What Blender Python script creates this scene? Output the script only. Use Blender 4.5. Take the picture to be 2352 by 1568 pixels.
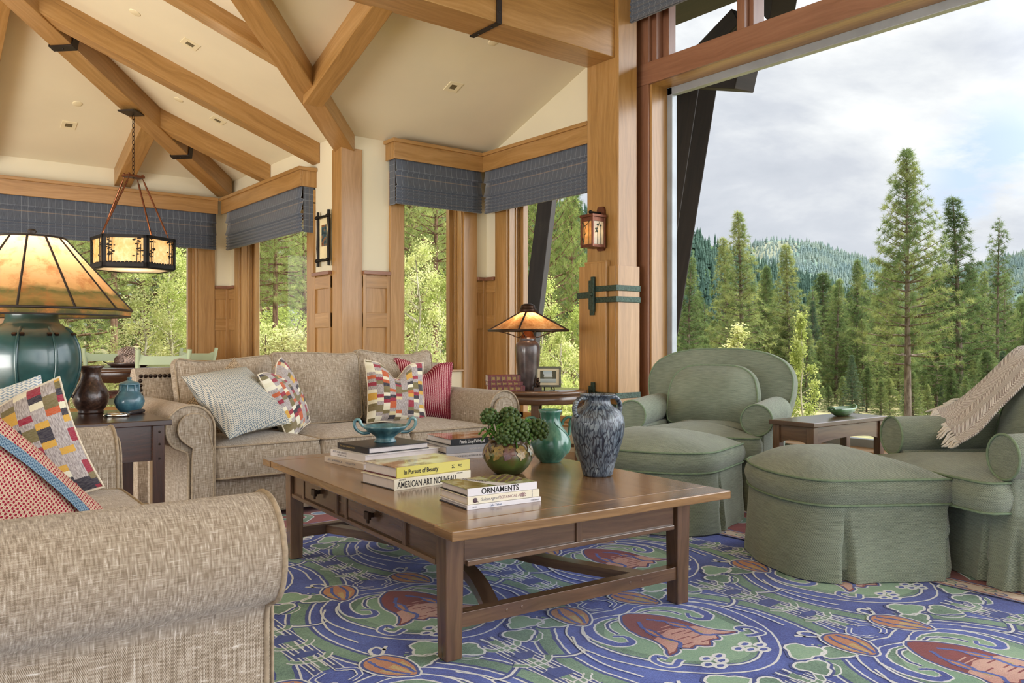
import bpy, math, random
from mathutils import Vector, Matrix, noise as mnoise

# ------------------------------------------------------------------ basics
for o in list(bpy.data.objects):
    bpy.data.objects.remove(o, do_unlink=True)
sc = bpy.context.scene
COL = sc.collection
PI = math.pi
def R(a): return math.radians(a)
def S(h, k=1.0):
    h = h.lstrip('#')
    out = []
    for i in (0, 2, 4):
        c = int(h[i:i+2], 16)/255.
        out.append((c/12.92 if c <= .04045 else ((c+.055)/1.055)**2.4)*k)
    return (out[0], out[1], out[2], 1.0)

# ------------------------------------------------------------------ camera
FPX = 1880.0
YAW = math.atan2(1476.0, FPX)
cd = bpy.data.cameras.new('camera'); cam = bpy.data.objects.new('camera', cd); COL.objects.link(cam)
cd.sensor_fit = 'HORIZONTAL'; cd.sensor_width = 36.0; cd.lens = 36.0*FPX/2352.0
cd.clip_start = .05; cd.clip_end = 6000
cam.location = (0, 0, 1.0); cam.rotation_euler = (R(90), 0, -YAW)
sc.camera = cam
DV = Vector((math.sin(YAW), math.cos(YAW), 0)); RV = Vector((math.cos(YAW), -math.sin(YAW), 0))
def at(px, py, t):
    """world point seen at a photo pixel, t metres in front of the camera"""
    return DV*t + RV*(t*(px-1176.0)/FPX) + Vector((0, 0, 1.0 - t*(py-784.0)/FPX))

# ------------------------------------------------------------------ sky, sun, colour management
sc.view_settings.view_transform = 'Standard'
sc.view_settings.look = 'None'
sc.view_settings.gamma = 1.0
sc.view_settings.use_curve_mapping = False
sc.view_settings.exposure = 0.15
try:
    sc.cycles.use_denoising = True
    sc.cycles.denoiser = 'OPENIMAGEDENOISE'
    sc.cycles.max_bounces = 9; sc.cycles.diffuse_bounces = 5; sc.cycles.glossy_bounces = 3
    sc.cycles.transparent_max_bounces = 12; sc.cycles.transmission_bounces = 6
    sc.cycles.sample_clamp_indirect = 6.0
    sc.cycles.caustics_reflective = False; sc.cycles.caustics_refractive = False
except Exception: pass

class NT:
    """tiny node-tree writer"""
    def __init__(s, tree):
        s.t = tree; s.n = tree.nodes; s.l = tree.links
    def new(s, ty, **kw):
        n = s.n.new(ty)
        for k, v in kw.items(): setattr(n, k, v)
        return n
    def put(s, sock, v):
        if v is None: return
        if hasattr(v, 'is_output') or isinstance(v, bpy.types.NodeSocket): s.l.new(v, sock)
        else:
            try: sock.default_value = v
            except Exception: sock.default_value = tuple(v)[:len(sock.default_value)]
    def math(s, op, a, b=None, c=None, clamp=False):
        n = s.new('ShaderNodeMath', operation=op, use_clamp=clamp)
        s.put(n.inputs[0], a); s.put(n.inputs[1], b); s.put(n.inputs[2], c)
        return n.outputs[0]
    def vmath(s, op, a, b=None):
        n = s.new('ShaderNodeVectorMath', operation=op)
        s.put(n.inputs[0], a); s.put(n.inputs[1], b)
        return n.outputs['Value'] if op in ('DOT_PRODUCT', 'LENGTH') else n.outputs[0]
    def coord(s, name): return s.new('ShaderNodeTexCoord').outputs[name]
    def mapping(s, v, loc=(0,0,0), rot=(0,0,0), scale=(1,1,1)):
        n = s.new('ShaderNodeMapping'); s.put(n.inputs['Vector'], v)
        n.inputs['Location'].default_value = loc; n.inputs['Rotation'].default_value = rot; n.inputs['Scale'].default_value = scale
        return n.outputs[0]
    def noise(s, v, scale=5, detail=3, rough=.5, dist=0, out='Fac'):
        n = s.new('ShaderNodeTexNoise'); s.put(n.inputs['Vector'], v)
        n.inputs['Scale'].default_value = scale; n.inputs['Detail'].default_value = detail
        n.inputs['Roughness'].default_value = rough; n.inputs['Distortion'].default_value = dist
        return n.outputs[out]
    def voronoi(s, v, scale=5, rnd=1, out='Distance', feature='F1'):
        n = s.new('ShaderNodeTexVoronoi', feature=feature); s.put(n.inputs['Vector'], v)
        n.inputs['Scale'].default_value = scale
        if 'Randomness' in n.inputs: n.inputs['Randomness'].default_value = rnd
        return n.outputs[out]
    def white(s, v):
        n = s.new('ShaderNodeTexWhiteNoise', noise_dimensions='3D'); s.put(n.inputs['Vector'], v)
        return n.outputs['Value']
    def ramp(s, f, stops, interp='LINEAR'):
        n = s.new('ShaderNodeValToRGB'); s.put(n.inputs[0], f)
        cr = n.color_ramp; cr.interpolation = interp
        while len(cr.elements) < len(stops): cr.elements.new(.5)
        for e, (p, c) in zip(cr.elements, stops):
            e.position = p; e.color = c if len(c) == 4 else (c[0], c[1], c[2], 1)
        return n.outputs[0]
    def mix(s, f, a, b, mode='MIX'):
        n = s.new('ShaderNodeMix', data_type='RGBA', blend_type=mode)
        s.put(n.inputs[0], f); s.put(n.inputs[6], a); s.put(n.inputs[7], b)
        return n.outputs[2]
    def sep(s, v):
        n = s.new('ShaderNodeSeparateXYZ'); s.put(n.inputs[0], v); return n.outputs
    def comb(s, x=0, y=0, z=0):
        n = s.new('ShaderNodeCombineXYZ'); s.put(n.inputs[0], x); s.put(n.inputs[1], y); s.put(n.inputs[2], z); return n.outputs[0]
    def mrange(s, v, a, b, c=0, d=1):
        n = s.new('ShaderNodeMapRange'); s.put(n.inputs[0], v)
        for i, q in enumerate((a, b, c, d)): n.inputs[i+1].default_value = q
        return n.outputs[0]
    def objrand(s): return s.new('ShaderNodeObjectInfo').outputs['Random']

SUN_DIR = Vector((.42, .22, .88)).normalized()       # towards the sun
def make_world():
    w = bpy.data.worlds.new('sky'); sc.world = w; w.use_nodes = True
    n = NT(w.node_tree); n.n.clear()
    out = n.new('ShaderNodeOutputWorld'); bg = n.new('ShaderNodeBackground')
    v = n.coord('Generated')
    x, y, z = n.sep(v)
    flat = n.comb(x, y, n.math('MULTIPLY', z, 2.6))
    big = n.noise(n.mapping(flat, loc=(.35, .1, .52)), scale=2.1, detail=9, rough=.56, dist=.35)
    fine = n.noise(n.mapping(flat, loc=(4.1, 2, .3)), scale=5.5, detail=8, rough=.6)
    f = n.math('ADD', n.math('MULTIPLY', big, .8), n.math('MULTIPLY', fine, .2))
    cloud = n.ramp(f, [(.34, (.50, .53, .60)), (.44, (.62, .64, .70)), (.51, (.78, .79, .82)), (.57, (.93, .93, .94)), (.70, (.99, .99, .99))])
    # a gap of blue to the right of the tall pine
    bdir = (DV + RV*((2300-1176)/FPX) + Vector((0, 0, (784-395)/FPX))).normalized()
    d = n.vmath('DOT_PRODUCT', n.vmath('NORMALIZE', v), tuple(bdir))
    hole = n.math('MULTIPLY', n.mrange(d, .9962, .9992), n.mrange(fine, .42, .54))
    sky = n.mix(hole, cloud, (.60, .72, .92, 1))
    # the bright bank added to the unseen sky at the right, lighting the room
    glow = n.vmath('DOT_PRODUCT', n.vmath('NORMALIZE', v), tuple(Vector((.62, -.72, .30)).normalized()))
    k = n.math('ADD', 1.0, n.math('MULTIPLY', n.math('POWER', n.mrange(glow, .35, 1.0), 1.5), 6.0))
    sky = n.vmath('MULTIPLY', sky, n.comb(k, k, k))
    low = n.mrange(z, -.02, -.25)
    col = n.mix(low, sky, (.20, .22, .16, 1))
    n.put(bg.inputs[0], col); bg.inputs[1].default_value = WORLD_STRENGTH
    n.l.new(bg.outputs[0], out.inputs[0])
WORLD_STRENGTH = 1.10
make_world()
sl = bpy.data.lights.new('sun', 'SUN'); sl.energy = 8.5; sl.angle = R(1.5); sl.color = (1.0, .95, .84)
so = bpy.data.objects.new('sun', sl); COL.objects.link(so); so.rotation_euler = SUN_DIR.to_track_quat('Z', 'Y').to_euler()
def area(name, loc, target, sx, sy, watts, color):
    l = bpy.data.lights.new(name, 'AREA'); l.shape = 'RECTANGLE'; l.size = sx; l.size_y = sy; l.energy = watts; l.color = color
    o = bpy.data.objects.new(name, l); COL.objects.link(o); o.location = loc
    o.rotation_euler = (Vector(loc)-Vector(target)).to_track_quat('Z', 'Y').to_euler()
    return o
# added fill lights out of view, the low left one brightening the ceiling
area('added_fill_rear', (-1.5, -5.0, 2.9), (2.2, 5.0, 2.4), 6.0, 3.4, 55, (1.0, .97, .92))
area('added_fill_left', (-4.4, 3.6, .55), (2.6, 7.2, 3.4), 4.5, 2.2, 560, (1.0, .97, .93))

# ------------------------------------------------------------------ mesh builder
class MB:
    def __init__(s): s.v = []; s.f = []; s.m = []; s.uv = []; s.sm = []
    def add(s, vs, fs, m=0, smooth=False, uvs=None, M=None, grain=None):
        b = len(s.v)
        vv = [Vector(p) for p in vs]
        for k, f in enumerate(fs):
            s.f.append([b+i for i in f]); s.m.append(m); s.sm.append(smooth)
            if uvs is not None: s.uv.append(uvs[k])
            else:
                p = [vv[i] for i in f]
                nx = Vector((0, 0, 0))
                for i in range(len(p)):
                    a, c = p[i], p[(i+1) % len(p)]
                    nx += Vector(((a.y-c.y)*(a.z+c.z), (a.z-c.z)*(a.x+c.x), (a.x-c.x)*(a.y+c.y)))
                ax = max(range(3), key=lambda q: abs(nx[q]))
                o = [q for q in range(3) if q != ax]
                if grain is not None and grain in o: u, w = grain, [q for q in o if q != grain][0]
                else: u, w = o
                s.uv.append([(q[u], q[w]) for q in p])
        s.v += [(M @ q) if M is not None else q for q in vv]
    def box(s, c, d, m=0, M=None, grain=None, taper=None):
        x, y, z = c; a, b, h = d[0]/2, d[1]/2, d[2]/2
        if grain is None: grain = max(range(3), key=lambda q: d[q])
        t = taper or 1.0
        vs = [(x-a*t, y-b*t, z-h), (x+a*t, y-b*t, z-h), (x+a*t, y+b*t, z-h), (x-a*t, y+b*t, z-h),
              (x-a, y-b, z+h), (x+a, y-b, z+h), (x+a, y+b, z+h), (x-a, y+b, z+h)]
        fs = [(3, 2, 1, 0), (4, 5, 6, 7), (0, 1, 5, 4), (1, 2, 6, 5), (2, 3, 7, 6), (3, 0, 4, 7)]
        s.add(vs, fs, m, False, None, M, grain)
    def bb(s, x0, x1, y0, y1, z0, z1, m=0, M=None, grain=None):
        s.box(((x0+x1)/2, (y0+y1)/2, (z0+z1)/2), (abs(x1-x0), abs(y1-y0), abs(z1-z0)), m, M, grain)
    def prism(s, poly, z0, z1, m=0, M=None, smooth=False, grain=None):
        n = len(poly)
        vs = [(p[0], p[1], z0) for p in poly]+[(p[0], p[1], z1) for p in poly]
        fs = [tuple(range(n-1, -1, -1)), tuple(range(n, 2*n))]
        s.add(vs, fs, m, False, None, M, grain)
        per = [0]
        for i in range(n): per.append(per[-1]+math.dist(poly[i], poly[(i+1) % n]))
        fs = []; uv = []
        for i in range(n):
            j = (i+1) % n
            fs.append((i, j, n+j, n+i))
            q = [(per[i], z0), (per[i+1], z0), (per[i+1], z1), (per[i], z1)]
            if grain == 2: q = [(b, a) for a, b in q]
            uv.append(q)
        s.add(vs, fs, m, smooth, uv, M)
    def grid(s, fn, nu, nv, su=1, sv=1, wu=False, wv=False, m=0, M=None, smooth=True, flip=False):
        a = nu if wu else nu+1; b = nv if wv else nv+1
        vs = [fn(i/nu, j/nv) for j in range(b) for i in range(a)]
        fs = []; uv = []
        for j in range(nv):
            for i in range(nu):
                i2 = (i+1) % a; j2 = (j+1) % b
                q = [j*a+i, j*a+i2, j2*a+i2, j2*a+i]
                t = [(i/nu*su, j/nv*sv), ((i+1)/nu*su, j/nv*sv), ((i+1)/nu*su, (j+1)/nv*sv), (i/nu*su, (j+1)/nv*sv)]
                if flip: q.reverse(); t.reverse()
                fs.append(q); uv.append(t)
        s.add(vs, fs, m, smooth, uv, M)
    def tube(s, pts, r, n=8, closed=False, m=0, M=None, caps=True, flat=1.0):
        P = [Vector(p) for p in pts]; k = len(P)
        rr = r if isinstance(r, (list, tuple)) else [r]*k
        T = []
        for i in range(k):
            a = P[(i-1) % k] if (closed or i > 0) else P[i]
            b = P[(i+1) % k] if (closed or i < k-1) else P[i]
            d = (b-a); T.append(d.normalized() if d.length > 1e-9 else Vector((0, 0, 1)))
        up = Vector((0, 0, 1)) if abs(T[0].z) < .9 else Vector((1, 0, 0))
        N = (up - T[0]*up.dot(T[0])).normalized()
        vs = []; L = 0; Ls = []
        for i in range(k):
            if i: 
                L += (P[i]-P[i-1]).length
                N = (N - T[i]*N.dot(T[i])); N = N.normalized() if N.length > 1e-6 else T[i].orthogonal().normalized()
            Ls.append(L); B = T[i].cross(N)
            for q in range(n):
                an = 2*PI*q/n
                vs.append(P[i]+(N*math.cos(an)+B*math.sin(an)*flat)*rr[i])
        fs = []; uv = []
        per = 2*PI*max(rr)
        rows = k if closed else k-1
        for i in range(rows):
            i2 = (i+1) % k
            l0 = Ls[i]; l1 = Ls[i2] if i2 else L+(P[0]-P[-1]).length
            for q in range(n):
                q2 = (q+1) % n
                fs.append((i*n+q, i*n+q2, i2*n+q2, i2*n+q))
                uv.append([(l0, per*q/n), (l0, per*(q+1)/n), (l1, per*(q+1)/n), (l1, per*q/n)])
        s.add(vs, fs, m, True, uv, M)
        if caps and not closed:
            s.add(vs[:n], [tuple(range(n-1, -1, -1))], m, False, None, M)
            s.add(vs[-n:], [tuple(range(n))], m, False, None, M)
    def lathe(s, prof, n=32, m=0, M=None, a0=0, a1=2*PI, smooth=True, sx=1, sy=1):
        full = abs(a1-a0-2*PI) < 1e-6
        k = n if full else n+1
        vs = []; L = [0]
        rm = max(p[0] for p in prof)
        for i, (r, z) in enumerate(prof):
            if i: L.append(L[-1]+math.dist(prof[i], prof[i-1]))
            for q in range(k):
                an = a0+(a1-a0)*q/n
                vs.append((r*math.cos(an)*sx, r*math.sin(an)*sy, z))
        fs = []; uv = []
        for i in range(len(prof)-1):
            for q in range(n):
                q2 = (q+1) % k
                fs.append((i*k+q, i*k+q2, (i+1)*k+q2, (i+1)*k+q))
                w = rm*(a1-a0)
                uv.append([(w*q/n, L[i]), (w*(q+1)/n, L[i]), (w*(q+1)/n, L[i+1]), (w*q/n, L[i+1])])
        s.add(vs, fs, m, smooth, uv, M)
    def sphere(s, c, r, n=8, m=0, M=None, sc3=(1, 1, 1)):
        pr = []
        vs = [(c[0], c[1], c[2]-r*sc3[2])]
        for j in range(1, n):
            ph = -PI/2+PI*j/n
            for i in range(2*n):
                th = PI*i/n
                vs.append((c[0]+r*sc3[0]*math.cos(ph)*math.cos(th), c[1]+r*sc3[1]*math.cos(ph)*math.sin(th), c[2]+r*sc3[2]*math.sin(ph)))
        vs.append((c[0], c[1], c[2]+r*sc3[2])); e = len(vs)-1; w = 2*n
        fs = [(0, 1+(i+1) % w, 1+i) for i in range(w)]
        for j in range(n-2):
            for i in range(w):
                fs.append((1+j*w+i, 1+j*w+(i+1) % w, 1+(j+1)*w+(i+1) % w, 1+(j+1)*w+i))
        fs += [(e, 1+(n-2)*w+i, 1+(n-2)*w+(i+1) % w) for i in range(w)]
        s.add(vs, fs, m, True, None, M)
    def obj(s, name, mats, parent=None, loc=None, rot=None, bevel=0, seg=2, sub=0, solid=0, ang=35):
        me = bpy.data.meshes.new(name)
        me.from_pydata([tuple(p) for p in s.v], [], s.f)
        if not isinstance(mats, (list, tuple)): mats = [mats]
        for q in mats: me.materials.append(q)
        me.polygons.foreach_set('material_index', s.m)
        me.polygons.foreach_set('use_smooth', s.sm)
        ul = me.uv_layers.new(name='UVMap')
        flat = [c for f in s.uv for p in f for c in p]
        ul.data.foreach_set('uv', flat)
        me.validate(clean_customdata=False); me.update()
        o = bpy.data.objects.new(name, me); COL.objects.link(o)
        if parent is not None: o.parent = parent
        if loc is not None: o.location = loc
        if rot is not None: o.rotation_euler = rot
        if solid:
            q = o.modifiers.new('thickness', 'SOLIDIFY'); q.thickness = solid; q.offset = 0
        if bevel:
            q = o.modifiers.new('edge', 'BEVEL'); q.width = bevel; q.segments = seg; q.limit_method = 'ANGLE'; q.angle_limit = R(ang); q.harden_normals = False
        if sub:
            q = o.modifiers.new('smooth', 'SUBSURF'); q.levels = sub; q.render_levels = sub
        return o

def tag(o, label, cat, group=None, kind=None):
    o['label'] = label; o['category'] = cat
    if group: o['group'] = group
    if kind: o['kind'] = kind
    return o
def thing(name, label, cat, loc=(0, 0, 0), rz=0, group=None, kind=None, rot=None):
    o = bpy.data.objects.new(name, None); COL.objects.link(o); o.empty_display_size = .1
    o.location = loc; o.rotation_euler = rot if rot else (0, 0, rz)
    return tag(o, label, cat, group, kind)
def copy_tree(o, parent=None):
    c = o.copy(); COL.objects.link(c)
    if parent is not None:
        c.parent = parent; c.matrix_parent_inverse = o.matrix_parent_inverse.copy()
    for ch in [q for q in bpy.data.objects if q.parent == o]: copy_tree(ch, c)
    return c
def T(x=0, y=0, z=0): return Matrix.Translation((x, y, z))
def RX(a): return Matrix.Rotation(a, 4, 'X')
def RY(a): return Matrix.Rotation(a, 4, 'Y')
def RZ(a): return Matrix.Rotation(a, 4, 'Z')
def arc(cx, cy, r, a0, a1, n):
    return [(cx+r*math.cos(R(a0+(a1-a0)*i/n)), cy+r*math.sin(R(a0+(a1-a0)*i/n))) for i in range(n+1)]
def spline(pts, n=8, closed=False):
    """Catmull-Rom through the points"""
    P = [Vector(p) for p in pts]; k = len(P); out = []
    rng = k if closed else k-1
    for i in range(rng):
        p0 = P[(i-1) % k] if (closed or i > 0) else P[i]*2-P[i+1]
        p1 = P[i]; p2 = P[(i+1) % k]
        p3 = P[(i+2) % k] if (closed or i < k-2) else P[i+1]*2-P[i]
        for j in range(n):
            t = j/n
            out.append(.5*((2*p1)+(p2-p0)*t+(2*p0-5*p1+4*p2-p3)*t*t+(3*p1-p0-3*p2+p3)*t**3))
    if not closed: out.append(P[-1].copy())
    return out

# soft shapes ------------------------------------------------------
def rrect(w, d, r, n=6):
    p = []
    for cx, cy, a in ((w/2-r, d/2-r, 0), (-w/2+r, d/2-r, 90), (-w/2+r, -d/2+r, 180), (w/2-r, -d/2+r, 270)):
        p += arc(cx, cy, r, a, a+90, n)
    # densify the straight runs
    out = []
    for i in range(len(p)):
        a, b = p[i], p[(i+1) % len(p)]; L = math.dist(a, b); k = max(1, int(L/.06))
        for j in range(k): out.append((a[0]+(b[0]-a[0])*j/k, a[1]+(b[1]-a[1])*j/k))
    return out
def puff(mb, outline, zb, zt, ct=.05, cb=.02, bulge=.012, rings=7, M=None, m=0, pw=2.2, wob=0.0, seed=0):
    """upholstered slab: outline (xy, ccw), wall zb..zt, crowned top/bottom"""
    n = len(outline)
    cx = sum(p[0] for p in outline)/n; cy = sum(p[1] for p in outline)/n
    per = [0]
    for i in range(n): per.append(per[-1]+math.dist(outline[i], outline[(i+1) % n]))
    def rim(z, off):
        out = []
        for i in range(n):
            a, b = outline[i-1], outline[(i+1) % n]
            tx, ty = b[0]-a[0], b[1]-a[1]; L = math.hypot(tx, ty) or 1
            out.append((outline[i][0]+ty/L*off, outline[i][1]-tx/L*off, z))
        return out
    # walls
    rows = []
    for j in range(5):
        u = j/4; rows.append(rim(zb+(zt-zb)*u, bulge*math.sin(PI*u)-.004*(1-math.sin(PI*u))))
    vs = [p for r_ in rows for p in r_]; fs = []; uv = []
    for j in range(4):
        for i in range(n):
            i2 = (i+1) % n
            fs.append((j*n+i, j*n+i2, (j+1)*n+i2, (j+1)*n+i))
            z0 = rows[j][0][2]; z1 = rows[j+1][0][2]
            uv.append([(per[i], z0), (per[i+1], z0), (per[i+1], z1), (per[i], z1)])
    mb.add(vs, fs, m, True, uv, M)
    def cap(row, crown, z, flip):
        vs = []; 
        for k in range(rings+1):
            s_ = 1-k/rings
            for i in range(n):
                x = cx+(row[i][0]-cx)*s_; y = cy+(row[i][1]-cy)*s_
                q = z+crown*(1-s_**pw)
                if wob: q += wob*(1-s_)*mnoise.noise(Vector((x*5+seed, y*5, seed)))
                vs.append((x, y, q))
        fs = []; uv = []
        for k in range(rings):
            for i in range(n):
                i2 = (i+1) % n
                q = (k*n+i, k*n+i2, (k+1)*n+i2, (k+1)*n+i)
                if flip: q = q[::-1]
                fs.append(q); uv.append([(vs[e][0], vs[e][1]) for e in q])
        mb.add(vs, fs, m, True, uv, M)
    cap(rows[-1], ct, zt, False)
    cap(rows[0], -cb, zb, True)
    return rim
def welt(outline, z, r=.006, M=None, off=.0):
    mb = MB(); n = len(outline); P = []
    for i in range(n):
        a, b = outline[i-1], outline[(i+1) % n]
        tx, ty = b[0]-a[0], b[1]-a[1]; L = math.hypot(tx, ty) or 1
        P.append((outline[i][0]+ty/L*off, outline[i][1]-tx/L*off, z))
    mb.tube(P, r, 6, True, 0, M); return mb
def pillow_mesh(w, h, t, dent=.0, n=20, seed=0, sag=0.0):
    mb = MB()
    def pos(u, v, side):
        x = w/2*u*(1-.07*(1-v*v)); y = h/2*v*(1-.07*(1-u*u))
        th = t/2*(max(0, (1-u*u))*max(0, (1-v*v)))**.42
        if dent:
            g = math.exp(-(u/.33)**2)*max(0, (v+.5)/1.5)**2
            y -= dent*g; th *= (1-.45*g)
        th *= 1+.10*mnoise.noise(Vector((u*1.7+seed, v*1.7, side*.5+seed)))
        y -= sag*(1-abs(v))*0
        return (x, y, side*th+.006*mnoise.noise(Vector((u*3+seed, v*3, side))))
    for side in (1, -1):
        mb.grid(lambda a, b: pos(2*a-1, 2*b-1, side), n, n, w, h, flip=(side < 0))
    edge = [pos(-1+2*i/n, -1, 0) for i in range(n)]+[pos(1, -1+2*i/n, 0) for i in range(n)]+[pos(1-2*i/n, 1, 0) for i in range(n)]+[pos(-1, 1-2*i/n, 0) for i in range(n)]
    return mb, edge
# ------------------------------------------------------------------ materials
def newmat(name):
    m = bpy.data.materials.new(name); m.use_nodes = True
    n = NT(m.node_tree); n.n.clear()
    out = n.new('ShaderNodeOutputMaterial'); b = n.new('ShaderNodeBsdfPrincipled')
    n.l.new(b.outputs[0], out.inputs[0])
    return m, n, b, out
def bumpto(n, b, h, strength=.2, dist=.002):
    q = n.new('ShaderNodeBump'); q.inputs['Strength'].default_value = strength; q.inputs['Distance'].default_value = dist
    n.put(q.inputs['Height'], h); n.l.new(q.outputs[0], b.inputs['Normal'])
def plain(name, col, rough=.5, metal=0, spec=.5, var=.12, vs=6, bump=0, coat=0, sheen=0):
    m, n, b, o = newmat(name)
    f = n.noise(n.coord('Object'), vs, 4)
    c = col if len(col) == 4 else (*col, 1)
    dk = tuple(q*(1-var) for q in c[:3])+(1,); lt = tuple(min(1, q*(1+var)) for q in c[:3])+(1,)
    n.put(b.inputs['Base Color'], n.ramp(f, [(.3, dk), (.7, lt)]))
    b.inputs['Roughness'].default_value = rough; b.inputs['Metallic'].default_value = metal
    b.inputs['Specular IOR Level'].default_value = spec
    if coat: b.inputs['Coat Weight'].default_value = coat; b.inputs['Coat Roughness'].default_value = .12
    if sheen: b.inputs['Sheen Weight'].default_value = sheen
    if bump: bumpto(n, b, n.noise(n.coord('Object'), 60, 4), bump, .003)
    return m
def wood(name, dark, mid, light, rough=.38, scale=1.0, coat=.15, contrast=1.0):
    m, n, b, o = newmat(name)
    uv = n.coord('UV'); r = n.objrand()
    off = n.comb(n.math('MULTIPLY', r, 13.7), n.math('MULTIPLY', r, 5.3), 0)
    p = n.vmath('ADD', uv, off)
    warp = n.noise(n.mapping(p, scale=(1.3*scale, 3*scale, 1)), 1.0, 3)
    q = n.vmath('ADD', p, n.comb(0, n.math('MULTIPLY', warp, .16/scale), 0))
    grain = n.noise(n.mapping(q, scale=(2.2*scale, 38*scale, 1)), 1.0, 5, .62)
    fig = n.noise(n.mapping(q, scale=(.7*scale, 9*scale, 1)), 1.0, 3, .5)
    pore = n.noise(n.mapping(p, scale=(14*scale, 260*scale, 1)), 1.0, 2)
    f = n.math('ADD', n.math('MULTIPLY', grain, .55), n.math('MULTIPLY', fig, .45))
    c = n.ramp(f, [(.5-.2/contrast, dark), (.5, mid), (.5+.2/contrast, light)])
    c = n.mix(n.mrange(pore, .55, .75, 0, .22), c, dark)
    c = n.mix(n.math('MULTIPLY', r, .18), c, dark)
    n.put(b.inputs['Base Color'], c)
    b.inputs['Roughness'].default_value = rough
    b.inputs['Coat Weight'].default_value = coat; b.inputs['Coat Roughness'].default_value = .18
    bumpto(n, b, grain, .06, .001)
    return m
def weave(name, dark, mid, light, thread=.0035, slub=1.0, rough=.92, sheen=.25, slubcol=None):
    """tweedy upholstery: crossing threads plus irregular thick slubs along both directions"""
    m, n, b, o = newmat(name)
    uv = n.coord('UV'); u, v, _ = n.sep(uv)
    k = 2*PI/thread
    su = n.math('SINE', n.math('MULTIPLY', u, k)); sv = n.math('SINE', n.math('MULTIPLY', v, k))
    cell = n.math('MULTIPLY', su, sv)
    s1 = n.noise(n.mapping(uv, scale=(1/thread*.9, 20, 1)), 1.0, 3, .55)
    s2 = n.noise(n.mapping(uv, loc=(3, 7, 0), scale=(26, 1/thread*.9, 1)), 1.0, 3, .55)
    f = n.math('ADD', n.math('MULTIPLY', s1, .60), n.math('MULTIPLY', s2, .40))
    f = n.math('ADD', f, n.math('MULTIPLY', cell, .13))
    c = n.ramp(f, [(.36, dark), (.5, mid), (.63, light)])
    c = n.mix(n.math('MULTIPLY', n.mrange(n.math('MAXIMUM', s1, s2), .64, .74), slub), c, slubcol or light)
    n.put(b.inputs['Base Color'], c)
    b.inputs['Roughness'].default_value = rough; b.inputs['Sheen Weight'].default_value = sheen
    b.inputs['Specular IOR Level'].default_value = .15
    bumpto(n, b, n.math('ADD', f, n.math('MULTIPLY', cell, .15)), .55, .0022)
    return m
def basket(name, dark, light, cellsize=.0062, rough=.9):
    m, n, b, o = newmat(name)
    uv = n.coord('UV')
    u, v, _ = n.sep(uv); k = 2*PI/cellsize
    d = n.math('MULTIPLY', n.math('SINE', n.math('MULTIPLY', u, k)), n.math('SINE', n.math('MULTIPLY', v, k)))
    wv = n.noise(n.mapping(uv, scale=(16, 220, 1)), 1.0, 3)
    big = n.noise(n.coord('Object'), 3.0, 3)
    f = n.math('ADD', n.math('MULTIPLY', d, .30), n.math('ADD', n.math('MULTIPLY', wv, .55), n.math('MULTIPLY', big, .45)))
    n.put(b.inputs['Base Color'], n.ramp(f, [(.18, dark), (.8, light)]))
    b.inputs['Roughness'].default_value = rough; b.inputs['Sheen Weight'].default_value = .3
    b.inputs['Specular IOR Level'].default_value = .15
    bumpto(n, b, d, .45, .0015)
    return m

W = {}
HONEY = (S('8a5522'), S('b47a3c'), S('cd9652'))
W['fir'] = wood('honey_fir', S('7e5a30'), S('a9804a'), S('c49c6a'), .34, 1.0, .2, .8)
W['fir_dark'] = wood('cherry_fir', S('6f4a36'), S('8a604a'), S('9c725a'), .36, 1.0, .15, .8)
W['walnut'] = wood('walnut', S('4f361f'), S('80603c'), S('a07c52'), .24, 1.3, .45)
W['dark_walnut'] = wood('dark_walnut', S('24140d'), S('3c2418'), S('523324'), .25, 1.2, .4)
W['medium_walnut'] = wood('medium_walnut', S('463325'), S('664c39'), S('806349'), .25, 1.2, .4)
W['floor'] = wood('oak_floor', S('9a7448'), S('bd9563'), S('d2ae7f'), .3, .8, .3)
W['timber'] = wood('stained_timber', S('120d09'), S('241a13'), S('352920'), .7, .8, 0)
M = {}
M['plaster'] = plain('cream_plaster', S('e4dcc2'), .8, 0, .2, .03, 2, .05)
M['wallpaint'] = plain('cream_wall_paint', S('e0d8be'), .75, 0, .2, .03, 2, .03)
M['steel'] = plain('blackened_steel', S('3a3330'), .42, .7, .5, .2, 12)
M['bronze'] = plain('dark_bronze', S('3d2c22'), .38, .8, .5, .25, 14)
M['iron'] = plain('black_iron', S('1d1a18'), .5, .6, .5, .2, 14)
M['copper'] = plain('copper', S('7a4d36'), .32, .9, .5, .2, 10)
M['verdigris'] = plain('hammered_verdigris', S('35463c'), .5, .5, .5, .45, 70, .9)
M['nail'] = plain('antique_nail', S('2b201a'), .3, .8)
M['white_plastic'] = plain('cream_trim', S('e6dcba'), .5, 0, .4, .02)
M['dark_hole'] = plain('lamp_baffle', S('6a5f44'), .6)
M['page'] = plain('paper_pages', S('d9d3d3'), .85, 0, .2, .05, 40)
M['leadlight'] = plain('black_came', S('14120f'), .5, .5)
M['alu'] = plain('grey_window_sash', S('9aa0a6'), .45, .3)

def glass_mat():
    m = bpy.data.materials.new('window_glass'); m.use_nodes = True
    n = NT(m.node_tree); n.n.clear()
    out = n.new('ShaderNodeOutputMaterial'); t = n.new('ShaderNodeBsdfTransparent'); g = n.new('ShaderNodeBsdfGlossy')
    t.inputs[0].default_value = (.97, .98, .975, 1); g.inputs['Roughness'].default_value = .0
    fr = n.new('ShaderNodeFresnel'); fr.inputs[0].default_value = 1.15
    mx = n.new('ShaderNodeMixShader'); n.put(mx.inputs[0], n.math('MULTIPLY', fr.outputs[0], .10))
    n.l.new(t.outputs[0], mx.inputs[1]); n.l.new(g.outputs[0], mx.inputs[2]); n.l.new(mx.outputs[0], out.inputs[0])
    return m
M['glass'] = glass_mat()

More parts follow.
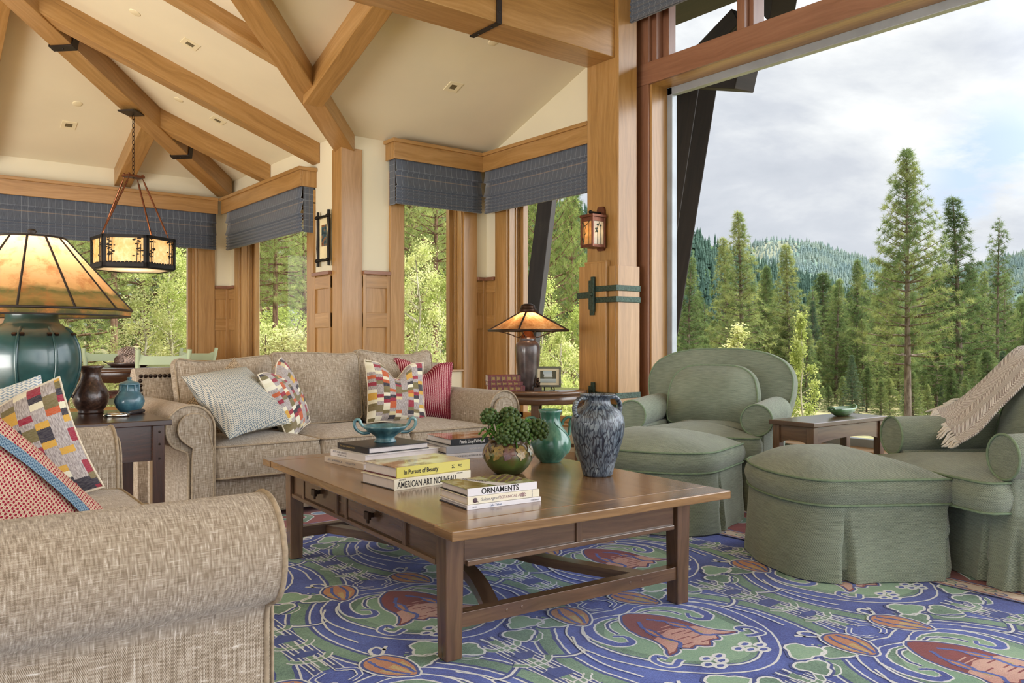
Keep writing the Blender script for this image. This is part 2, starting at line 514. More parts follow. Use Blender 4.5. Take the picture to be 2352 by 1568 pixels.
M['tweed'] = weave('oatmeal_tweed', S('706250'), S('9d8d79'), S('c2b6a5'), .0034, .8, slubcol=S('dcd4c9'))
M['sage'] = basket('sage_basketweave', S('465145'), S('a0aa97'))
M['sage_welt'] = plain('sage_welt', S('788a71'), .9, 0, .15, .15, 60, .2)
M['tweed_welt'] = plain('oatmeal_welt', S('9d8d77'), .95, 0, .15, .2, 80, .2)

def shade_fabric(name, base, line1, line2):
    m, n, b, o = newmat(name)
    uv = n.coord('UV'); u, v, _ = n.sep(uv)
    def lines(c, per, w, off=0.0):
        f = n.math('FRACT', n.math('ADD', n.math('DIVIDE', c, per), off))
        return n.math('LESS_THAN', f, w/per)
    a = lines(u, .062, .0032); h1 = lines(v, .09, .003); h2 = lines(v, .09, .003, .45)
    hs = n.noise(n.mapping(uv, scale=(260, 40, 1)), 1.0, 2)
    c = n.mix(n.mrange(hs, .3, .7), tuple(q*.8 for q in base[:3])+(1,), tuple(q*1.2 for q in base[:3])+(1,))
    c = n.mix(n.math('MULTIPLY', a, .55), c, line1)
    c = n.mix(n.math('MULTIPLY', h1, .45), c, line2); c = n.mix(n.math('MULTIPLY', h2, .3), c, line1)
    n.put(b.inputs['Base Color'], c); b.inputs['Roughness'].default_value = .85; b.inputs['Sheen Weight'].default_value = .3
    b.inputs['Specular IOR Level'].default_value = .2
    return m
M['plaid'] = shade_fabric('blue_grey_plaid', S('535964'), S('98a0a8'), S('9c8870'))

def blocks_mat():
    m, n, b, o = newmat('patchwork_blocks')
    uv = n.coord('UV'); u, v, _ = n.sep(uv)
    cu = n.math('FLOOR', n.math('DIVIDE', u, .046))
    odd = n.math('MODULO', n.math('ABSOLUTE', cu), 2.0)
    jag = n.math('MULTIPLY', n.math('SINE', n.math('MULTIPLY', u, 900)), .0009)
    cv = n.math('FLOOR', n.math('DIVIDE', n.math('ADD', v, n.math('ADD', jag, n.math('MULTIPLY', cu, .0131))), .0245))
    r = n.white(n.comb(cu, cv, 3.1)); r2 = n.white(n.comb(cv, cu, 8.7))
    G1, G2 = S('b9b0ae'), S('cfc6bd')
    pal = n.ramp(r, [(0, S('d8d2b8')), (.14, S('6d6340')), (.27, S('8f1f3a')), (.40, S('2e2c3a')), (.52, S('c79a3e')), (.64, S('b4552f')), (.74, S('ded9c4')), (.84, S('c9bd94')), (.92, S('766a4a'))], 'CONSTANT')
    grey = n.ramp(n.noise(n.mapping(uv, scale=(300, 60, 1)), 1.0, 2), [(.35, S('857c7c')), (.65, S('b9b1af'))])
    keep = n.math('GREATER_THAN', r2, n.math('ADD', .22, n.math('MULTIPLY', odd, .40)))
    c = n.mix(keep, grey, pal)
    th = n.noise(n.mapping(uv, scale=(60, 420, 1)), 1.0, 2)
    c = n.mix(n.mrange(th, .35, .7, 0, .10), c, S('e6dccb'))
    n.put(b.inputs['Base Color'], c); b.inputs['Roughness'].default_value = .9; b.inputs['Sheen Weight'].default_value = .2
    b.inputs['Specular IOR Level'].default_value = .15
    bumpto(n, b, th, .5, .0015)
    return m
M['blocks'] = blocks_mat()
def redstripe_mat():
    m, n, b, o = newmat('red_ribbed_chenille')
    uv = n.coord('UV'); u, v, _ = n.sep(uv)
    s_ = n.math('SINE', n.math('MULTIPLY', u, 2*PI/.0155))
    no = n.noise(n.mapping(uv, scale=(260, 160, 1)), 1.0, 3)
    f = n.math('ADD', n.math('MULTIPLY', s_, .26), no)
    n.put(b.inputs['Base Color'], n.ramp(f, [(.30, S('6f1f2c')), (.52, S('983646')), (.72, S('c08a8c')), (.85, S('d6bdb6'))]))
    b.inputs['Roughness'].default_value = .95; b.inputs['Specular IOR Level'].default_value = .1
    bumpto(n, b, f, .5, .003); return m
M['redstripe'] = redstripe_mat()
def chevron_mat(name, dark, light, per=.021):
    m, n, b, o = newmat(name)
    uv = n.coord('UV'); u, v, _ = n.sep(n.mapping(uv, rot=(0, 0, R(12))))
    col = n.math('DIVIDE', u, per); fr = n.math('FRACT', col)
    zig = n.math('ABSOLUTE', n.math('SUBTRACT', fr, .5))
    y = n.math('ADD', n.math('DIVIDE', v, .0105), n.math('MULTIPLY', zig, 1.5))
    d = n.math('SINE', n.math('MULTIPLY', y, 2*PI))
    stripe = n.math('SINE', n.math('MULTIPLY', col, 4*PI))
    f = n.math('ADD', n.math('MULTIPLY', d, .38), n.math('MULTIPLY', stripe, .22))
    f = n.math('ADD', f, n.math('MULTIPLY', n.noise(uv, 300, 2), .3))
    n.put(b.inputs['Base Color'], n.ramp(f, [(-.0, light), (.12, light), (.38, dark)]))
    b.inputs['Roughness'].default_value = .95; b.inputs['Specular IOR Level'].default_value = .1
    bumpto(n, b, f, .5, .003); return m
M['chevron'] = chevron_mat('blue_chevron_knit', S('66747f'), S('c4c0b2'), .028)
M['bluedash'] = chevron_mat('pale_blue_knit', S('8ea0b2'), S('dcdcd6'), .03)
def dots_mat():
    m, n, b, o = newmat('red_dot_weave')
    uv = n.coord('UV')
    d = n.voronoi(n.mapping(uv, rot=(0, 0, R(18)), scale=(1, 1.35, 1)), 80, .12)
    e = n.voronoi(n.mapping(uv, rot=(0, 0, R(18)), scale=(1, 1.35, 1)), 80, .12, 'Distance', 'DISTANCE_TO_EDGE')
    c = n.mix(n.math('LESS_THAN', d, .36), S('cdbfa4'), S('8d2437'))
    c = n.mix(n.math('LESS_THAN', e, .055), c, S('a8726a'))
    n.put(b.inputs['Base Color'], c); b.inputs['Roughness'].default_value = .9; b.inputs['Specular IOR Level'].default_value = .1
    bumpto(n, b, d, .3, .001); return m
M['dots'] = dots_mat()
M['tape'] = chevron_mat('blue_braid', S('45607a'), S('7d93a2'), .012)
def herring_mat():
    m, n, b, o = newmat('taupe_herringbone')
    uv = n.coord('UV'); u, v, _ = n.sep(uv)
    fr = n.math('FRACT', n.math('DIVIDE', u, .13)); zig = n.math('ABSOLUTE', n.math('SUBTRACT', fr, .5))
    y = n.math('ADD', n.math('DIVIDE', v, .0105), n.math('MULTIPLY', zig, 11.0))
    d = n.math('SINE', n.math('MULTIPLY', y, 2*PI))
    n.put(b.inputs['Base Color'], n.ramp(n.math('ADD', n.math('MULTIPLY', d, .5), .5), [(.30, S('83746e')), (.60, S('e4dfdb'))]))
    b.inputs['Roughness'].default_value = .95; b.inputs['Sheen Weight'].default_value = .3; b.inputs['Specular IOR Level'].default_value = .1
    bumpto(n, b, d, .4, .0015); return m
M['herring'] = herring_mat()
M['fringe'] = plain('cream_fringe', S('dcd6ce'), .95, 0, .1, .1, 50)

def glaze(name, stops, vs=8, rough=.28, streak=False, coat=.5, bump=.1):
    m, n, b, o = newmat(name)
    p = n.coord('Object')
    if streak: p = n.mapping(p, scale=(1, 1, .22))
    f = n.noise(p, vs, 5, .6)
    n.put(b.inputs['Base Color'], n.ramp(f, stops)); b.inputs['Roughness'].default_value = rough
    b.inputs['Coat Weight'].default_value = coat; b.inputs['Coat Roughness'].default_value = .1
    if bump: bumpto(n, b, f, bump, .003)
    return m
M['teal_glaze'] = glaze('teal_glaze', [(.3, S('1d4147')), (.5, S('2f5a60')), (.7, S('4d7a7c'))], 5)
M['lamp_green'] = glaze('dark_green_bronze', [(.3, S('12302e')), (.52, S('204644')), (.75, S('3c6660'))], 3.2, .3, False, .5, .05)
M['blue_jar'] = glaze('blue_green_glaze', [(.3, S('274856')), (.5, S('3a6270')), (.7, S('5c8790'))], 14, .35)
M['green_glaze'] = glaze('sea_green_glaze', [(.3, S('245146')), (.5, S('3f7363')), (.72, S('6d9d87'))], 16, .22, True)
M['dish_green'] = glaze('leaf_green_glaze', [(.3, S('3b5e3a')), (.5, S('557d50')), (.7, S('77a06c'))], 10, .2)
M['compote'] = glaze('blue_green_matte', [(.3, S('2f525c')), (.5, S('44707a')), (.72, S('7fa8a8'))], 20, .3, True)
M['pitcher'] = glaze('hammered_copper_brown', [(.3, S('241814')), (.5, S('3d2a22')), (.7, S('584034'))], 50, .28, False, .3, .6)
def crackle():
    m, n, b, o = newmat('blue_crackle_glaze')
    uv = n.coord('UV')
    wob = n.noise(uv, 26, 2, out='Color')
    p = n.vmath('ADD', n.mapping(uv, scale=(78, 21, 1)), n.vmath('MULTIPLY', wob, (1.4, 1.0, 0)))
    e = n.voronoi(p, 1.0, 1, 'Distance', 'DISTANCE_TO_EDGE')
    base = n.ramp(n.noise(n.coord('Object'), 34, 5), [(.3, S('48535f')), (.5, S('626f7c')), (.7, S('87939a'))])
    c = n.mix(n.mrange(e, .02, .15), S('1a2233'), base)
    n.put(b.inputs['Base Color'], c); b.inputs['Roughness'].default_value = .32; b.inputs['Coat Weight'].default_value = .35
    bumpto(n, b, n.mrange(e, 0, .15), .4, .002); return m
M['crackle'] = crackle()
def planter_mat():
    m, n, b, o = newmat('majolica_leaves')
    p = n.coord('Object'); x, y, z = n.sep(p)
    no = n.noise(p, 22, 4)
    f = n.math('ADD', n.math('MULTIPLY', z, 4.2), n.math('MULTIPLY', n.math('SUBTRACT', no, .5), .55))
    n.put(b.inputs['Base Color'], n.ramp(f, [(.05, S('33401f')), (.25, S('4d5f2c')), (.42, S('5e4a2c')), (.6, S('4a3524')), (.8, S('4e4a2a'))]))
    b.inputs['Roughness'].default_value = .35; b.inputs['Coat Weight'].default_value = .4
    bumpto(n, b, no, .6, .006); return m
M['planter'] = planter_mat()
M['leaf_gold'] = glaze('glazed_leaf_gold', [(.36, S('6b5226')), (.5, S('9a7f3c')), (.62, S('52602e'))], 30, .35)
M['leaf_plum'] = glaze('glazed_leaf_plum', [(.36, S('4b2b33')), (.5, S('75504a')), (.64, S('8a7434'))], 30, .35)
M['berry'] = plain('green_berry', S('435a2c'), .45, 0, .4, .3, 25)
M['frond'] = plain('bright_green_frond', S('4c7a2c'), .6, 0, .3, .3, 30)

def mica(name, a, bcol, c, strength, emit=True, zlo=None, zhi=None):
    """mica lampshade panel, lit by the bulb inside it through a translucent sheet"""
    m = bpy.data.materials.new(name); m.use_nodes = True
    n = NT(m.node_tree); n.n.clear(); out = n.new('ShaderNodeOutputMaterial')
    p = n.coord('Object')
    f = n.math('ADD', n.math('MULTIPLY', n.noise(p, 9, 6, .65), .6), n.math('MULTIPLY', n.noise(n.mapping(p, loc=(3, 1, 2)), 34, 4, .6), .4))
    col = n.ramp(f, [(.32, a), (.5, bcol), (.66, c)])
    d = n.new('ShaderNodeBsdfDiffuse'); t = n.new('ShaderNodeBsdfTranslucent'); g = n.new('ShaderNodeBsdfGlossy')
    n.put(d.inputs[0], col); n.put(t.inputs[0], col); g.inputs['Roughness'].default_value = .25
    m1 = n.new('ShaderNodeMixShader'); m1.inputs[0].default_value = .62; n.l.new(d.outputs[0], m1.inputs[1]); n.l.new(t.outputs[0], m1.inputs[2])
    m2 = n.new('ShaderNodeMixShader'); m2.inputs[0].default_value = .06; n.l.new(m1.outputs[0], m2.inputs[1]); n.l.new(g.outputs[0], m2.inputs[2])
    n.l.new(m2.outputs[0], out.inputs[0])
    return m
M['mica'] = mica('amber_mica', S('a8693a'), S('d8a066'), S('eec896'), 0)
M['mica_big'] = mica('amber_mica_landscape', S('b88a5c'), S('dca76c'), S('f0cd98'), 0)
M['amber_glass'] = mica('amber_art_glass', S('d8a860'), S('ecc78c'), S('f6e2ba'), 0)
M['clear_art'] = mica('opal_art_glass', S('cfc6b0'), S('e6dfcc'), S('f2eee2'), 0)
def emit(name, col, k):
    m = bpy.data.materials.new(name); m.use_nodes = True
    n = NT(m.node_tree); n.n.clear(); o = n.new('ShaderNodeOutputMaterial'); e = n.new('ShaderNodeEmission')
    n.put(e.inputs[0], n.mix(n.noise(n.coord('Object'), 3), col, tuple(q*.96 for q in col[:3])+(1,))); e.inputs[1].default_value = k
    n.l.new(e.outputs[0], o.inputs[0]); return m
M['bulb'] = emit('lit_bulb', (1, .72, .42, 1), 26)

# outdoors
def foliage(name, a, bcol, c, trans=.35, scale=1.5, rough=.6):
    m = bpy.data.materials.new(name); m.use_nodes = True
    n = NT(m.node_tree); n.n.clear(); out = n.new('ShaderNodeOutputMaterial')
    f = n.math('ADD', n.math('MULTIPLY', n.noise(n.coord('Object'), scale, 4), .75), n.math('MULTIPLY', n.objrand(), .25))
    col = n.ramp(f, [(.33, a), (.5, bcol), (.68, c)])
    d = n.new('ShaderNodeBsdfDiffuse'); t = n.new('ShaderNodeBsdfTranslucent')
    n.put(d.inputs[0], col); n.put(t.inputs[0], n.mix(.22, col, (.45, .52, .10, 1)))
    mx = n.new('ShaderNodeMixShader'); mx.inputs[0].default_value = trans
    n.l.new(d.outputs[0], mx.inputs[1]); n.l.new(t.outputs[0], mx.inputs[2]); n.l.new(mx.outputs[0], out.inputs[0])
    return m
M['needles'] = foliage('pine_needles', S('4c5f42'), S('74885a'), S('a8ad72'), .25, .8)
M['needles_near'] = foliage('sun_tinted_needles', S('5d6c40'), S('8d9a5c'), S('bcc283'), .38, 1.2)  # lighter copy of the pine needles, sunlight put into the colour
M['needles_dark'] = foliage('fir_needles', S('3f5347'), S('556a57'), S('6f8168'), .15, .8)
M['needles_far'] = foliage('hazed_conifers', S('4a6156'), S('5c7264'), S('73866e'), .0, .02)  # distance haze mixed into the needle colour, bluish and lighter
M['needles_vfar'] = foliage('hazed_ridge_conifers', S('71868a'), S('869895'), S('9ba79a'), .0, .02)  # stronger distance haze mixed into the colour, paler and bluer still
M['leaves'] = foliage('aspen_leaves', S('8a9a50'), S('bcc67c'), S('e6e6b4'), .45, 2.2)
M['leaves_pale'] = foliage('pale_aspen_leaves', S('94a058'), S('c0c486'), S('e2deae'), .45, 2.2)
M['brush'] = foliage('dry_brush', S('8d8a58'), S('b3ad7c'), S('d2cba0'), .3, 2.0)
def bark(name, a, b_, c):
    m, n, b, o = newmat(name)
    f = n.noise(n.mapping(n.coord('Object'), scale=(9, 9, 2.2)), 1.0, 5, .65)
    n.put(b.inputs['Base Color'], n.ramp(f, [(.34, a), (.5, b_), (.66, c)])); b.inputs['Roughness'].default_value = .95
    bumpto(n, b, f, .8, .03); return m
M['bark'] = bark('pine_bark', S('4a3528'), S('7a5c48'), S('9d7d66'))
M['bark_grey'] = bark('grey_bark', S('55473b'), S('77675a'), S('958676'))
M['bark_pale'] = bark('aspen_bark', S('8d8670'), S('b8b098'), S('d5cfba'))
def earth():
    m, n, b, o = newmat('forest_floor')
    f = n.math('ADD', n.math('MULTIPLY', n.noise(n.coord('Object'), .35, 6, .6), .6), n.math('MULTIPLY', n.noise(n.coord('Object'), 3.5, 5, .6), .4))
    n.put(b.inputs['Base Color'], n.ramp(f, [(.35, S('4a5032')), (.48, S('6c6a44')), (.6, S('93855e')), (.72, S('b5a47e'))])); b.inputs['Roughness'].default_value = 1
    return m
M['earth'] = earth()
def hillmat(name, a, b_, c, rock=None):
    m, n, b, o = newmat(name)
    f = n.noise(n.coord('Object'), .03, 6, .65)
    n.put(b.inputs['Base Color'], n.ramp(f, [(.35, a), (.5, b_), (.66, c)])); b.inputs['Roughness'].default_value = 1
    b.inputs['Specular IOR Level'].default_value = 0
    return m
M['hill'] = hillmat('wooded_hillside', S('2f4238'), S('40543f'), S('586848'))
M['ridge'] = hillmat('hazed_ridge', S('566a66'), S('667a72'), S('7a8a7c'))  # ridge ground colour also carries painted distance haze
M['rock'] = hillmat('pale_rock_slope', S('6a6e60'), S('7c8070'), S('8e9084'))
# ------------------------------------------------------------------ the room shell
XA, YA, XN, YN, XW = 5.04, 6.85, 3.40, 9.80, 5.18
SL = .365; EAVE = 2.90
def ST(o, label, cat): return tag(o, label, cat, None, 'structure')
def wbox(mb, ax, P, a0, a1, d0, d1, z0, z1, m=0, grain=None):
    """box on a wall: ax 'Y' wall faces -Y at y=P, ax 'X' wall faces -X at x=P; d = distance into the room"""
    if ax == 'Y': mb.bb(a0, a1, P-d1, P-d0, z0, z1, m, None, grain)
    else: mb.bb(P-d1, P-d0, a0, a1, z0, z1, m, None, grain)
def wall(name, ax, P, a0, a1, z1, holes, label, th=.22, mat=None):
    mb = MB(); xs = sorted(holes); cur = a0
    for (h0, h1, zb, zt) in xs:
        if h0 > cur: wbox(mb, ax, P, cur, h0, -th, 0, -.3, z1)
        wbox(mb, ax, P, h0, h1, -th, 0, -.3, zb)
        if zt < z1: wbox(mb, ax, P, h0, h1, -th, 0, zt, z1)
        cur = h1
    if cur < a1: wbox(mb, ax, P, cur, a1, -th, 0, -.3, z1)
    return ST(mb.obj(name, mat or M['wallpaint']), label, 'wall')

mb = MB(); mb.bb(-7, XW+.3, -6, YN+.25, -.11, -.0064, 0, None, 1)
ST(mb.obj('floor', W['floor']), 'oak plank floor under the big rug', 'floor')

wall('wall_nook_back', 'Y', YN, -3.2, XN+.22, 2.95, [(1.106, 3.02, .20, 2.35)], 'cream back wall of the dining nook above its wide window')
wall('wall_nook_right', 'X', XN, YA+.22, YN, 2.93, [(7.557, 9.43, .20, 2.35)], 'cream side wall of the dining nook with the picture')
wall('wall_alcove_back', 'Y', YA, XN, XA, 2.95, [(4.04, 4.737, .70, 2.50)], 'cream wall right of the corner post behind the far sofa')
wall('wall_alcove_right', 'X', XA, 4.95, YA+.22, 3.62, [(5.16, 6.475, .22, 2.50)], 'cream gable wall between the corner cornice and the pillar')
wall('wall_window', 'X', XW, -4.2, 4.95, 4.8, [(-3.4, 4.709, .25, 3.163)], 'wood lined window wall behind the green chairs', .24, W['fir_dark'])
# transom opening: rebuild the top of the window wall around it
o = bpy.data.objects['wall_window']; bpy.data.objects.remove(o, do_unlink=True)
mb = MB()
mb.bb(XW, XW+.24, 4.709, 4.95, -.3, 4.8); mb.bb(XW, XW+.24, -4.2, -3.4, -.3, 4.8)
mb.bb(XW, XW+.24, -3.4, 4.709, -.3, .25); mb.bb(XW, XW+.24, -3.4, 4.709, 4.15, 4.8)
ST(mb.obj('wall_window', W['fir_dark']), 'wood lined window wall behind the green chairs', 'wall')

# sloped ceilings (thin slabs along the roof planes)
def slab(name, pts, label, th=.10):
    mb = MB(); n = len(pts)
    vs = [Vector(p) for p in pts]+[Vector(p)+Vector((0, 0, th)) for p in pts]
    mb.add(vs, [tuple(range(n)), tuple(range(2*n-1, n-1, -1))]+[(i, n+i, n+(i+1) % n, (i+1) % n) for i in range(n)])
    return ST(mb.obj(name, M['plaster']), label, 'ceiling')
def zP1(x): return EAVE+SL*(XN-x)
def zP2(y): return EAVE+SL*(YN-y)
def zP3(y): return EAVE+SL*(YA-y)
slab('ceiling_nook_right', [(XN, YA, EAVE), (XN, YN, EAVE), (XN-5, YN-5, zP1(XN-5)), (XN-5, YA-5, zP1(XN-5))], 'cream sloped ceiling between the hip beam and the valley beam')
slab('ceiling_nook_back', [(XN, YN, EAVE), (-3.2, YN, EAVE), (-3.2, YN-5, zP2(YN-5)), (XN-5, YN-5, zP2(YN-5))], 'cream sloped ceiling above the wide nook window')
slab('ceiling_alcove', [(XN, YA, EAVE), (1.46, 4.91, zP3(4.91)), (XA+.15, 4.91, zP3(4.91)), (XA+.15, YA, EAVE)], 'cream sloped ceiling right of the valley beam')
mb = MB(); mb.bb(-7, XW+.3, -6, 4.93, 4.78, 4.88); mb.bb(1.46, XW, 4.90, 4.98, 4.02, 4.78)
ST(mb.obj('ceiling_living', M['plaster']), 'high ceiling of the living room, above the photo', 'ceiling')

# timber roof frame ------------------------------------------------
def beam_mb(p0, p1, w, h, mb=None, m=0):
    """square beam along its bottom centre line, vertical sides"""
    mb = mb or MB()
    p0 = Vector(p0); p1 = Vector(p1); d = p1-p0; L = d.length
    s_ = Vector((d.y, -d.x, 0)).normalized()*(w/2); u = Vector((0, 0, h))
    vs = [p0-s_, p0+s_, p0+s_+u, p0-s_+u, p1-s_, p1+s_, p1+s_+u, p1-s_+u]
    fs = [(0, 1, 2, 3), (7, 6, 5, 4), (4, 5, 1, 0), (5, 6, 2, 1), (6, 7, 3, 2), (7, 4, 0, 3)]
    uv = [[(0, 0), (0, w), (h, w), (h, 0)]]*2
    for k, q in enumerate((w, h, w, h)):
        uv.append([(L, k*.37), (L, k*.37+q), (0, k*.37+q), (0, k*.37)])
    mb.add(vs, fs, m, False, uv); return mb
def beam(name, p0, p1, w, h, label, mat=None):
    return tag(beam_mb(p0, p1, w, h).obj(name, mat or W['fir'], bevel=.006), label, 'roof beam', None, 'structure')
def hipz(s): return 2.67+SL*s
s0, s1 = .10, 5.0
hip = beam('roof_beam', (XN-s0, YN-s0, hipz(s0)), (XN-s1, YN-s1, hipz(s1)), .19, .30, 'long diagonal hip beam that the hexagonal chandelier hangs from')
def valz(s): return 2.77+SL*s
val = beam('roof_beam', (XN+.06, YA+.06, valz(-.06)), (XN-3.2, YA-3.2, valz(3.2)), .19, .24, 'diagonal valley beam landing on top of the corner post')
J1 = []
for y, x1, lab in ((7.385, -1.3, 'longest rafter, from the picture wall up to the top left corner'), (8.61, 2.15, 'short rafter running from the hip beam down to the nook side wall'), (6.02, 0.0, 'rafter meeting the valley beam near the top of the photo')):
    xs = XN if y > 6.8 else XN-(YA-y)-.02
    dz = .19 if y > 6.8 else .125
    beam('roof_beam', (xs, y, zP1(xs)-dz), (x1, y, zP1(x1)-dz), .15, .30, lab)
for x, y0, y1, lab in ((2.205, 9.80, 8.66, 'short rafter behind the chandelier chain'), (.78, 9.80, 5.6, 'rafter at the left edge above the wide window')):
    beam('roof_beam', (x, y0, zP2(y0)-.19), (x, y1, zP2(y1)-.19), .17, .30, lab)
beam('roof_beam', (2.85, 6.27, zP3(6.27)-.19), (2.85, 5.0, zP3(5.0)-.19), .17, .30, 'rafter from the valley beam up to the big cross beam')
big = beam('roof_beam', (.9, 4.965, 3.347), (4.848, 4.965, 3.347), .329, .68, 'massive cross beam resting against the lantern pillar')
def steel_strap(parent, mb, name='steel_strap'):
    return mb.obj(name, M['steel'], parent, bevel=.002)
mb = MB(); mb.bb(3.62, 3.664, 4.792, 5.140, 3.335, 3.346); mb.bb(3.62, 3.664, 4.785, 4.800, 3.335, 4.0)
for y in (4.88, 5.05): mb.sphere((3.642, y, 3.334), .009, 4)
mb.sphere((3.642, 4.784, 3.42), .009, 4); mb.sphere((3.642, 4.784, 3.70), .009, 4)
steel_strap(big, mb)
for s_ in (2.131, .80):
    c = Vector((XN-s_, YN-s_, hipz(s_))); Mx = T(*c) @ RZ(R(45)) @ RY(math.atan(SL/1.414))   # local x down the slope
    mb = MB(); mb.box((0, 0, -.006), (.075, .212, .012), 0, Mx)
    mb.box((0, -.101, .11), (.075, .012, .23), 0, Mx); mb.box((0, .101, .11), (.075, .012, .23), 0, Mx)
    mb.sphere((0, .0, -.013), .009, 4, 0, Mx); mb.sphere((0, -.108, .15), .009, 4, 0, Mx)
    steel_strap(hip, mb)
# corner post
mb = MB(); mb.bb(XN-.015, 3.60, YA-.015, 7.03, -.012, 2.78, 0, None, 2)
ST(mb.obj('corner_post', W['fir'], bevel=.006), 'square wooden post at the outer corner between picture and sofa window', 'post')
# lantern pillar with its plank jacket
pil = thing('pillar', 'tall wooden pillar carrying the stained glass wall lantern', 'pillar', (4.96, 4.95, 0), 0, None, 'structure')
def pobj(mb, name, mats, **k): return mb.obj(name, mats, pil, loc=(-4.96, -4.95, 0), **k)
mb = MB(); mb.bb(4.849, 5.075, 4.761, 5.134, -.012, 4.76, 0, None, 2); pobj(mb, 'shaft', W['fir'], bevel=.008)
mb = MB()
mb.bb(4.807, 4.848, 5.110, 5.188, -.012, 1.640, 0, None, 2)
mb.bb(4.820, 4.848, 4.763, 4.846, -.012, 1.626, 0, None, 2)
mb.bb(4.820, 5.075, 4.732, 4.760, -.012, 1.626, 0, None, 2)
pobj(mb, 'jacket', W['fir'], bevel=.004)
mb = MB(); mb.bb(4.797, 4.848, 4.848, 5.108, -.012, 1.670, 0, None, 2); mb.bb(4.794, 4.848, 4.846, 5.110, 1.657, 1.673)
pobj(mb, 'jacket_board', W['fir'], bevel=.004)
for zc in (1.396, .511):
    mb = MB()
    for dz in (.044, -.049):
        mb.bb(4.789, 4.821, 4.729, 4.988, zc+dz-.0235, zc+dz+.0235, 0); mb.bb(4.789, 5.078, 4.722, 4.733, zc+dz-.0235, zc+dz+.0235, 0)
    mb.bb(4.787, 4.798, 4.988, 5.198, zc-.03, zc+.022, 0)
    pobj(mb, 'iron_band', M['verdigris'], bevel=.003)
    mb = MB(); mb.bb(4.765, 4.789, 4.968, 5.002, zc-.147, zc+.147); mb.bb(4.773, 4.790, 5.002, 5.037, zc-.127, zc+.117); mb.bb(4.777, 4.792, 4.978, 5.027, zc-.176, zc-.098)
    mb.sphere((4.765, 4.988, zc), .02, 5)
    pobj(mb, 'clasp', M['verdigris'], bevel=.003)

# windows ----------------------------------------------------------
def window(name, ax, P, a0, a1, z0, z1, label, casing=(.15, .15), bars=(), sash=.055, depth=.16, sillz=None, cas_z0=None, cas_top=True, mats=None):
    """casing on the wall, a deep jamb, a sash and glass set back in the opening"""
    w = thing(name, label, 'window', ((a0+a1)/2, P, 0) if ax == 'Y' else (P, (a0+a1)/2, 0), 0, None, 'structure')
    off = (-w.location.x, -w.location.y, 0)
    mt = mats or W['fir']
    mb = MB()
    cz = -.01 if cas_z0 is None else cas_z0
    if casing[0]: wbox(mb, ax, P, a0-casing[0], a0, 0, .028, cz, z1+.02)
    if casing[1]: wbox(mb, ax, P, a1, a1+casing[1], 0, .028, cz, z1+.02)
    if cas_top: wbox(mb, ax, P, a0-casing[0], a1+casing[1], 0, .028, z1, z1+.14)
    mb.obj('casing', mt, w, off, bevel=.004)
    mb = MB()   # jamb lining
    j = .018
    wbox(mb, ax, P, a0, a0+j, -.20, .004, z0, z1); wbox(mb, ax, P, a1-j, a1, -.20, .004, z0, z1)
    wbox(mb, ax, P, a0, a1, -.20, .004, z1-j, z1); wbox(mb, ax, P, a0, a1, -.20, .03, z0, z0+j)
    for q in (.07, .105):      # stop beads
        wbox(mb, ax, P, a0+j, a0+j+.012, -q-.012, -q, z0, z1); wbox(mb, ax, P, a1-j-.012, a1-j, -q-.012, -q, z0, z1)
    mb.obj('jamb', mt, w, off, bevel=.003)
    mb = MB()
    xs = [a0+j]+list(b for b in bars)+[a1-j]
    wbox(mb, ax, P, a0+j, a0+j+sash, -depth-.03, -depth+.03, z0+j, z1-j); wbox(mb, ax, P, a1-j-sash, a1-j, -depth-.03, -depth+.03, z0+j, z1-j)
    wbox(mb, ax, P, a0+j, a1-j, -depth-.03, -depth+.03, z0+j, z0+j+sash); wbox(mb, ax, P, a0+j, a1-j, -depth-.03, -depth+.03, z1-j-sash, z1-j)
    for kind, b in bars:
        if kind == 'v': wbox(mb, ax, P, b-.045, b+.045, -depth-.035, -depth+.05, z0+j, z1-j)
        else: wbox(mb, ax, P, a0+j, a1-j, -depth-.035, -depth+.05, b-.05, b+.05)
    mb.obj('sash', mt, w, off, bevel=.003)
    mb = MB(); g = j+.012
    wbox(mb, ax, P, a0+g, a1-g, -depth-.003, -depth+.003, z0+g, z1-g)
    mb.obj('pane', M['glass'], w, off)
    return w
window('window_1', 'Y', YN, 1.106, 3.02, .20, 2.33, 'wide window at the back of the dining nook', (.16, .19), (('h', .66),))
window('window_2', 'X', XN, 7.557, 9.43, .20, 2.33, 'window in the nook side wall left of the twig picture', (.15, .15), ())
window('window_3', 'Y', YA, 4.04, 4.737, .70, 2.48, 'narrow window left of the corner behind the far sofa', (.152, .163), ())
window('window_4', 'X', XA, 5.16, 6.475, .22, 2.48, 'tall window behind the small mica lamp', (0, .19), ())
# the big picture window and its transom lights
w5 = thing('window_5', 'huge picture window onto the pine valley', 'window', (XW, .6, 0), 0, None, 'structure')
off5 = (-XW, -.6, 0)
mb = MB()
mb.bb(XW-.028, XW, 4.709, 4.869, -.01, 4.3, 0, None, 2)                      # side casing
mb.bb(XW-.034, XW+.0, -3.6, 4.868, 3.163, 3.346, 0, None, 1)                 # header face
mb.bb(XW, XW+.26, -3.6, 4.709, 3.18, 3.346, 0, None, 1)
mb.obj('casing', W['fir_dark'], w5, off5, bevel=.004)
mb = MB()
mb.bb(XW-.004, XW+.21, 4.690, 4.709, .25, 3.18, 0, None, 2); mb.bb(XW-.004, XW+.21, -3.4, 4.709, 3.163, 3.181, 0, None, 1)
mb.bb(XW-.02, XW+.21, -3.4, 4.709, .25, .275, 0, None, 1)
mb.obj('jamb', W['fir'], w5, off5, bevel=.003)
mb = MB()
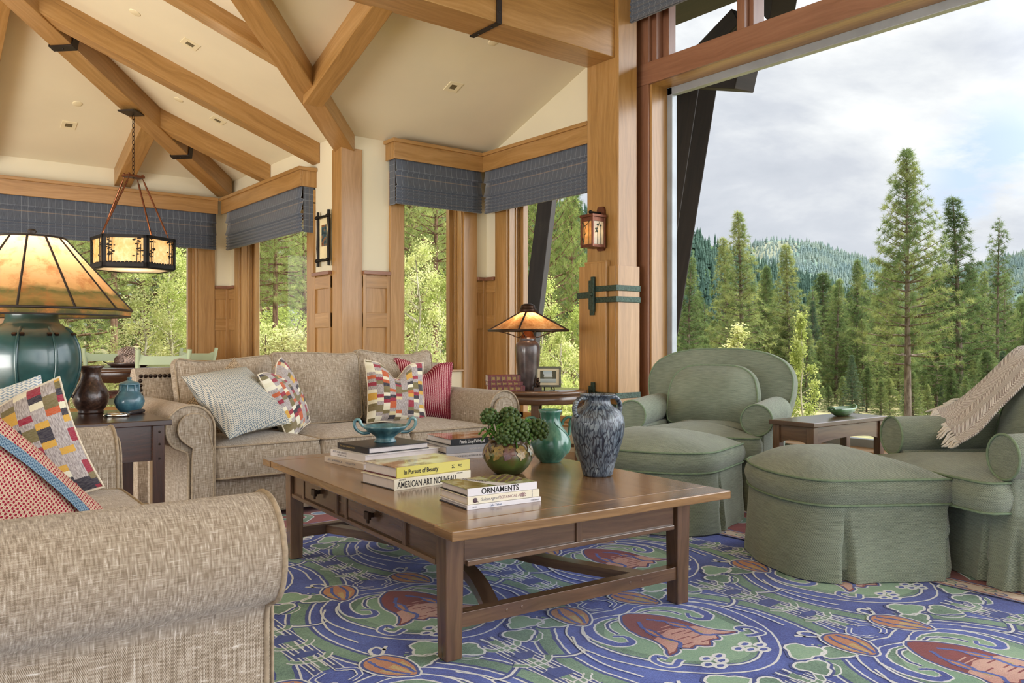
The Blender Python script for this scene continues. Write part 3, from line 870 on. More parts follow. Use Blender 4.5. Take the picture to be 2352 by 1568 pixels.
mb.bb(XW+.19, XW+.25, 4.635, 4.690, .27, 3.17, 0); mb.bb(XW+.19, XW+.25, -3.4, 4.69, 3.10, 3.165, 0); mb.bb(XW+.19, XW+.25, -3.4, 4.69, .27, .33, 0)
mb.obj('sash', M['alu'], w5, off5, bevel=.004)
mb = MB(); mb.bb(XW+.217, XW+.223, -3.38, 4.66, .3, 3.13); mb.obj('pane', M['glass'], w5, off5)
mb = MB()
mb.bb(XW+.02, XW+.24, 4.66, 4.709, 3.346, 4.15, 0, None, 2)
mb.bb(XW+.10, XW+.19, 4.595, 4.66, 3.346, 4.15, 0, None, 2)
mb.bb(XW+.08, XW+.20, -3.4, 4.66, 3.99, 4.15, 0, None, 1)
for yb in (3.80, 1.9, 0, -1.9):
    mb.bb(XW+.06, XW+.20, yb-.07, yb+.07, 3.346, 4.15, 0, None, 2); mb.bb(XW+.0, XW+.06, yb-.035, yb+.035, 3.346, 4.15, 0, None, 2)
mb.obj('transom_frame', W['fir_dark'], w5, off5, bevel=.004)
mb = MB(); mb.bb(XW+.147, XW+.153, -3.38, 4.62, 3.35, 4.0); mb.obj('transom_pane', M['glass'], w5, off5)

# wainscot ---------------------------------------------------------
def wainscot(name, ax, P, a0, a1, label, top=1.66, rails=((0, .16), (1.13, 1.27), (1.50, 1.615)), stiles=(.035, .035), cap=True):
    t = thing(name, label, 'panelling', ((a0+a1)/2, P, 0) if ax == 'Y' else (P, (a0+a1)/2, 0), 0, None, 'structure')
    off = (-t.location.x, -t.location.y, 0)
    mb = MB(); wbox(mb, ax, P, a0, a1, 0, .012, -.01, top-.03, 0, 2); mb.obj('panel', W['fir'], t, off)
    mb = MB()
    for z0, z1 in rails: wbox(mb, ax, P, a0, a1, .01, .026, z0, z1)
    if stiles[0]: wbox(mb, ax, P, a0, a0+stiles[0], .01, .028, -.01, top-.03)
    if stiles[1]: wbox(mb, ax, P, a1-stiles[1], a1, .01, .028, -.01, top-.03)
    mb.obj('rail', W['fir'], t, off, bevel=.003)
    mb = MB(); wbox(mb, ax, P, a0, a1, 0, .05, top-.035, top); mb.obj('cap', W['fir_dark'], t, off, bevel=.004)
    return t
wainscot('trim_1', 'Y', YA, 3.602, 3.886, 'panelling with the switch plate right of the corner post')
wainscot('trim_2', 'Y', YA, 4.902, XA, 'narrow panelling left of the corner behind the lamp table', stiles=(0, .06))
wainscot('trim_3', 'X', XA, 6.668, YA-.03, 'narrow panelling right of the corner behind the lamp table', stiles=(0, .0))
wainscot('trim_4', 'X', XN, 7.035, 7.405, 'panelling under the twig framed picture', top=1.66)
wainscot('trim_5', 'Y', YN, 3.213, XN, 'panelling left of the nook corner', stiles=(0, .06))
wainscot('trim_6', 'X', XN, 9.585, YN-.03, 'panelling right of the nook corner', stiles=(0, 0))

# cornice boxes over the shades ------------------------------------
def cornice(name, ax, P, a0, a1, z0, z1, label, ret=None, d=.17):
    mb = MB()
    wbox(mb, ax, P, a0, a1, d-.022, d, z0, z1)
    if ret is not None: wbox(mb, ax, P, ret-.011, ret+.011, 0, d-.022, z0, z1)
    e0, e1 = a0, a1
    if ret is not None:
        if abs(ret-a0) < .05: e0 = a0-.022
        else: e1 = a1+.022
    wbox(mb, ax, P, e0, e1, 0, d+.022, z1-.032, z1+.002)
    return tag(mb.obj(name, W['fir'], bevel=.004), label, 'cornice', None, 'structure')
cornice('cornice', 'Y', YA, 3.85, XA-.148, 2.71, 2.895, 'wooden cornice box over the narrow window shade', 3.861)
cornice('cornice', 'X', XA, 5.136, YA-.17, 2.71, 2.895, 'wooden cornice box between the inner corner and the pillar')
cornice('cornice', 'Y', YN, -3.1, XN-.20, 2.485, 2.668, 'long wooden cornice box over the wide nook window')
cornice('cornice', 'X', XN, 7.385, YN-.17, 2.485, 2.668, 'wooden cornice box on the nook side wall', 7.396)

# roman shades -----------------------------------------------------
def shade(ax, P, a0, a1, z0, z1, label, ends=(False, False), d=.155, lean=0.0):
    t = thing('roman_shade', label, 'window shade', ((a0+a1)/2, P, 0) if ax == 'Y' else (P, (a0+a1)/2, 0), 0, 'blue grey plaid roman shades')
    off = Vector((-t.location.x, -t.location.y, 0))
    H = z1-z0
    prof = [(0, .0), (.10, .002), (.24, .010), (.305, .018), (.315, -.008), (.45, .002), (.56, .012), (.622, .022), (.635, -.010)]
    for k in range(4):
        f0 = .70+k*.075
        prof += [(f0-.03, .006), (f0, .014), (f0+.008, -.002)]
    prof += [(.97, .008), (1.0, .014)]
    prof = [(min(f, 1.0), q) for f, q in prof]
    n = max(6, int((a1-a0)/.12)); k = len(prof)
    def fn(u, v):
        f, q = prof[int(round(v*(k-1)))]
        a = a0+(a1-a0)*u
        dd = d-.02+q*1.15+.004*mnoise.noise(Vector((a*4, f*4, P)))-lean*f
        z = z1-H*f-.006*f*math.sin(PI*u)
        return (a, P-dd, z) if ax == 'Y' else (P-dd, a, z)
    mb = MB(); mb.grid(fn, n, k-1, a1-a0, H, flip=(ax == 'X'))
    # real cloth lengths for the plaid
    o = mb.obj('shade_panel', M['plaid'], t, off, solid=.004)
    for e, a in zip(ends, (a0, a1)):
        if not e: continue
        mb = MB(); wbox(mb, ax, P, a-.002, a+.002, .02, d-.03, z0-.01, z1)
        mb.obj('side_return', M['plaid'], t, off)
    mb = MB()
    wbox(mb, ax, P, a0, a1, d-.03, d-.012, z0-.004, z0+.02)
    mb.obj('bottom_rail', M['plaid'], t, off)
    return t
shade('Y', YA, 3.885, XA-.165, 2.30, 2.735, 'blue grey plaid roman shade over the narrow window behind the sofa', (True, False))
shade('X', XA, 5.138, YA-.165, 2.295, 2.735, 'blue grey plaid roman shade over the tall window behind the mica lamp')
shade('Y', YN, -3.0, XN-.215, 2.075, 2.51, 'long blue grey plaid roman shade across the wide nook window')
shade('X', XN, 7.41, YN-.29, 2.06, 2.51, 'blue grey plaid roman shade on the nook side window', (True, False))
shade('X', XW, 1.2, 5.0, 3.66, 4.30, 'dark plaid roman shade on the transom at the top edge of the photo', (False, True), .20)

# small fixtures on ceiling and wall -------------------------------
def on_slope(kind, x, y, group):
    if kind == 1: z = zP1(x); nrm = Vector((-SL, 0, -1)); tx = Vector((0, 1, 0))
    elif kind == 2: z = zP2(y); nrm = Vector((0, -SL, -1)); tx = Vector((1, 0, 0))
    else: z = zP3(y); nrm = Vector((0, -SL, -1)); tx = Vector((1, 0, 0))
    nrm.normalize(); ty = nrm.cross(tx).normalized()
    m3 = Matrix((tx, ty, nrm)).transposed()
    return Vector((x, y, z)), m3.to_euler()
for kind, x, y, lab in ((1, 2.035, 6.794, 'square recessed ceiling light left of the valley beam'), (1, 2.68, 8.074, 'square recessed ceiling light just above the nook corner rafters'), (2, 1.558, 9.116, 'square recessed ceiling light left of the chandelier chain'), (3, 4.018, 5.95, 'square recessed ceiling light right of the valley beam')):
    p, e = on_slope(kind, x, y, 0)
    t = thing('recessed_light', lab, 'ceiling light', p, 0, 'square recessed ceiling lights', None, e)
    mb = MB()
    for a, b_, c, d_ in ((-.065, .065, -.065, -.032), (-.065, .065, .032, .065), (-.065, -.032, -.032, .032), (.032, .065, -.032, .032)): mb.bb(a, b_, c, d_, 0, .006)
    mb.obj('trim_plate', M['white_plastic'], t)
    mb = MB(); mb.bb(-.034, .034, -.034, .034, 0, .002); mb.obj('baffle', M['dark_hole'], t)
for kind, x, y, lab in ((1, 1.62, 6.80, 'round ceiling cover nearest the top left edge of the photo'), (1, 2.312, 8.079, 'round ceiling cover between the two lower rafters'), (2, 1.571, 8.755, 'round ceiling cover left of the hip beam'), (3, 4.011, 5.357, 'round ceiling cover just below the massive cross beam')):
    p, e = on_slope(kind, x, y, 0)
    mb = MB(); mb.lathe([(.0001, .005), (.038, .005), (.043, .003), (.044, 0)], 24)
    o = mb.obj('sprinkler_cover', M['white_plastic'], None, p, e); tag(o, lab, 'ceiling cover', 'round sprinkler covers')
sw = thing('switch_plate', 'purplish metal switch plate on the panelling right of the corner post', 'switch', (3.665, YA-.013, 1.207))
mb = MB(); mb.bb(-.032, .032, -.006, 0, -.06, .06); mb.obj('plate', plain('patinated_plate', S('6a5a68'), .4, .6, .5, .3, 80, .4), sw, bevel=.003)
mb = MB(); mb.bb(-.010, .010, -.010, -.005, -.028, .028); mb.obj('rocker', M['iron'], sw, bevel=.002)
# twig framed picture
pf = thing('framed_picture', 'small picture in a dark twig frame on the nook wall', 'picture', (XN-.012, 7.17, 1.97))
def twig(mb, p0, p1, r):
    P = [Vector(p0).lerp(Vector(p1), i/6)+Vector((random.uniform(-.002, .002), random.uniform(-.004, .004), random.uniform(-.003, .003))) for i in range(7)]
    mb.tube(P, [r*random.uniform(.85, 1.2) for _ in P], 7)
random.seed(3)
mb = MB()
for y in (-.115, .115): twig(mb, (-.02, y, -.26), (-.02, y, .26), .014)
for z in (-.205, .205): twig(mb, (-.03, -.15, z), (-.03, .15, z), .012)
for y in (-.115, .115):
    for z in (-.205, .205): mb.sphere((-.033, y, z), .019, 5)
mb.obj('twig_frame', M['iron'], pf)
mb = MB(); mb.bb(-.012, -.008, -.10, .10, -.19, .19); mb.obj('mat_board', plain('cream_mat', S('e0d2a8'), .8), pf)
mb = MB(); mb.bb(-.016, -.012, -.05, .05, -.07, .13)
def litho():
    m, n, b, o = newmat('forest_print')
    f = n.noise(n.mapping(n.coord('Object'), scale=(1, 9, 14)), 2.0, 5)
    n.put(b.inputs['Base Color'], n.ramp(f, [(.35, S('16242c')), (.5, S('37555c')), (.58, S('8a5a2c')), (.68, S('5a3020'))])); b.inputs['Roughness'].default_value = .4
    return m
mb.obj('print', litho(), pf)
# ------------------------------------------------------------------ sofas
def arm_profile(sgn, r=.125, base=.03, post=.135, cz=.540, n=16):
    """roll arm seen from the front; inner face x=0, scroll leaning outwards (sgn -1 left arm, +1 right arm)"""
    p = [(0, base), (0, .18), (0, .34), (0, cz-.02)]
    cx = -r
    for i in range(n+1):
        a = R(0+228*i/n); p.append((cx+r*math.cos(a), cz+r*math.sin(a)))
    p += [(-post-.010, cz-r+.004), (-post, cz-r-.03), (-post, .25), (-post, base)]
    return [(q[0]*-sgn, q[1]) for q in p]
def sofa(label, W_, D, loc, rz, n_seat, n_back, wing=True, arm_len=.93, group=None):
    s = thing('sofa', label, 'sofa', loc, rz)
    tw, wt = M['tweed'], M['tweed_welt']
    hw = W_/2; aw = .26; inner = hw-aw+.0
    for sgn in (-1, 1):
        pr = arm_profile(sgn); k = len(pr); L = [0]
        for i in range(1, k): L.append(L[-1]+math.dist(pr[i], pr[i-1]))
        x0 = sgn*inner
        ny = 6
        def fn(u, v, pr=pr, x0=x0):
            i = int(round(v*(k-1))); y = .008+(arm_len-.008)*u
            sh = 1.0
            return (x0+pr[i][0], y, pr[i][1])
        mb = MB(); mb.grid(fn, ny, k-1, arm_len, L[-1], flip=(sgn > 0))
        for y in (.008, arm_len):
            vs = [(x0+q[0], y, q[1]) for q in pr]
            idx = list(range(k)); 
            if (y < .1) == (sgn < 0): idx.reverse()
            mb.add(vs, [idx])
        a = mb.obj('arm', tw, s)
        # front panel: keyhole shape set proud of the arm
        mb = MB()
        cx, cz = -.125, .540
        q = [(-.012, .035)]+[(-.012, .42)]
        for i in range(15): an = R(-20+250*i/14); q.append((cx+.012+.082*math.cos(an), cz+.082*math.sin(an)))
        q += [(-.118, .44), (-.122, .38), (-.122, .035)]
        q = [(e[0]*-sgn, e[1]) for e in q]
        if sgn > 0: q = q[::-1]
        Mx = T(x0, .0, 0) @ RX(R(90))
        mb.prism(q[::-1] if sgn > 0 else q, -.004, .016, 0, Mx)
        pn = mb.obj('arm_panel', tw, a, bevel=.010, seg=3, ang=50)
        mb = MB(); mb.tube([(x0+e[0]*1.0, .004, e[1]) for e in pr], .0065, 6)
        mb.obj('welt', wt, a)
        mb = MB(); mb.tube([(x0+e[0], -.014, e[1]) for e in q], .0045, 6)
        mb.obj('panel_welt', wt, a)
    # base
    mb = MB(); mb.bb(-inner-.0, inner+.0, .065, D-.12, .035, .255, 0, None, 0)
    mb.obj('base', tw, s, bevel=.015, seg=3)
    for sx in (-1, 1):
        for y in (.14, D-.2):
            mb = MB(); mb.lathe([(.001, 0), (.022, 0), (.03, .037)], 12, 0, T(sx*(hw-.36), y, 0)); mb.obj('foot', W['dark_walnut'], s)
    # seat cushions
    sw = 2*inner/n_seat
    for i in range(n_seat):
        cx = -inner+sw*(i+.5); ol = rrect(sw-.006, .70, .035)
        Mx = T(cx, .345, 0)
        mb = MB(); puff(mb, ol, .255, .435, .040, .0, .012, 8, Mx, 0, 2.4, .008, i*3.1)
        c = mb.obj('seat_cushion', tw, s)
        for z in (.262, .433): welt(ol, z, .0055, Mx, .001).obj('welt', wt, c)
    # back frame
    mb = MB()
    bx = hw-.07
    sec = [(.70, .20), (.715, .60), (.745, .79), (.765, .825), (.80, .838), (.86, .825), (.885, .79), (.89, .60), (.90, .03), (.70, .03)]
    sec = [(y+D-1.0+.08, z) for y, z in sec]
    k = len(sec)
    def fb(u, v): i = int(round(v*k)) % k; return (-bx+2*bx*u, sec[i][0], sec[i][1])
    mb.grid(fb, 20, k, 2*bx, 2.2, wv=True, flip=True)
    for x in (-bx, bx):
        idx = list(range(k)); 
        if x > 0: idx.reverse()
        mb.add([(x, q[0], q[1]) for q in sec], [idx])
    bk = mb.obj('back', tw, s)
    if wing:
        mbn = MB(); mbn.sphere((0, 0, 0), .0125, 5, 0, None, (1, .55, 1))
        first = mbn.obj('nailhead', M['nail'], bk)
        y0 = D-1.0+.08
        pts = [(-bx+.028+.0275*i, .742+y0-.0, .790) for i in range(9)]+[(-bx+.024+.0*i, .738+y0-.0040*i, .762-.0275*i) for i in range(9)]
        for i, p in enumerate(pts):
            q = first if i == 0 else first.copy()
            if i: COL.objects.link(q); q.parent = bk
            q.location = p
    # back cushions
    bw = 2*inner/n_back
    for i in range(n_back):
        cx = -inner+bw*(i+.5)
        ol = rrect(bw-.008, .475, .05)
        ol = [(x*(1+.03*(y/.24)), y+(.030*(abs(x)/(bw/2))**3-.012+(-.03 if i == 0 else 0)+.012*math.sin(x*9+i*2))*(1 if y > 0 else -.2)) for x, y in ol]
        tilt = R(76+1.5*math.sin(i*2.3))
        Mx = T(cx, .665+D-1.0+.03, .683) @ RZ(R(1.5*math.sin(i*4+1))) @ RX(tilt)
        mb = MB(); puff(mb, ol, -.045, .045, .095, .05, .014, 10, Mx, 0, 2.0, .03, i*5.7+1)
        c = mb.obj('back_cushion', tw, s)
        welt(ol, .044, .0055, Mx, .001).obj('welt', wt, c)
    return s
sofa('long oatmeal tweed sofa under the narrow window, with brass-dark nailheads on its back', 2.35, 1.03, (2.367, 4.42, -.0), 0, 3, 3)
sofa('oatmeal tweed sofa in the foreground, seen over its big rolled arm', 2.03, 1.0, (.728, 2.655, 0), R(88.0), 2, 2, False)

def throw_pillow(label, w, h, t, mat, loc, yaw, lean, roll, group=None, dent=.0, weltmat=None, seed=0, tassel=False):
    o = thing('throw_pillow', label, 'pillow', loc, 0, group)
    Mx = RZ(R(yaw)) @ RX(R(90-lean)) @ RZ(R(roll))
    o.rotation_euler = Mx.to_euler()
    mb, edge = pillow_mesh(w, h, t, dent, 22, seed)
    c = mb.obj('cover', mat, o)
    if weltmat:
        mb = MB(); mb.tube(edge, .0045, 6, True); mb.obj('piping', weltmat, o)
    return o
wl = plain('cream_piping', S('d8cdb8'), .9, 0, .1, .1, 60)
throw_pillow('multicoloured block pillow leaning next to the chevron pillow on the long sofa', .45, .46, .17, M['blocks'], (2.00, 4.79, .645), 46, 20, 13, 'multicoloured block pillows', .05, wl, 7)
throw_pillow('multicoloured block pillow standing beside the red pillow', .43, .43, .17, M['blocks'], (2.835, 4.90, .655), -8, 14, -3, 'multicoloured block pillows', .11, wl, 9)
throw_pillow('dark red striped pillow against the right arm of the long sofa', .44, .43, .18, M['redstripe'], (3.12, 5.00, .655), -14, 13, -5, None, .09, M['redstripe'], 11)
def pillow_axes(label, w, h, t, mat, corner, ey, ex, group=None, weltmat=None, seed=0, dent=0.0):
    """pillow given by its lower right corner, the direction of its right edge (ey) and of its bottom edge (ex, pointing right)"""
    ey = Vector(ey).normalized(); ex = Vector(ex); ex = (ex-ey*ex.dot(ey)).normalized(); ez = ex.cross(ey)
    c = Vector(corner)+ey*h/2-ex*w/2
    o = throw_pillow(label, w, h, t, mat, c, 0, 0, 0, group, dent, weltmat, seed)
    o.rotation_euler = Matrix((ex, ey, ez)).transposed().to_euler()
    return o
P0 = at(530, 1008, 4.40); P1 = at(414, 858, 4.52); Pr = at(703, 1036, 4.74)
eyv = (P1-P0).normalized(); exv = (Pr-P0); exv = (exv-eyv*exv.dot(eyv)).normalized()
pillow_axes('blue and cream chevron knit pillow against the left arm of the long sofa', .50, .47, .20, M['chevron'], P0+exv*.49, eyv, exv, 'chevron knit pillows', None, 2)
throw_pillow('chevron knit pillow wedged behind the other chevron one, only its corner showing', .44, .44, .13, chevron_mat('tan_chevron_knit', S('6b5b4a'), S('b49f83'), .02), at(540, 935, 4.90), 10, 14, 38, 'chevron knit pillows', 0, None, 4)
pillow_axes('pale blue knit pillow at the back of the foreground sofa, under the big lamp', .46, .40, .15, M['bluedash'], (.60, 3.37, .50), (-.10, .08, .37), (.95, -.12, .12), None, None, 13)
pillow_axes('multicoloured block pillow on the foreground sofa behind the red dotted one', .48, .42, .16, M['blocks'], (.655, 3.18, .485), (-.115, .09, .36), (.93, -.25, .24), 'multicoloured block pillows', wl, 15, .02)
rp = pillow_axes('red dotted pillow with a blue braid stripe, nearest to the camera', .40, .56, .17, M['dots'], (.565, 2.58, .485), (-.625, -.10, .66), (.42, .50, .42), None, None, 17)
mb = MB()
def tp(u, v):
    x = .085+.034*(v-.5); y = -.245+.49*u
    uu, vv = x/.20, y/.28
    th = .085*(max(0, 1-uu*uu)*max(0, 1-vv*vv))**.42
    return (x, y, th*1.07+.005)
mb.grid(tp, 24, 4, .49, .034, flip=True); mb.obj('braid_stripe', M['tape'], rp)

# ------------------------------------------------------------------ green lounge chairs and ottomans
def demilune(hw, yb, yf, bulge, n=26):
    """flat back at y=yb, straight sides to y=yf, bowed front reaching yf-bulge (front = -y); ccw"""
    p = []
    for i in range(10): p.append((hw-2*hw*i/10, yb))
    for i in range(5): p.append((-hw, yb+(yf-yb)*i/5))
    for i in range(n):
        a = PI*i/n; 
        p.append((-hw*math.cos(a), yf-bulge*math.sin(a)**.8))
    for i in range(5): p.append((hw, yf+(yb-yf)*i/5))
    return p[::-1][::-1]
def area2(p): return sum(p[i][0]*p[(i+1) % len(p)][1]-p[(i+1) % len(p)][0]*p[i][1] for i in range(len(p)))
def skirt(outline, z0, z1, pleats, mat, parent, flare=.02, name='skirt'):
    """upholstered skirt with inverted kick pleats at the given points"""
    if area2(outline) < 0: outline = outline[::-1]
    # resample finely
    P = []
    for i in range(len(outline)):
        a, b = outline[i], outline[(i+1) % len(outline)]; L = math.dist(a, b); k = max(1, int(L/.012))
        for j in range(k): P.append((a[0]+(b[0]-a[0])*j/k, a[1]+(b[1]-a[1])*j/k))
    n = len(P)
    N = []
    for i in range(n):
        a, b = P[i-1], P[(i+1) % n]; tx, ty = b[0]-a[0], b[1]-a[1]; L = math.hypot(tx, ty) or 1
        N.append((ty/L, -tx/L))
    rows = 8
    def fn(u, v):
        i = int(round(u*n)) % n
        f = 1-v                                  # 1 at floor
        d = flare*f+.004*math.sin(i*.35)*f
        for (qx, qy) in pleats:
            r = math.dist(P[i], (qx, qy)); w = .004+.022*f
            if r < w: d -= .055*min(1, f*1.5)*(1-(r/w)**2)
            elif r < w+.05: d += .010*f*(1-(r-w)/.05)
        return (P[i][0]+N[i][0]*d, P[i][1]+N[i][1]*d, z0+(z1-z0)*v)
    mb = MB(); mb.grid(fn, n, rows, n*.012, z1-z0, wu=True)
    return mb.obj(name, mat, parent)
def ottoman(label, loc, rz, hw=.40, side=.46, bulge=.26):
    o = thing('ottoman', label, 'ottoman', loc, rz, 'sage green ottomans')
    yb, yf = side/2, -side/2
    ol = demilune(hw, yb, yf, bulge)
    if area2(ol) < 0: ol = ol[::-1]
    mb = MB(); mb.prism([(x*.96, y*.96) for x, y in ol], .05, .30); mb.obj('frame', M['sage'], o)
    skirt(ol, .004, .318, [(-hw, yf), (hw, yf), (-hw, yb), (hw, yb), (0, yf-bulge)][:4], M['sage'], o)
    mb = MB(); cu = [(x*1.015, y*1.015) for x, y in ol]
    puff(mb, cu, .318, .425, .10, 0, .016, 10, None, 0, 2.0, .006, hw)
    c = mb.obj('cushion', M['sage'], o)
    for z in (.32, .424): welt(cu, z, .0055, None, .002).obj('welt', M['sage_welt'], c)
    return o
def armchair(label, loc, rz):
    c = thing('armchair', label, 'armchair', loc, rz, 'sage green armchairs')
    sg, wt = M['sage'], M['sage_welt']
    # base and skirt
    ol = rrect(.92, .86, .05); ol = [(x, y+.03) for x, y in ol]
    mb = MB(); mb.bb(-.43, .43, -.36, .42, .05, .30); mb.obj('frame', sg, c, bevel=.02)
    skirt(ol, .004, .305, [(-.44, -.385), (.44, -.385), (-.44, .44), (.44, .44), (-.30, -.40), (.30, -.40)][:4]+[(.29, -.40), (-.29, -.40)], sg, c)
    # T-shaped seat cushion
    q = [(-.29, .28), (-.29, -.36), (-.41, -.39), (-.41, -.47), (-.38, -.50), (-.2, -.525), (0, -.535), (.2, -.525), (.38, -.50), (.41, -.47), (.41, -.39), (.29, -.36), (.29, .28)]
    sp = []
    for i in range(len(q)):
        a, b = q[i], q[(i+1) % len(q)]; L = math.dist(a, b); k = max(1, int(L/.05))
        for j in range(k): sp.append((a[0]+(b[0]-a[0])*j/k, a[1]+(b[1]-a[1])*j/k))
    mb = MB(); puff(mb, sp, .31, .435, .055, 0, .014, 8, None, 0, 2.2, .006, 3)
    s_ = mb.obj('seat_cushion', sg, c)
    for z in (.313, .434): welt(sp, z, .0055, None, .002).obj('welt', wt, s_)
    # arms: sock rolls on side panels
    for sgn in (-1, 1):
        mb = MB(); cx = sgn*.385; r = .092
        def fn(u, v):
            a = 2*PI*v; y = -.405+.66*u
            e = 1.0+.03*math.sin(PI*u)
            return (cx+sgn*.012*u+r*e*math.cos(a), y, .535+.01*u+r*e*math.sin(a))
        mb.grid(fn, 8, 24, .66, .6, wv=True, flip=True)
        mb.add([(cx+r*math.cos(2*PI*i/24), -.405, .535+r*math.sin(2*PI*i/24)) for i in range(24)], [tuple(range(24))])
        a = mb.obj('arm', sg, c)
        mb = MB(); mb.tube([(cx+r*math.cos(2*PI*i/28), -.407, .535+r*math.sin(2*PI*i/28)) for i in range(28)], .0055, 6, True); mb.obj('welt', wt, a)
        mb = MB(); mb.bb(sgn*.30, sgn*.425, -.395, .40, .28, .47); mb.obj('arm_side', sg, a, bevel=.015, seg=3)
    # rounded back
    half = [(0, .52), (.12, .518), (.24, .505), (.35, .475), (.44, .42), (.485, .34), (.490, .25), (.470, .14), (.44, .02), (.42, -.12), (.41, -.30)]
    bo = [(-x, y) for x, y in half[::-1][:-1]]+half
    bo = bo[::-1]
    sp = [tuple(p[:2]) for p in spline([(x, y, 0) for x, y in bo], 4)]
    base = [(-.41+.82*i/12, -.30) for i in range(1, 12)]
    sp = sp+base
    if area2(sp) < 0: sp = sp[::-1]
    Mx = T(0, .30, .43) @ RX(R(78))
    mb = MB(); puff(mb, sp, -.11, .055, .045, .03, .02, 9, Mx, 0, 2.6, .004, 8)
    b = mb.obj('back', sg, c)
    for z in (-.108, .054): welt(sp, z, .0055, Mx, .001).obj('welt', wt, b)
    # loose back cushion
    half = [(0, .200), (.12, .198), (.20, .178), (.262, .125), (.290, .04), (.298, -.06), (.29, -.17), (.25, -.20), (.1, -.212), (0, -.214)]
    q = half+[(-x, y) for x, y in half[::-1][1:-1]]
    sp = [tuple(p[:2]) for p in spline([(x, y, 0) for x, y in q], 4, True)]
    if area2(sp) < 0: sp = sp[::-1]
    Mx = T(0, .145, .640) @ RX(R(74))
    mb = MB(); puff(mb, sp, -.06, .03, .085, .03, .018, 9, Mx, 0, 2.2, .008, 6)
    k = mb.obj('back_cushion', sg, c)
    welt(sp, .028, .0055, Mx, .001).obj('welt', wt, k)
    return c
CH1 = armchair('sage green armchair by the pillar, facing the coffee table', (4.325, 3.43, 0), R(-65))
CH2 = armchair('sage green armchair at the right edge with a throw over its back', (4.135, 1.49, 0), R(-121))
ottoman('half round sage green ottoman pushed against the chair by the pillar', (3.575, 3.158, 0), R(-72), .40, .38)
ottoman('half round sage green ottoman nearest to the camera, before the chair with the throw', (3.575, 2.004, 0), R(-123), .375, .45, .215)

# throw blanket over the chair on the right: follows the chair's own surfaces
th = thing('throw_blanket', 'taupe herringbone throw with cream fringe draped over the right armchair', 'throw', (4.135, 1.49, 0), R(-121))
rowsL = [(-.46, .47, .70), (-.45, .43, .86), (-.43, .36, .952), (-.385, .265, .935), (-.365, .165, .86), (-.37, .07, .775), (-.385, -.02, .70), (-.395, -.09, .66), (-.40, -.14, .645)]
rowsR = [(-.05, .50, .70), (-.03, .46, .88), (-.02, .385, .968), (-.035, .265, .945), (-.055, .15, .88), (-.08, .06, .775), (-.12, -.02, .67), (-.16, -.09, .565), (-.19, -.17, .506)]
A = spline(rowsL, 6); B = spline(rowsR, 6)
def thf(u, v):
    i = v*(len(A)-1); k = min(int(i), len(A)-2); f = i-k
    p = A[k].lerp(A[k+1], f).lerp(B[k].lerp(B[k+1], f), u)
    w = .012*math.sin(u*9+v*2)+.006*math.sin(u*23+v*5)
    return (p.x, p.y-.012-abs(w)*.6*(v), p.z+.010+w*.7)
mb = MB(); mb.grid(thf, 24, len(A)-1, .40, 1.05); mb.obj('cloth', M['herring'], th, solid=.007)
random.seed(5); mb = MB()
for i in range(26):
    u = i/25; p = Vector(thf(u, 1.0)); d = Vector((.0, -.045, -.028-.01*random.random()))
    side = Vector((random.uniform(-.02, .02), random.uniform(-.012, .012), 0))
    L = random.uniform(.9, 1.3)
    q = [p, p+d*.4*L+side*.3+Vector((0, 0, .008)), p+d*.8*L+side*.8, p+d*1.15*L+side]
    q = [Vector((a.x, a.y, max(a.z, .497 if u > .45 else a.z))) for a in q]
    mb.tube(q, [.005, .0065, .006, .0035], 5)
for i in range(16):
    p = Vector(thf(0, .55+.45*i/15)); q = [p, p+Vector((-.025, -.012, -.004)), p+Vector((-.05-.02*random.random(), -.02, -.016))]
    if i > 6: mb.tube(q, [.005, .006, .0035], 5)
mb.obj('fringe', M['fringe'], th)

# slatted chairside table between the chairs
ct = thing('chairside_table', 'narrow walnut chairside table between the two green chairs', 'side table', (4.455, 2.64, 0), R(-1.5))
mb = MB(); mb.bb(-.385, .385, -.145, .145, .525, .552, 0, None, 0); mb.obj('tabletop', W['medium_walnut'], ct, bevel=.004)
lmb = MB(); lmb.bb(-.022, .022, -.022, .022, 0, .525, 0, None, 2); leg0 = lmb.obj('leg', W['medium_walnut'], ct, bevel=.003)
for i, (x, y) in enumerate(((-.345, -.11), (.345, -.11), (.345, .11), (-.345, .11))):
    q = leg0 if i == 0 else leg0.copy()
    if i: COL.objects.link(q); q.parent = ct
    q.location = (x, y, 0)
def arched(x0, x1, zt, zb, rise):
    p = [(x0, zt), (x0, zb)]+[(x0+(x1-x0)*i/12, zb+rise*math.sin(PI*i/12)**.6) for i in range(1, 12)]+[(x1, zb), (x1, zt)]
    return p
mb = MB()
for y in (-.12, .10): mb.prism(arched(-.325, .325, .525, .42, .03), -.0, .02, 0, T(0, y+.02, 0) @ RX(R(90)), grain=0)
for x in (-.355, .335): mb.prism(arched(-.09, .09, .525, .42, .025), 0, .02, 0, T(x, 0, 0) @ RZ(R(90)) @ RX(R(90)), grain=0)
mb.obj('apron', W['medium_walnut'], ct, bevel=.002)
mb = MB(); mb.bb(-.33, .33, -.02, .02, .10, .13, 0); mb.bb(-.36, -.33, -.1, .1, .09, .13); mb.bb(.33, .36, -.1, .1, .09, .13); mb.obj('stretcher', W['medium_walnut'], ct)
sl0 = None
for i, x in enumerate((.12, .17, .22)):
    pass
dish = thing('dish', 'long green glazed dish on the chairside table', 'dish', (4.62, 2.655, .5525), R(3))
mb = MB(); mb.lathe([(.001, .003), (.035, .0), (.055, .004), (.085, .026), (.098, .048), (.094, .050), (.08, .03), (.05, .012), (.001, .010)], 36, 0, None, sx=1.38, sy=.66)
mb.obj('bowl', M['dish_green'], dish)
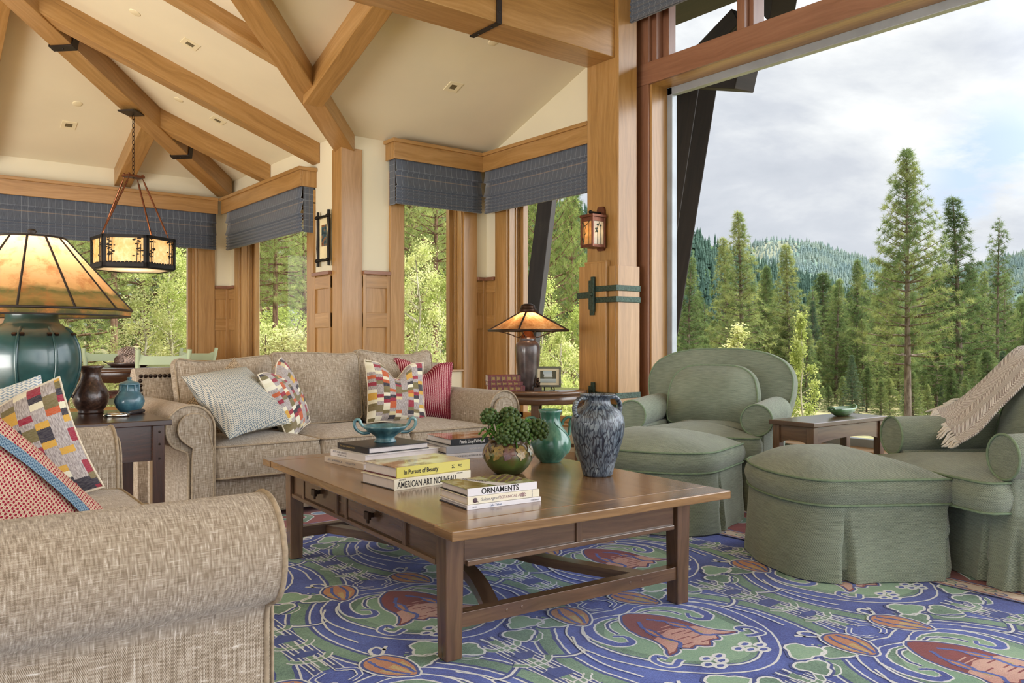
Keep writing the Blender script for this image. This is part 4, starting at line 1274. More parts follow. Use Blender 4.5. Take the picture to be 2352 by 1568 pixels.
for sx in (-1, 1):
    mb = MB(); mb.tube(spline([(sx*.128, -.022, .044), (sx*.140, -.012, .054), (sx*.143, .0, .058), (sx*.140, .012, .054), (sx*.128, .022, .044)], 4), .007, 8); mb.obj('handle', M['dish_green'], dish)
# ------------------------------------------------------------------ coffee table
TR = R(-4.23); TC = Vector((1.997, 2.843, 0))
ct = thing('coffee_table', 'large walnut coffee table with bowed stretchers in the middle of the rug', 'coffee table', TC, TR)
wn, wd = W['walnut'], W['medium_walnut']
HT = .4455
mb = MB(); mb.bb(-.593, .593, -.793, .793, HT-.03, HT, 0, None, 1); mb.obj('tabletop', wn, ct, bevel=.003)
for y0, y1 in ((-.907, -.795), (.795, .907)):
    mb = MB(); mb.bb(-.597, .597, y0, y1, HT-.031, HT, 0, None, 0); mb.obj('breadboard_end', wn, ct, bevel=.004)
mb = MB(); mb.box((0, 0, .206), (.068, .068, .412), 0, None, 2, .85); l0 = mb.obj('leg', wd, ct, bevel=.004)
for i, (x, y) in enumerate(((-.502, -.726), (.502, -.726), (.502, .726), (-.502, .726))):
    q = l0 if i == 0 else l0.copy()
    if i: COL.objects.link(q); q.parent = ct
    q.location = (x, y, 0)
mb = MB()
for y in (-.745, .725): mb.bb(-.46, .46, y, y+.02, .295, HT-.03, 0, None, 0)
for x in (-.52, .50): mb.bb(x, x+.02, -.68, .68, .295, HT-.03, 0, None, 1)
mb.obj('apron', wd, ct)
mb = MB()
for y in (-.757, .737): mb.bb(-.455, .455, y, y+.02, .288, .306, 0, None, 0)
for y, s_ in ((-.753, 1), (.733, 1)): mb.bb(-.013, .013, y, y+.02, .30, HT-.03, 0, None, 2)
for x in (-.532, .512): mb.bb(x, x+.02, -.68, .68, .288, .306, 0, None, 1)
for y in (.54, .155, .055, -.455): mb.bb(-.530, -.515, y-.011, y+.011, .30, HT-.03, 0, None, 2)
mb.obj('bead_moulding', wd, ct, bevel=.003)
for y0, y1 in ((.166, .529), (-.444, .044)):
    mb = MB(); mb.bb(-.526, -.512, y0+.006, y1-.006, .312, HT-.034, 0, None, 1)
    d = mb.obj('drawer', wd, ct, bevel=.002)
    yc = (y0+y1)/2
    mb = MB(); mb.bb(-.545, -.526, yc-.008, yc+.008, .355, .371); mb.bb(-.556, -.543, yc-.020, yc+.020, .349, .377); mb.bb(-.552, -.544, yc-.008, yc+.008, .335, .352)
    mb.obj('knob', M['bronze'], d, bevel=.002)
for y in (-.726, .726):
    mb = MB(); mb.bb(-.475, .475, y-.022, y+.022, .095, .142, 0, None, 0)
    for x in (-.30, -.24, .30, .24): mb.lathe([(.001, .001), (.006, .001), (.006, 0)], 10, 0, T(x, y-.022, .12) @ RX(R(90)))
    mb.obj('stretcher', wd, ct, bevel=.003)
for sgn in (-1, 1):
    mb = MB(); n = 24
    def cx(v): return sgn*(.33-.20*math.sin(PI*v))
    vs = []; fs = []; uv = []
    for i in range(n+1):
        v = i/n; y = -.70+1.40*v; x = cx(v)
        for dx, z in ((-.03, .10), (.03, .10), (.03, .136), (-.03, .136)): vs.append((x+dx, y, z))
    for i in range(n):
        for k, wv in enumerate((.06, .036, .06, .036)):
            a, b = i*4+k, i*4+(k+1) % 4
            fs.append((a, b, b+4, a+4)); y0, y1 = 1.4*i/n, 1.4*(i+1)/n
            uv.append([(y0, k*.1), (y0, k*.1+wv), (y1, k*.1+wv), (y1, k*.1)])
    mb.add(vs, fs, 0, False, uv); mb.obj('bowed_stretcher', wd, ct)

# books -------------------------------------------------------------
def coverart(name, stops, sc_=14, det=6, stretch=(1, 1, 1)):
    m, n, b, o = newmat(name)
    f = n.noise(n.mapping(n.coord('Object'), scale=stretch), sc_, det, .6)
    n.put(b.inputs['Base Color'], n.ramp(f, stops)); b.inputs['Roughness'].default_value = .18
    b.inputs['Coat Weight'].default_value = .5; return m
def txt(body, size, mat, parent, loc, rot, align='LEFT', sx=1.0, bold=0, name='lettering', shear=0):
    c = bpy.data.curves.new(name, 'FONT'); c.body = body; c.size = size; c.align_x = align; c.align_y = 'CENTER'
    c.extrude = .0003; c.offset = bold; c.shear = shear; c.space_character = 1.0
    c.materials.append(mat)
    tmp = bpy.data.objects.new(name, c); COL.objects.link(tmp)
    me = bpy.data.meshes.new_from_object(tmp.evaluated_get(bpy.context.evaluated_depsgraph_get()))
    bpy.data.objects.remove(tmp, do_unlink=True); me.name = name
    o = bpy.data.objects.new(name, me); COL.objects.link(o); o.parent = parent
    o.location = loc; o.rotation_euler = rot; o.scale = (sx, 1, 1)
    return o
INK = plain('black_ink', S('1a1718'), .5, 0, .3, .02)
def book(label, w, d, h, loc, rz, cover, board=None, spine=None, sp_side='S', group=None, texts=(), rough=.4, art=None, board_t=.0035, cat='book'):
    """lying book; spine along local -y (S) or local -x (W); w = x size, d = y size"""
    bk = thing('book', label, cat, loc, rz, group)
    bt = board_t
    mb = MB()
    mb.bb(-w/2, w/2, -d/2, d/2, 0, bt, 1); mb.bb(-w/2, w/2, -d/2, d/2, h-bt, h, 0)
    if sp_side == 'S':
        mb.bb(-w/2, w/2, -d/2-.002, -d/2+.004, .0, h, 2)
    else: mb.bb(-w/2-.002, -w/2+.004, -d/2, d/2, 0, h, 2)
    mb.obj('cover', [art or cover, board or cover, spine or cover], bk, bevel=.0012)
    mb = MB(); i = .006
    if sp_side == 'S': mb.bb(-w/2+i, w/2-i, -d/2+.004, d/2-i, bt, h-bt, 0, None, 0)
    else: mb.bb(-w/2+.004, w/2-i, -d/2+i, d/2-i, bt, h-bt, 0, None, 1)
    mb.obj('pages', M['page'], bk)
    for (body, size, mat, along, up, kw) in texts:
        if kw.get('top'):
            txt(body, size, mat, bk, (along, up, h+.0006), (0, 0, kw.get('rz', 0)), kw.get('al', 'LEFT'), kw.get('sx', 1), kw.get('bold', 0), 'lettering', kw.get('shear', 0))
        elif sp_side == 'S':
            txt(body, size, mat, bk, (-w/2+along, -d/2-.0025, up), (R(90), kw.get('rr', 0), 0), kw.get('al', 'LEFT'), kw.get('sx', 1), kw.get('bold', 0), 'lettering', kw.get('shear', 0))
        else:
            txt(body, size, mat, bk, (-w/2-.0025, d/2-along, up), (R(90), 0, R(-90)), kw.get('al', 'LEFT'), kw.get('sx', 1), kw.get('bold', 0), 'lettering', kw.get('shear', 0))
    return bk
white = plain('white_jacket', S('dcdbe0'), .25, 0, .4, .02, 3); cream = plain('cream_jacket', S('e0dac6'), .25, 0, .4, .02, 3)
beige = plain('beige_jacket', S('cbbfb2'), .3, 0, .4, .03, 3); grey = plain('grey_jacket', S('a9adb8'), .25, 0, .4, .04, 3)
black = plain('black_cloth', S('26272c'), .35, 0, .4, .1, 30); yellow = plain('yellow_jacket', S('c9bf62'), .25, 0, .4, .03, 3)
maroon = plain('maroon_board', S('5a2430'), .5, 0, .3, .1, 20); navy = plain('navy_board', S('23263a'), .5)
greyink = plain('grey_ink', S('8b8b93'), .5); goldink = plain('gold_ink', S('a3905c'), .4); redink = plain('rose_ink', S('a08088'), .5); blueink = plain('blue_ink', S('6f7fa0'), .5); whiteink = plain('white_ink', S('e6e6e6'), .5)
zt = HT
# stack under the compote: spines to the left (-x)
g = 'books under the blue-green compote'
def at_table(px, py, z): 
    t = FPX*(1-z)/(py-784.0); return at(px, py, t)
book('beige book at the bottom of the stack under the compote', .44, .335, .026, (1.885, 3.355, zt), R(4), beige, None, None, 'W', g, (('ART IN AMERICA', .013, greyink, .03, .015, {'sx': 1.3}), ('COLLECTION', .012, greyink, .19, .015, {'sx': 1.1})))
book('white book in the middle of the stack under the compote', .405, .30, .030, (1.897, 3.37, zt+.0265), R(4), white, None, None, 'W', g, (('ARTS AND CRAFTS', .012, greyink, .02, .022, {'sx': 1.2}), ('THE ART OF LIFE', .009, greyink, .06, .010, {'sx': 1.2})))
book('black cloth book on top of the stack, carrying the compote', .325, .275, .027, (1.890, 3.38, zt+.057), R(3), black, None, None, 'W', g, (('THE CRAFTSMAN HOME', .010, goldink, .025, .015, {'sx': 1.2}),), .35)
comp = thing('compote', 'blue-green pottery compote with two loop handles on the black book', 'bowl', (1.905, 3.39, zt+.0842), R(-20)); comp.scale = (.86, .86, .86)
mb = MB(); mb.lathe([(.001, .002), (.060, 0), (.060, .006), (.052, .018), (.050, .024), (.060, .036), (.095, .060), (.118, .078), (.122, .088), (.118, .090), (.110, .080), (.080, .062), (.04, .05), (.001, .046)], 48)
mb.obj('bowl', M['compote'], comp)
for sx in (-1, 1):
    mb = MB(); mb.tube(spline([(sx*.085, 0, .052), (sx*.125, 0, .052), (sx*.158, 0, .075), (sx*.168, 0, .105), (sx*.158, 0, .124), (sx*.140, 0, .122), (sx*.132, 0, .104), (sx*.118, 0, .086)], 5), [.009]+[.0085]*35+[.007], 8)
    mb.obj('handle', M['compote'], comp)
# stack at the back with the black spined book
g = 'books behind the planter'
x0, y0, rr = 2.315, 3.335, R(-7)
book('white book at the bottom of the stack behind the planter', .36, .33, .028, (x0, y0, zt), rr, white, black, white, 'S', g, (('THE DOMESTIC INTERIOR REVEALED', .012, greyink, .03, .014, {'sx': 1.0}),))
book('grey book in the middle of the stack behind the planter', .36, .33, .034, (x0+.003, y0+.004, zt+.0285), rr, grey, navy, grey, 'S', g, (('MODERN ARCHITECTURE', .012, whiteink, .12, .017, {'sx': 1.0}),))
book('black spined architecture book with a red landscape cover, topmost behind the planter', .33, .27, .030, (x0+.02, y0-.01, zt+.063), rr, black, None, black, 'S', g, (('Frank Lloyd Wright', .022, whiteink, .045, .015, {'sx': .78, 'bold': .0004}),), .3, coverart('red_landscape_cover', [(.3, S('3a1f1a')), (.45, S('8a4a38')), (.55, S('c9b9ae')), (.68, S('5c6b78'))], 10))
# yellow book on the white art book
g = 'art books in the middle of the coffee table'
x0, y0, rr = 1.705, 2.80, R(2)
book('cream art book lying under the yellow one', .355, .245, .042, (x0, y0-.012, zt), rr, cream, black, cream, 'S', g, (('AMERICAN ART NOUVEAU', .0335, INK, .013, .018, {'sx': .66, 'bold': .0004}), ('ARTISTS', .008, INK, .02, .037, {}), ('ABRAMS', .008, INK, .285, .037, {})))
book('yellow spined book with a bright photo cover, on the cream art book', .345, .24, .040, (x0+.012, y0, zt+.0425), rr+R(.5), yellow, maroon, yellow, 'S', g, (('In Pursuit of Beauty', .024, INK, .03, .019, {'sx': .83, 'bold': .0004}), ('M', .022, INK, .262, .020, {'rr': R(-90), 'sx': .9, 'al': 'CENTER'}), ('R', .024, INK, .295, .020, {'rr': R(-90), 'sx': .8, 'al': 'CENTER', 'shear': .3})), .25,
     coverart('pond_photo_cover', [(.34, S('3f3a34')), (.42, S('a87a5c')), (.5, S('e6e6cc')), (.62, S('f2f2e8'))], 7, 5, (1, 1.6, 1)))
# ornaments stack, nearest to the camera
g = 'books nearest to the camera'
x0, y0, rr = 1.70, 2.29, R(-6)
thinb = book('thin white book at the bottom of the nearest stack', .293, .20, .016, (x0, y0, zt), rr, white, navy, white, 'S', g, (('Lake Tahoe', .011, blueink, .085, .008, {'sx': .9, 'shear': .2}), ('PETER', .006, greyink, .02, .008, {}), ('CHRONICLE', .006, greyink, .25, .008, {})))
bot = book('cream botanical book in the middle of the nearest stack', .285, .20, .026, (x0+.000, y0+.004, zt+.0165), rr, cream, beige, cream, 'S', g, (('Golden Age of', .014, greyink, .048, .013, {'sx': .85, 'shear': .35}), ('BOTANICAL ART', .0135, redink, .122, .013, {'sx': .95}), ('CARLTON', .006, greyink, .255, .013, {'rr': R(-90), 'al': 'CENTER'})))
mb = MB(); mb.sphere((-.1425+.028, -.1035, .013), .0085, 6, 0, None, (1, .12, 1)); mb.tube([(-.1425+.034, -.1035, .010), (-.1425+.040, -.1035, .006)], .001, 5)
mb.obj('poppy_emblem', plain('plum_ink', S('4a3540'), .5), bot)
random.seed(8); mb = MB()
for i in range(9):
    a = R(20+i*38); L = .010
    mb.tube([(.075, -.1035, .013), (.075+L*math.cos(a)*1.1, -.1035, .013+L*.75*math.sin(a))], .0008, 5); mb.sphere((.075+L*math.cos(a)*1.1, -.1035, .013+L*.75*math.sin(a)), .0016, 4, 0, None, (1, .3, 1))
mb.obj('flower_emblem', redink, bot)
orn = book('picture covered book with the big black title, topmost of the nearest stack', .275, .195, .026, (x0-.004, y0+.004, zt+.043), rr, white, INK, white, 'S', g, (('ORNAMENTS', .0265, INK, .052, .013, {'sx': .93, 'bold': .0003}), ('VICTORIAN', .022, INK, -.060, .082, {'top': 1, 'rz': R(-62), 'sx': .9})), .2,
     coverart('garden_cover', [(.3, S('2f3424')), (.44, S('6c7438')), (.54, S('a7ab7c')), (.68, S('cfd6bd'))], 16))
mb = MB(); mb.add([(-.07, .092, .0262), (-.045, .092, .0262), (.035, -.095, .0262), (-.02, -.095, .0262)], [(0, 3, 2, 1)]); mb.obj('title_band', white, orn)
mb = MB(); mb.bb(.02, .13, -.05, .09, .0262, .0263); 
def diam():
    m, n, b, o = newmat('plum_diamonds'); d = n.voronoi(n.mapping(n.coord('Object'), rot=(0, 0, R(45))), 40, 0)
    n.put(b.inputs['Base Color'], n.mix(n.math('GREATER_THAN', d, .42), S('6a4a55'), S('8f8f4c'))); b.inputs['Roughness'].default_value = .2; return m
mb.obj('cover_pattern', diam(), orn)

# vases on the coffee table
pl = thing('planter', 'leaf patterned pottery planter filled with green berries', 'planter', (2.115, 2.72, zt), R(10))
mb = MB(); prof = [(.001, .002), (.045, 0), (.062, .006), (.085, .030), (.103, .062), (.106, .085), (.098, .112), (.084, .130), (.080, .138), (.086, .146), (.082, .148), (.074, .138), (.078, .12), (.09, .09), (.001, .08)]
mb.lathe(prof, 48); mb.obj('pot', M['planter'], pl)
def leafshape(L, wd_, n=14):
    p = []
    for i in range(n+1): u = i/n; p.append((wd_*math.sin(PI*u**.75)*(1+.25*math.sin(u*19)), -L*u))
    for i in range(n-1, 0, -1): u = i/n; p.append((-wd_*math.sin(PI*u**.75)*(1+.25*math.cos(u*19)), -L*u))
    return p
def potr(z):
    for (r0, z0), (r1, z1) in zip(prof[3:8], prof[4:9]):
        if z0 <= z <= z1: return r0+(r1-r0)*(z-z0)/(z1-z0)
    return .09
random.seed(12)
for i in range(14):
    a0 = 2*PI*i/14; tiltl = random.uniform(-.5, .5); mb = MB()
    P = leafshape(random.uniform(.058, .075), .023); vs = []
    for (x, y) in P:
        xx = x*math.cos(tiltl)-y*math.sin(tiltl); yy = x*math.sin(tiltl)+y*math.cos(tiltl)
        z = .128+yy; r = potr(max(.03, min(.129, z)))+.0035; an = a0+xx/.1
        vs.append((r*math.cos(an), r*math.sin(an), z))
    c = Vector((0, 0, 0))
    for v in vs: c += Vector(v)
    c /= len(vs); c = c+Vector((c.x, c.y, 0)).normalized()*.004; vs.append(tuple(c)); k = len(vs)-1
    mb.add(vs, [(q, (q+1) % k, k) for q in range(k)], 0, True)
    mb.obj('glazed_leaf', M['leaf_gold'] if i % 3 else M['leaf_plum'], pl)
for sgn in (-1, 1):
    mb = MB(); mb.tube(spline([(sgn*.086, 0, .14), (sgn*.108, 0, .138), (sgn*.114, 0, .115), (sgn*.106, 0, .098)], 4), .006, 7); mb.obj('handle', M['planter'], pl)
random.seed(21)
def fib(n, r, c, lo=-.2):
    out = []
    for i in range(n):
        z = 1-(1-lo)*(i+.5)/n; a = i*2.39996; q = math.sqrt(max(0, 1-z*z)); out.append(Vector((r*q*math.cos(a), r*q*math.sin(a), r*z))+c)
    return out
heads = [((-.098, -.07, .165), .036, 34), ((-.035, -.075, .185), .050, 60), ((-.05, .06, .235), .036, 34), ((.012, .0, .215), .034, 30), ((.062, .05, .222), .046, 46), ((.10, -.075, .178), .044, 50), ((.0, -.02, .175), .05, 40)]
for i, (c, r, n_) in enumerate(heads):
    c = Vector(c); mb = MB(); 
    mb.sphere(tuple(c), r*.82, 6)
    for p in fib(n_, r, c, -.75): mb.sphere(tuple(p), r*.21, 4)
    mb.obj('berry_head', M['berry'], pl)
    mb = MB(); mb.tube([c, Vector((c.x*.45, c.y*.45, .10))], .005, 6)
    mb.obj('stem', M['frond'], pl)
mb = MB()
for i in range(34):
    a = random.uniform(0, 2*PI); r0 = random.uniform(.02, .075); out = random.uniform(.03, .075)
    if i < 10: a = random.uniform(-.9, .9)
    b0 = Vector((r0*math.cos(a), r0*math.sin(a), .135)); b1 = b0+Vector((out*math.cos(a), out*math.sin(a), random.uniform(-.03, .09)))
    ctrl = (b0+b1)/2+Vector((0, 0, .035))
    P = spline([b0, ctrl, b1], 5)
    for q in P: mb.sphere(tuple(q+Vector((random.uniform(-.003, .003),)*3)), .0048, 3)
    mb.tube(P, .003, 5)
mb.obj('fern_fronds', M['frond'], pl)

gv = thing('vase', 'sea green pottery vase with a looped side handle and raised swirl', 'vase', (2.470, 2.86, zt), R(-30))
mb = MB(); mb.lathe([(.001, .002), (.048, 0), (.050, .006), (.062, .018), (.086, .048), (.094, .078), (.088, .110), (.070, .142), (.052, .172), (.045, .200), (.048, .225), (.057, .240), (.052, .241), (.043, .225), (.040, .19), (.001, .18)], 48)
mb.obj('body', M['green_glaze'], gv)
for sgn, hh in ((1, .0), (-1, .0)):
    mb = MB(); mb.tube(spline([(sgn*.055, 0, .168), (sgn*.062, 0, .19), (sgn*.082, 0, .205), (sgn*.108, 0, .200), (sgn*.098, 0, .185), (sgn*.092, 0, .16), (sgn*.088, 0, .12)], 5), [.007]*15+[.011]*9+[.007]*7, 8, flat=.8)
    mb.obj('handle', M['green_glaze'], gv)
mb = MB()
def gvr(z):
    P = [(.062, .018), (.086, .048), (.094, .078), (.088, .110), (.070, .142), (.052, .172), (.046, .2)]
    for (r0, z0), (r1, z1) in zip(P, P[1:]):
        if z0 <= z <= z1: return r0+(r1-r0)*(z-z0)/(z1-z0)
    return .05
for k in range(4):
    P = []
    for i in range(22):
        u = i/21; an = R(-75)+R(60+18*k)*(.5-.5*math.cos(PI*2*u*.62))-R(10*k)*u; z = .19-.145*u+.02*math.sin(PI*u)
        r = gvr(z)+.0005; P.append((r*math.cos(an), r*math.sin(an), z))
    mb.tube(P, .0028, 6)
mb.obj('raised_swirl', M['green_glaze'], gv)

bv = thing('vase', 'tall blue crackle glazed jar with two shoulder handles', 'vase', (2.375, 2.45, zt), R(-8))
prof = [(.001, .003), (.056, 0), (.061, .005), (.072, .05), (.094, .12), (.108, .175), (.1115, .215), (.104, .25), (.084, .275), (.062, .289), (.054, .300), (.052, .315), (.060, .326), (.072, .331), (.074, .337), (.066, .337), (.05, .325), (.044, .3), (.001, .29)]
pp = spline([(r, 0, z) for r, z in prof[2:14]], 4); prof2 = prof[:2]+[(p.x, p.z) for p in pp]+prof[14:]
mb = MB(); mb.lathe(prof2, 56); mb.obj('body', M['crackle'], bv)
for sgn in (-1, 1):
    mb = MB(); P = spline([(sgn*.060, 0, .322), (sgn*.088, 0, .322), (sgn*.108, 0, .305), (sgn*.116, 0, .280), (sgn*.110, 0, .255), (sgn*.100, 0, .250)], 6)
    mb.tube(P, [.009]*len(P), 8, flat=1.5); mb.obj('handle', M['crackle'], bv)

# ------------------------------------------------------------------ dark side table, big lamp and its neighbours
st = thing('side_table', 'dark walnut side table with studded legs between the two sofas', 'side table', (.70, 4.56, 0), R(-1))
SZ = .62; dw = W['dark_walnut']
mb = MB(); mb.bb(-.47, .47, -.385, .385, SZ-.028, SZ, 0, None, 0); mb.obj('tabletop', dw, st, bevel=.004)
mb = MB(); mb.bb(-.028, .028, -.028, .028, 0, SZ-.028, 0, None, 2); l0 = mb.obj('leg', dw, st, bevel=.003)
mbs = MB()
for z in (.56, .50, .43): mbs.sphere((0.004, -.029, z), .006, 4)
for z in (.54, .46, .38): mbs.sphere((.029, .004, z), .006, 4)
s0 = mbs.obj('stud', M['nail'], l0)
for i, (x, y) in enumerate(((.415, -.325), (-.415, -.325), (.415, .325), (-.415, .325))):
    q = l0 if i == 0 else l0.copy()
    if i:
        COL.objects.link(q); q.parent = st; s1 = s0.copy(); COL.objects.link(s1); s1.parent = q
    q.location = (x, y, 0)
mb = MB()
for y in (-.335, .315): mb.bb(-.39, .39, y, y+.02, .42, SZ-.028, 0, None, 0)
for x in (-.425, .405): mb.bb(x, x+.02, -.30, .30, .42, SZ-.028, 0, None, 1)
mb.obj('apron', dw, st)

def mica_lamp(lamp, prof_base, basemat, n, r0, z0, r1, z1, shade_mat, rib_mat, rib_r, cap_prof, collar_prof, watts, bulb_z, rot0=0.0, skirt=.0, collar_mat=None):
    mb = MB(); mb.lathe(prof_base, 48); mb.obj('lamp_base', basemat, lamp)
    mb = MB(); mb.lathe(collar_prof, 36); mb.obj('collar', collar_mat or M['copper'], lamp)
    sh = None
    A = [rot0+2*PI*i/n for i in range(n)]
    P0 = [Vector((r0*math.cos(a), r0*math.sin(a), z0)) for a in A]; P1 = [Vector((r1*math.cos(a), r1*math.sin(a), z1)) for a in A]
    mb = MB()
    for i in range(n):
        j = (i+1) % n; k = 8
        vs = []; 
        for q in range(k+1): vs += [P0[i].lerp(P1[i], q/k), P0[j].lerp(P1[j], q/k)]
        mb.add(vs, [(2*q, 2*q+1, 2*q+3, 2*q+2) for q in range(k)])
    if skirt:
        for i in range(n):
            j = (i+1) % n; d = Vector((0, 0, -skirt)); mb.add([P0[i], P0[j], P0[j]*.985+d+Vector((0, 0, .015*z0)), P0[i]*.985+d+Vector((0, 0, .015*z0))], [(3, 2, 1, 0)])
    sh = mb.obj('lamp_shade', shade_mat, lamp)
    mb = MB()
    for i in range(n): mb.tube([P0[i], P1[i]], rib_r, 6)
    mb.tube(P0, rib_r*1.15, 6, True); mb.tube(P1, rib_r, 6, True)
    if skirt: mb.tube([p*.985+Vector((0, 0, -skirt+.015*z0)) for p in P0], rib_r*.7, 6, True)
    mb.obj('rib', rib_mat, sh)
    mb = MB(); mb.lathe(cap_prof, 32); mb.obj('cap', rib_mat, lamp)
    mb = MB(); mb.sphere((0, 0, bulb_z), .032, 8, 0, None, (1, 1, 1.3)); mb.obj('bulb', M['bulb'], lamp)
    l = bpy.data.lights.new('lamp_bulb_light', 'POINT'); l.energy = watts; l.color = (1, .74, .54); l.shadow_soft_size = .05
    lo = bpy.data.objects.new('bulb_light', l); COL.objects.link(lo); lo.parent = lamp; lo.location = (0, 0, bulb_z+.075)
    return sh
bl = thing('table_lamp', 'huge table lamp with teal ribbed urn base and glowing mica shade', 'lamp', (.625, 4.60, SZ), R(0))
base = [(.001, .0), (.11, 0), (.115, .02), (.15, .08), (.19, .16), (.212, .24), (.215, .30), (.207, .36), (.18, .42), (.142, .455), (.122, .47), (.114, .49), (.114, .525), (.135, .572), (.142, .583), (.125, .583), (.10, .56), (.001, .55)]
bp = spline([(r, 0, z) for r, z in base[2:12]], 4); base2 = base[:2]+[(p.x, p.z) for p in bp]+base[12:]
sh = mica_lamp(bl, base2, M['lamp_green'], 12, .445, .535, .145, .885, M['mica_big'], M['steel'], .0055,
     [(.150, .882), (.150, .89), (.05, .892), (.02, .90), (.014, .905), (.022, .918), (.014, .93), (.001, .932)], [(.138, .583), (.138, .592), (.10, .60), (.05, .63), (.03, .70), (.02, .80), (.001, .82)], 17, .70, R(15), .03, None)
mb = MB()
for i in range(8):
    a = R(20+45*i); P = [((p.x+.001)*math.cos(a), (p.x+.001)*math.sin(a), p.z) for p in bp if p.z < .452]
    mb.tube(P, .0075, 6)
mb.obj('strap', M['lamp_green'], bl)
for i in range(8):
    a = R(20+45*i)
    for da in (-.09, .09):
        mb = MB(); mb.box((0, 0, 0), (.012, .018, .012), 0, RZ(a+da) @ T(.188, 0, .415) @ RY(R(35))); mb.obj('stud', M['bronze'], bl)
# painted landscape band along the lower edge of the mica
def band_mat():
    m = bpy.data.materials.new('mica_landscape'); m.use_nodes = True; n = NT(m.node_tree); n.n.clear(); out = n.new('ShaderNodeOutputMaterial')
    p = n.coord('Object'); x, y, z = n.sep(p)
    f = n.noise(p, 10, 6, .65); h = n.math('ADD', z, n.math('MULTIPLY', n.math('SUBTRACT', n.noise(n.mapping(p, scale=(1, 1, 3)), 7, 5, .6), .5), .09))
    col = n.ramp(n.mrange(h, .50, .90), [(.0, S('4d5340')), (.10, S('6d6a40')), (.20, S('a88a55')), (.27, S('6f7048')), (.34, S('d8b078')), (.46, S('e2b988')), (.8, S('e8c69c'))])
    col = n.mix(n.mrange(f, .50, .66, 0, .75), col, S('b47a4a'))
    d = n.new('ShaderNodeBsdfDiffuse'); t = n.new('ShaderNodeBsdfTranslucent'); n.put(d.inputs[0], col); n.put(t.inputs[0], col)
    mx = n.new('ShaderNodeMixShader'); mx.inputs[0].default_value = .62; n.l.new(d.outputs[0], mx.inputs[1]); n.l.new(t.outputs[0], mx.inputs[2]); n.l.new(mx.outputs[0], out.inputs[0]); return m
sh.data.materials[0] = band_mat()
pt = thing('pitcher', 'dark hammered metal pitcher beside the blue lidded jar', 'pitcher', (.925, 4.80, SZ), R(185))
mb = MB(); mb.lathe([(.001, .003), (.060, 0), (.064, .008), (.060, .016), (.072, .03), (.086, .06), (.089, .09), (.080, .125), (.060, .16), (.048, .19), (.046, .21), (.054, .236), (.068, .250), (.064, .251), (.05, .24), (.04, .21), (.001, .2)], 40)
mb.obj('body', M['pitcher'], pt)
mb = MB(); P = spline([(.055, 0, .238), (.082, 0, .232), (.098, 0, .20), (.104, 0, .15), (.098, 0, .11), (.086, 0, .085)], 6); mb.tube(P, .007, 8, flat=1.7); mb.obj('handle', M['pitcher'], pt)
jr = thing('jar', 'blue-green pottery jar with a domed lid on the dark side table', 'jar', (1.09, 4.69, SZ), R(20))
mb = MB(); mb.lathe([(.001, .002), (.040, 0), (.045, .005), (.066, .03), (.076, .06), (.070, .085), (.054, .11), (.049, .118), (.049, .122), (.046, .15), (.001, .15)], 40); mb.obj('body', M['blue_jar'], jr)
mb = MB(); mb.lathe([(.052, .150), (.053, .154), (.045, .162), (.02, .170), (.010, .174), (.009, .179), (.014, .185), (.009, .190), (.001, .191)], 32); mb.obj('lid', M['blue_jar'], jr)
mb = MB()
for i in range(8):
    a = R(45*i); mb.tube([(.050*math.cos(a), .050*math.sin(a), .118), (.047*math.cos(a), .047*math.sin(a), .15)], .0045, 6)
mb.obj('neck_rib', M['blue_jar'], jr)
mg = thing('magnifying_glass', 'magnifying glass with dark handle lying at the table corner', 'magnifying glass', (.985, 4.50, SZ+.009), R(42))
mb = MB(); mb.tube([(.055*math.cos(2*PI*i/32), .055*math.sin(2*PI*i/32), .0) for i in range(32)], .008, 8, True); mb.tube([(.06, 0, 0), (.085, 0, 0)], .006, 8); mb.obj('rim', plain('polished_nickel', S('c9c6c0'), .12, 1), mg)
mb = MB(); mb.lathe([(.001, -.003), (.03, -.0025), (.05, 0), (.03, .0025), (.001, .003)], 32); mb.obj('lens', M['glass'], mg)
mb = MB(); mb.tube(spline([(.085, 0, 0), (.10, 0, 0), (.14, 0, .001), (.19, 0, .002), (.22, 0, .002), (.235, 0, .001)], 4), [.006, .007, .008, .009, .010, .0105, .011, .0115, .012, .012, .012, .012, .012, .012, .0115, .011, .010, .009, .007, .005, .002], 10); mb.obj('handle', plain('horn_handle', S('2e2b2e'), .25), mg)

# ------------------------------------------------------------------ round lamp table by the window
LT = Vector((4.36, 5.22, 0)); LZ = .60
lt = thing('lamp_table', 'round walnut table in front of the tall window, carrying the small mica lamp', 'side table', LT, R(20))
mb = MB(); mb.lathe([(.001, LZ-.026), (.405, LZ-.026), (.415, LZ-.02), (.415, LZ-.005), (.41, LZ), (.001, LZ)], 64); mb.obj('tabletop', W['medium_walnut'], lt)
mb = MB(); mb.lathe([(.385, LZ-.10), (.395, LZ-.10), (.395, LZ-.026), (.385, LZ-.026)], 64); mb.lathe([(.385, LZ-.10), (.375, LZ-.10), (.375, LZ-.026)], 64); mb.obj('apron', W['medium_walnut'], lt)
mb = MB(); mb.bb(-.032, .032, -.032, .032, 0, LZ-.03, 0, None, 2); l0 = mb.obj('leg', W['medium_walnut'], lt, bevel=.004)
for i in range(4):
    a = R(28+90*i); q = l0 if i == 0 else l0.copy()
    if i: COL.objects.link(q); q.parent = lt
    q.location = (.345*math.cos(a), .345*math.sin(a), 0); q.rotation_euler = (0, 0, a)
mb = MB(); mb.box((0, 0, .14), (.62, .03, .03), 0, RZ(R(28))); mb.box((0, 0, .14), (.62, .03, .03), 0, RZ(R(118))); mb.obj('stretcher', W['medium_walnut'], lt)
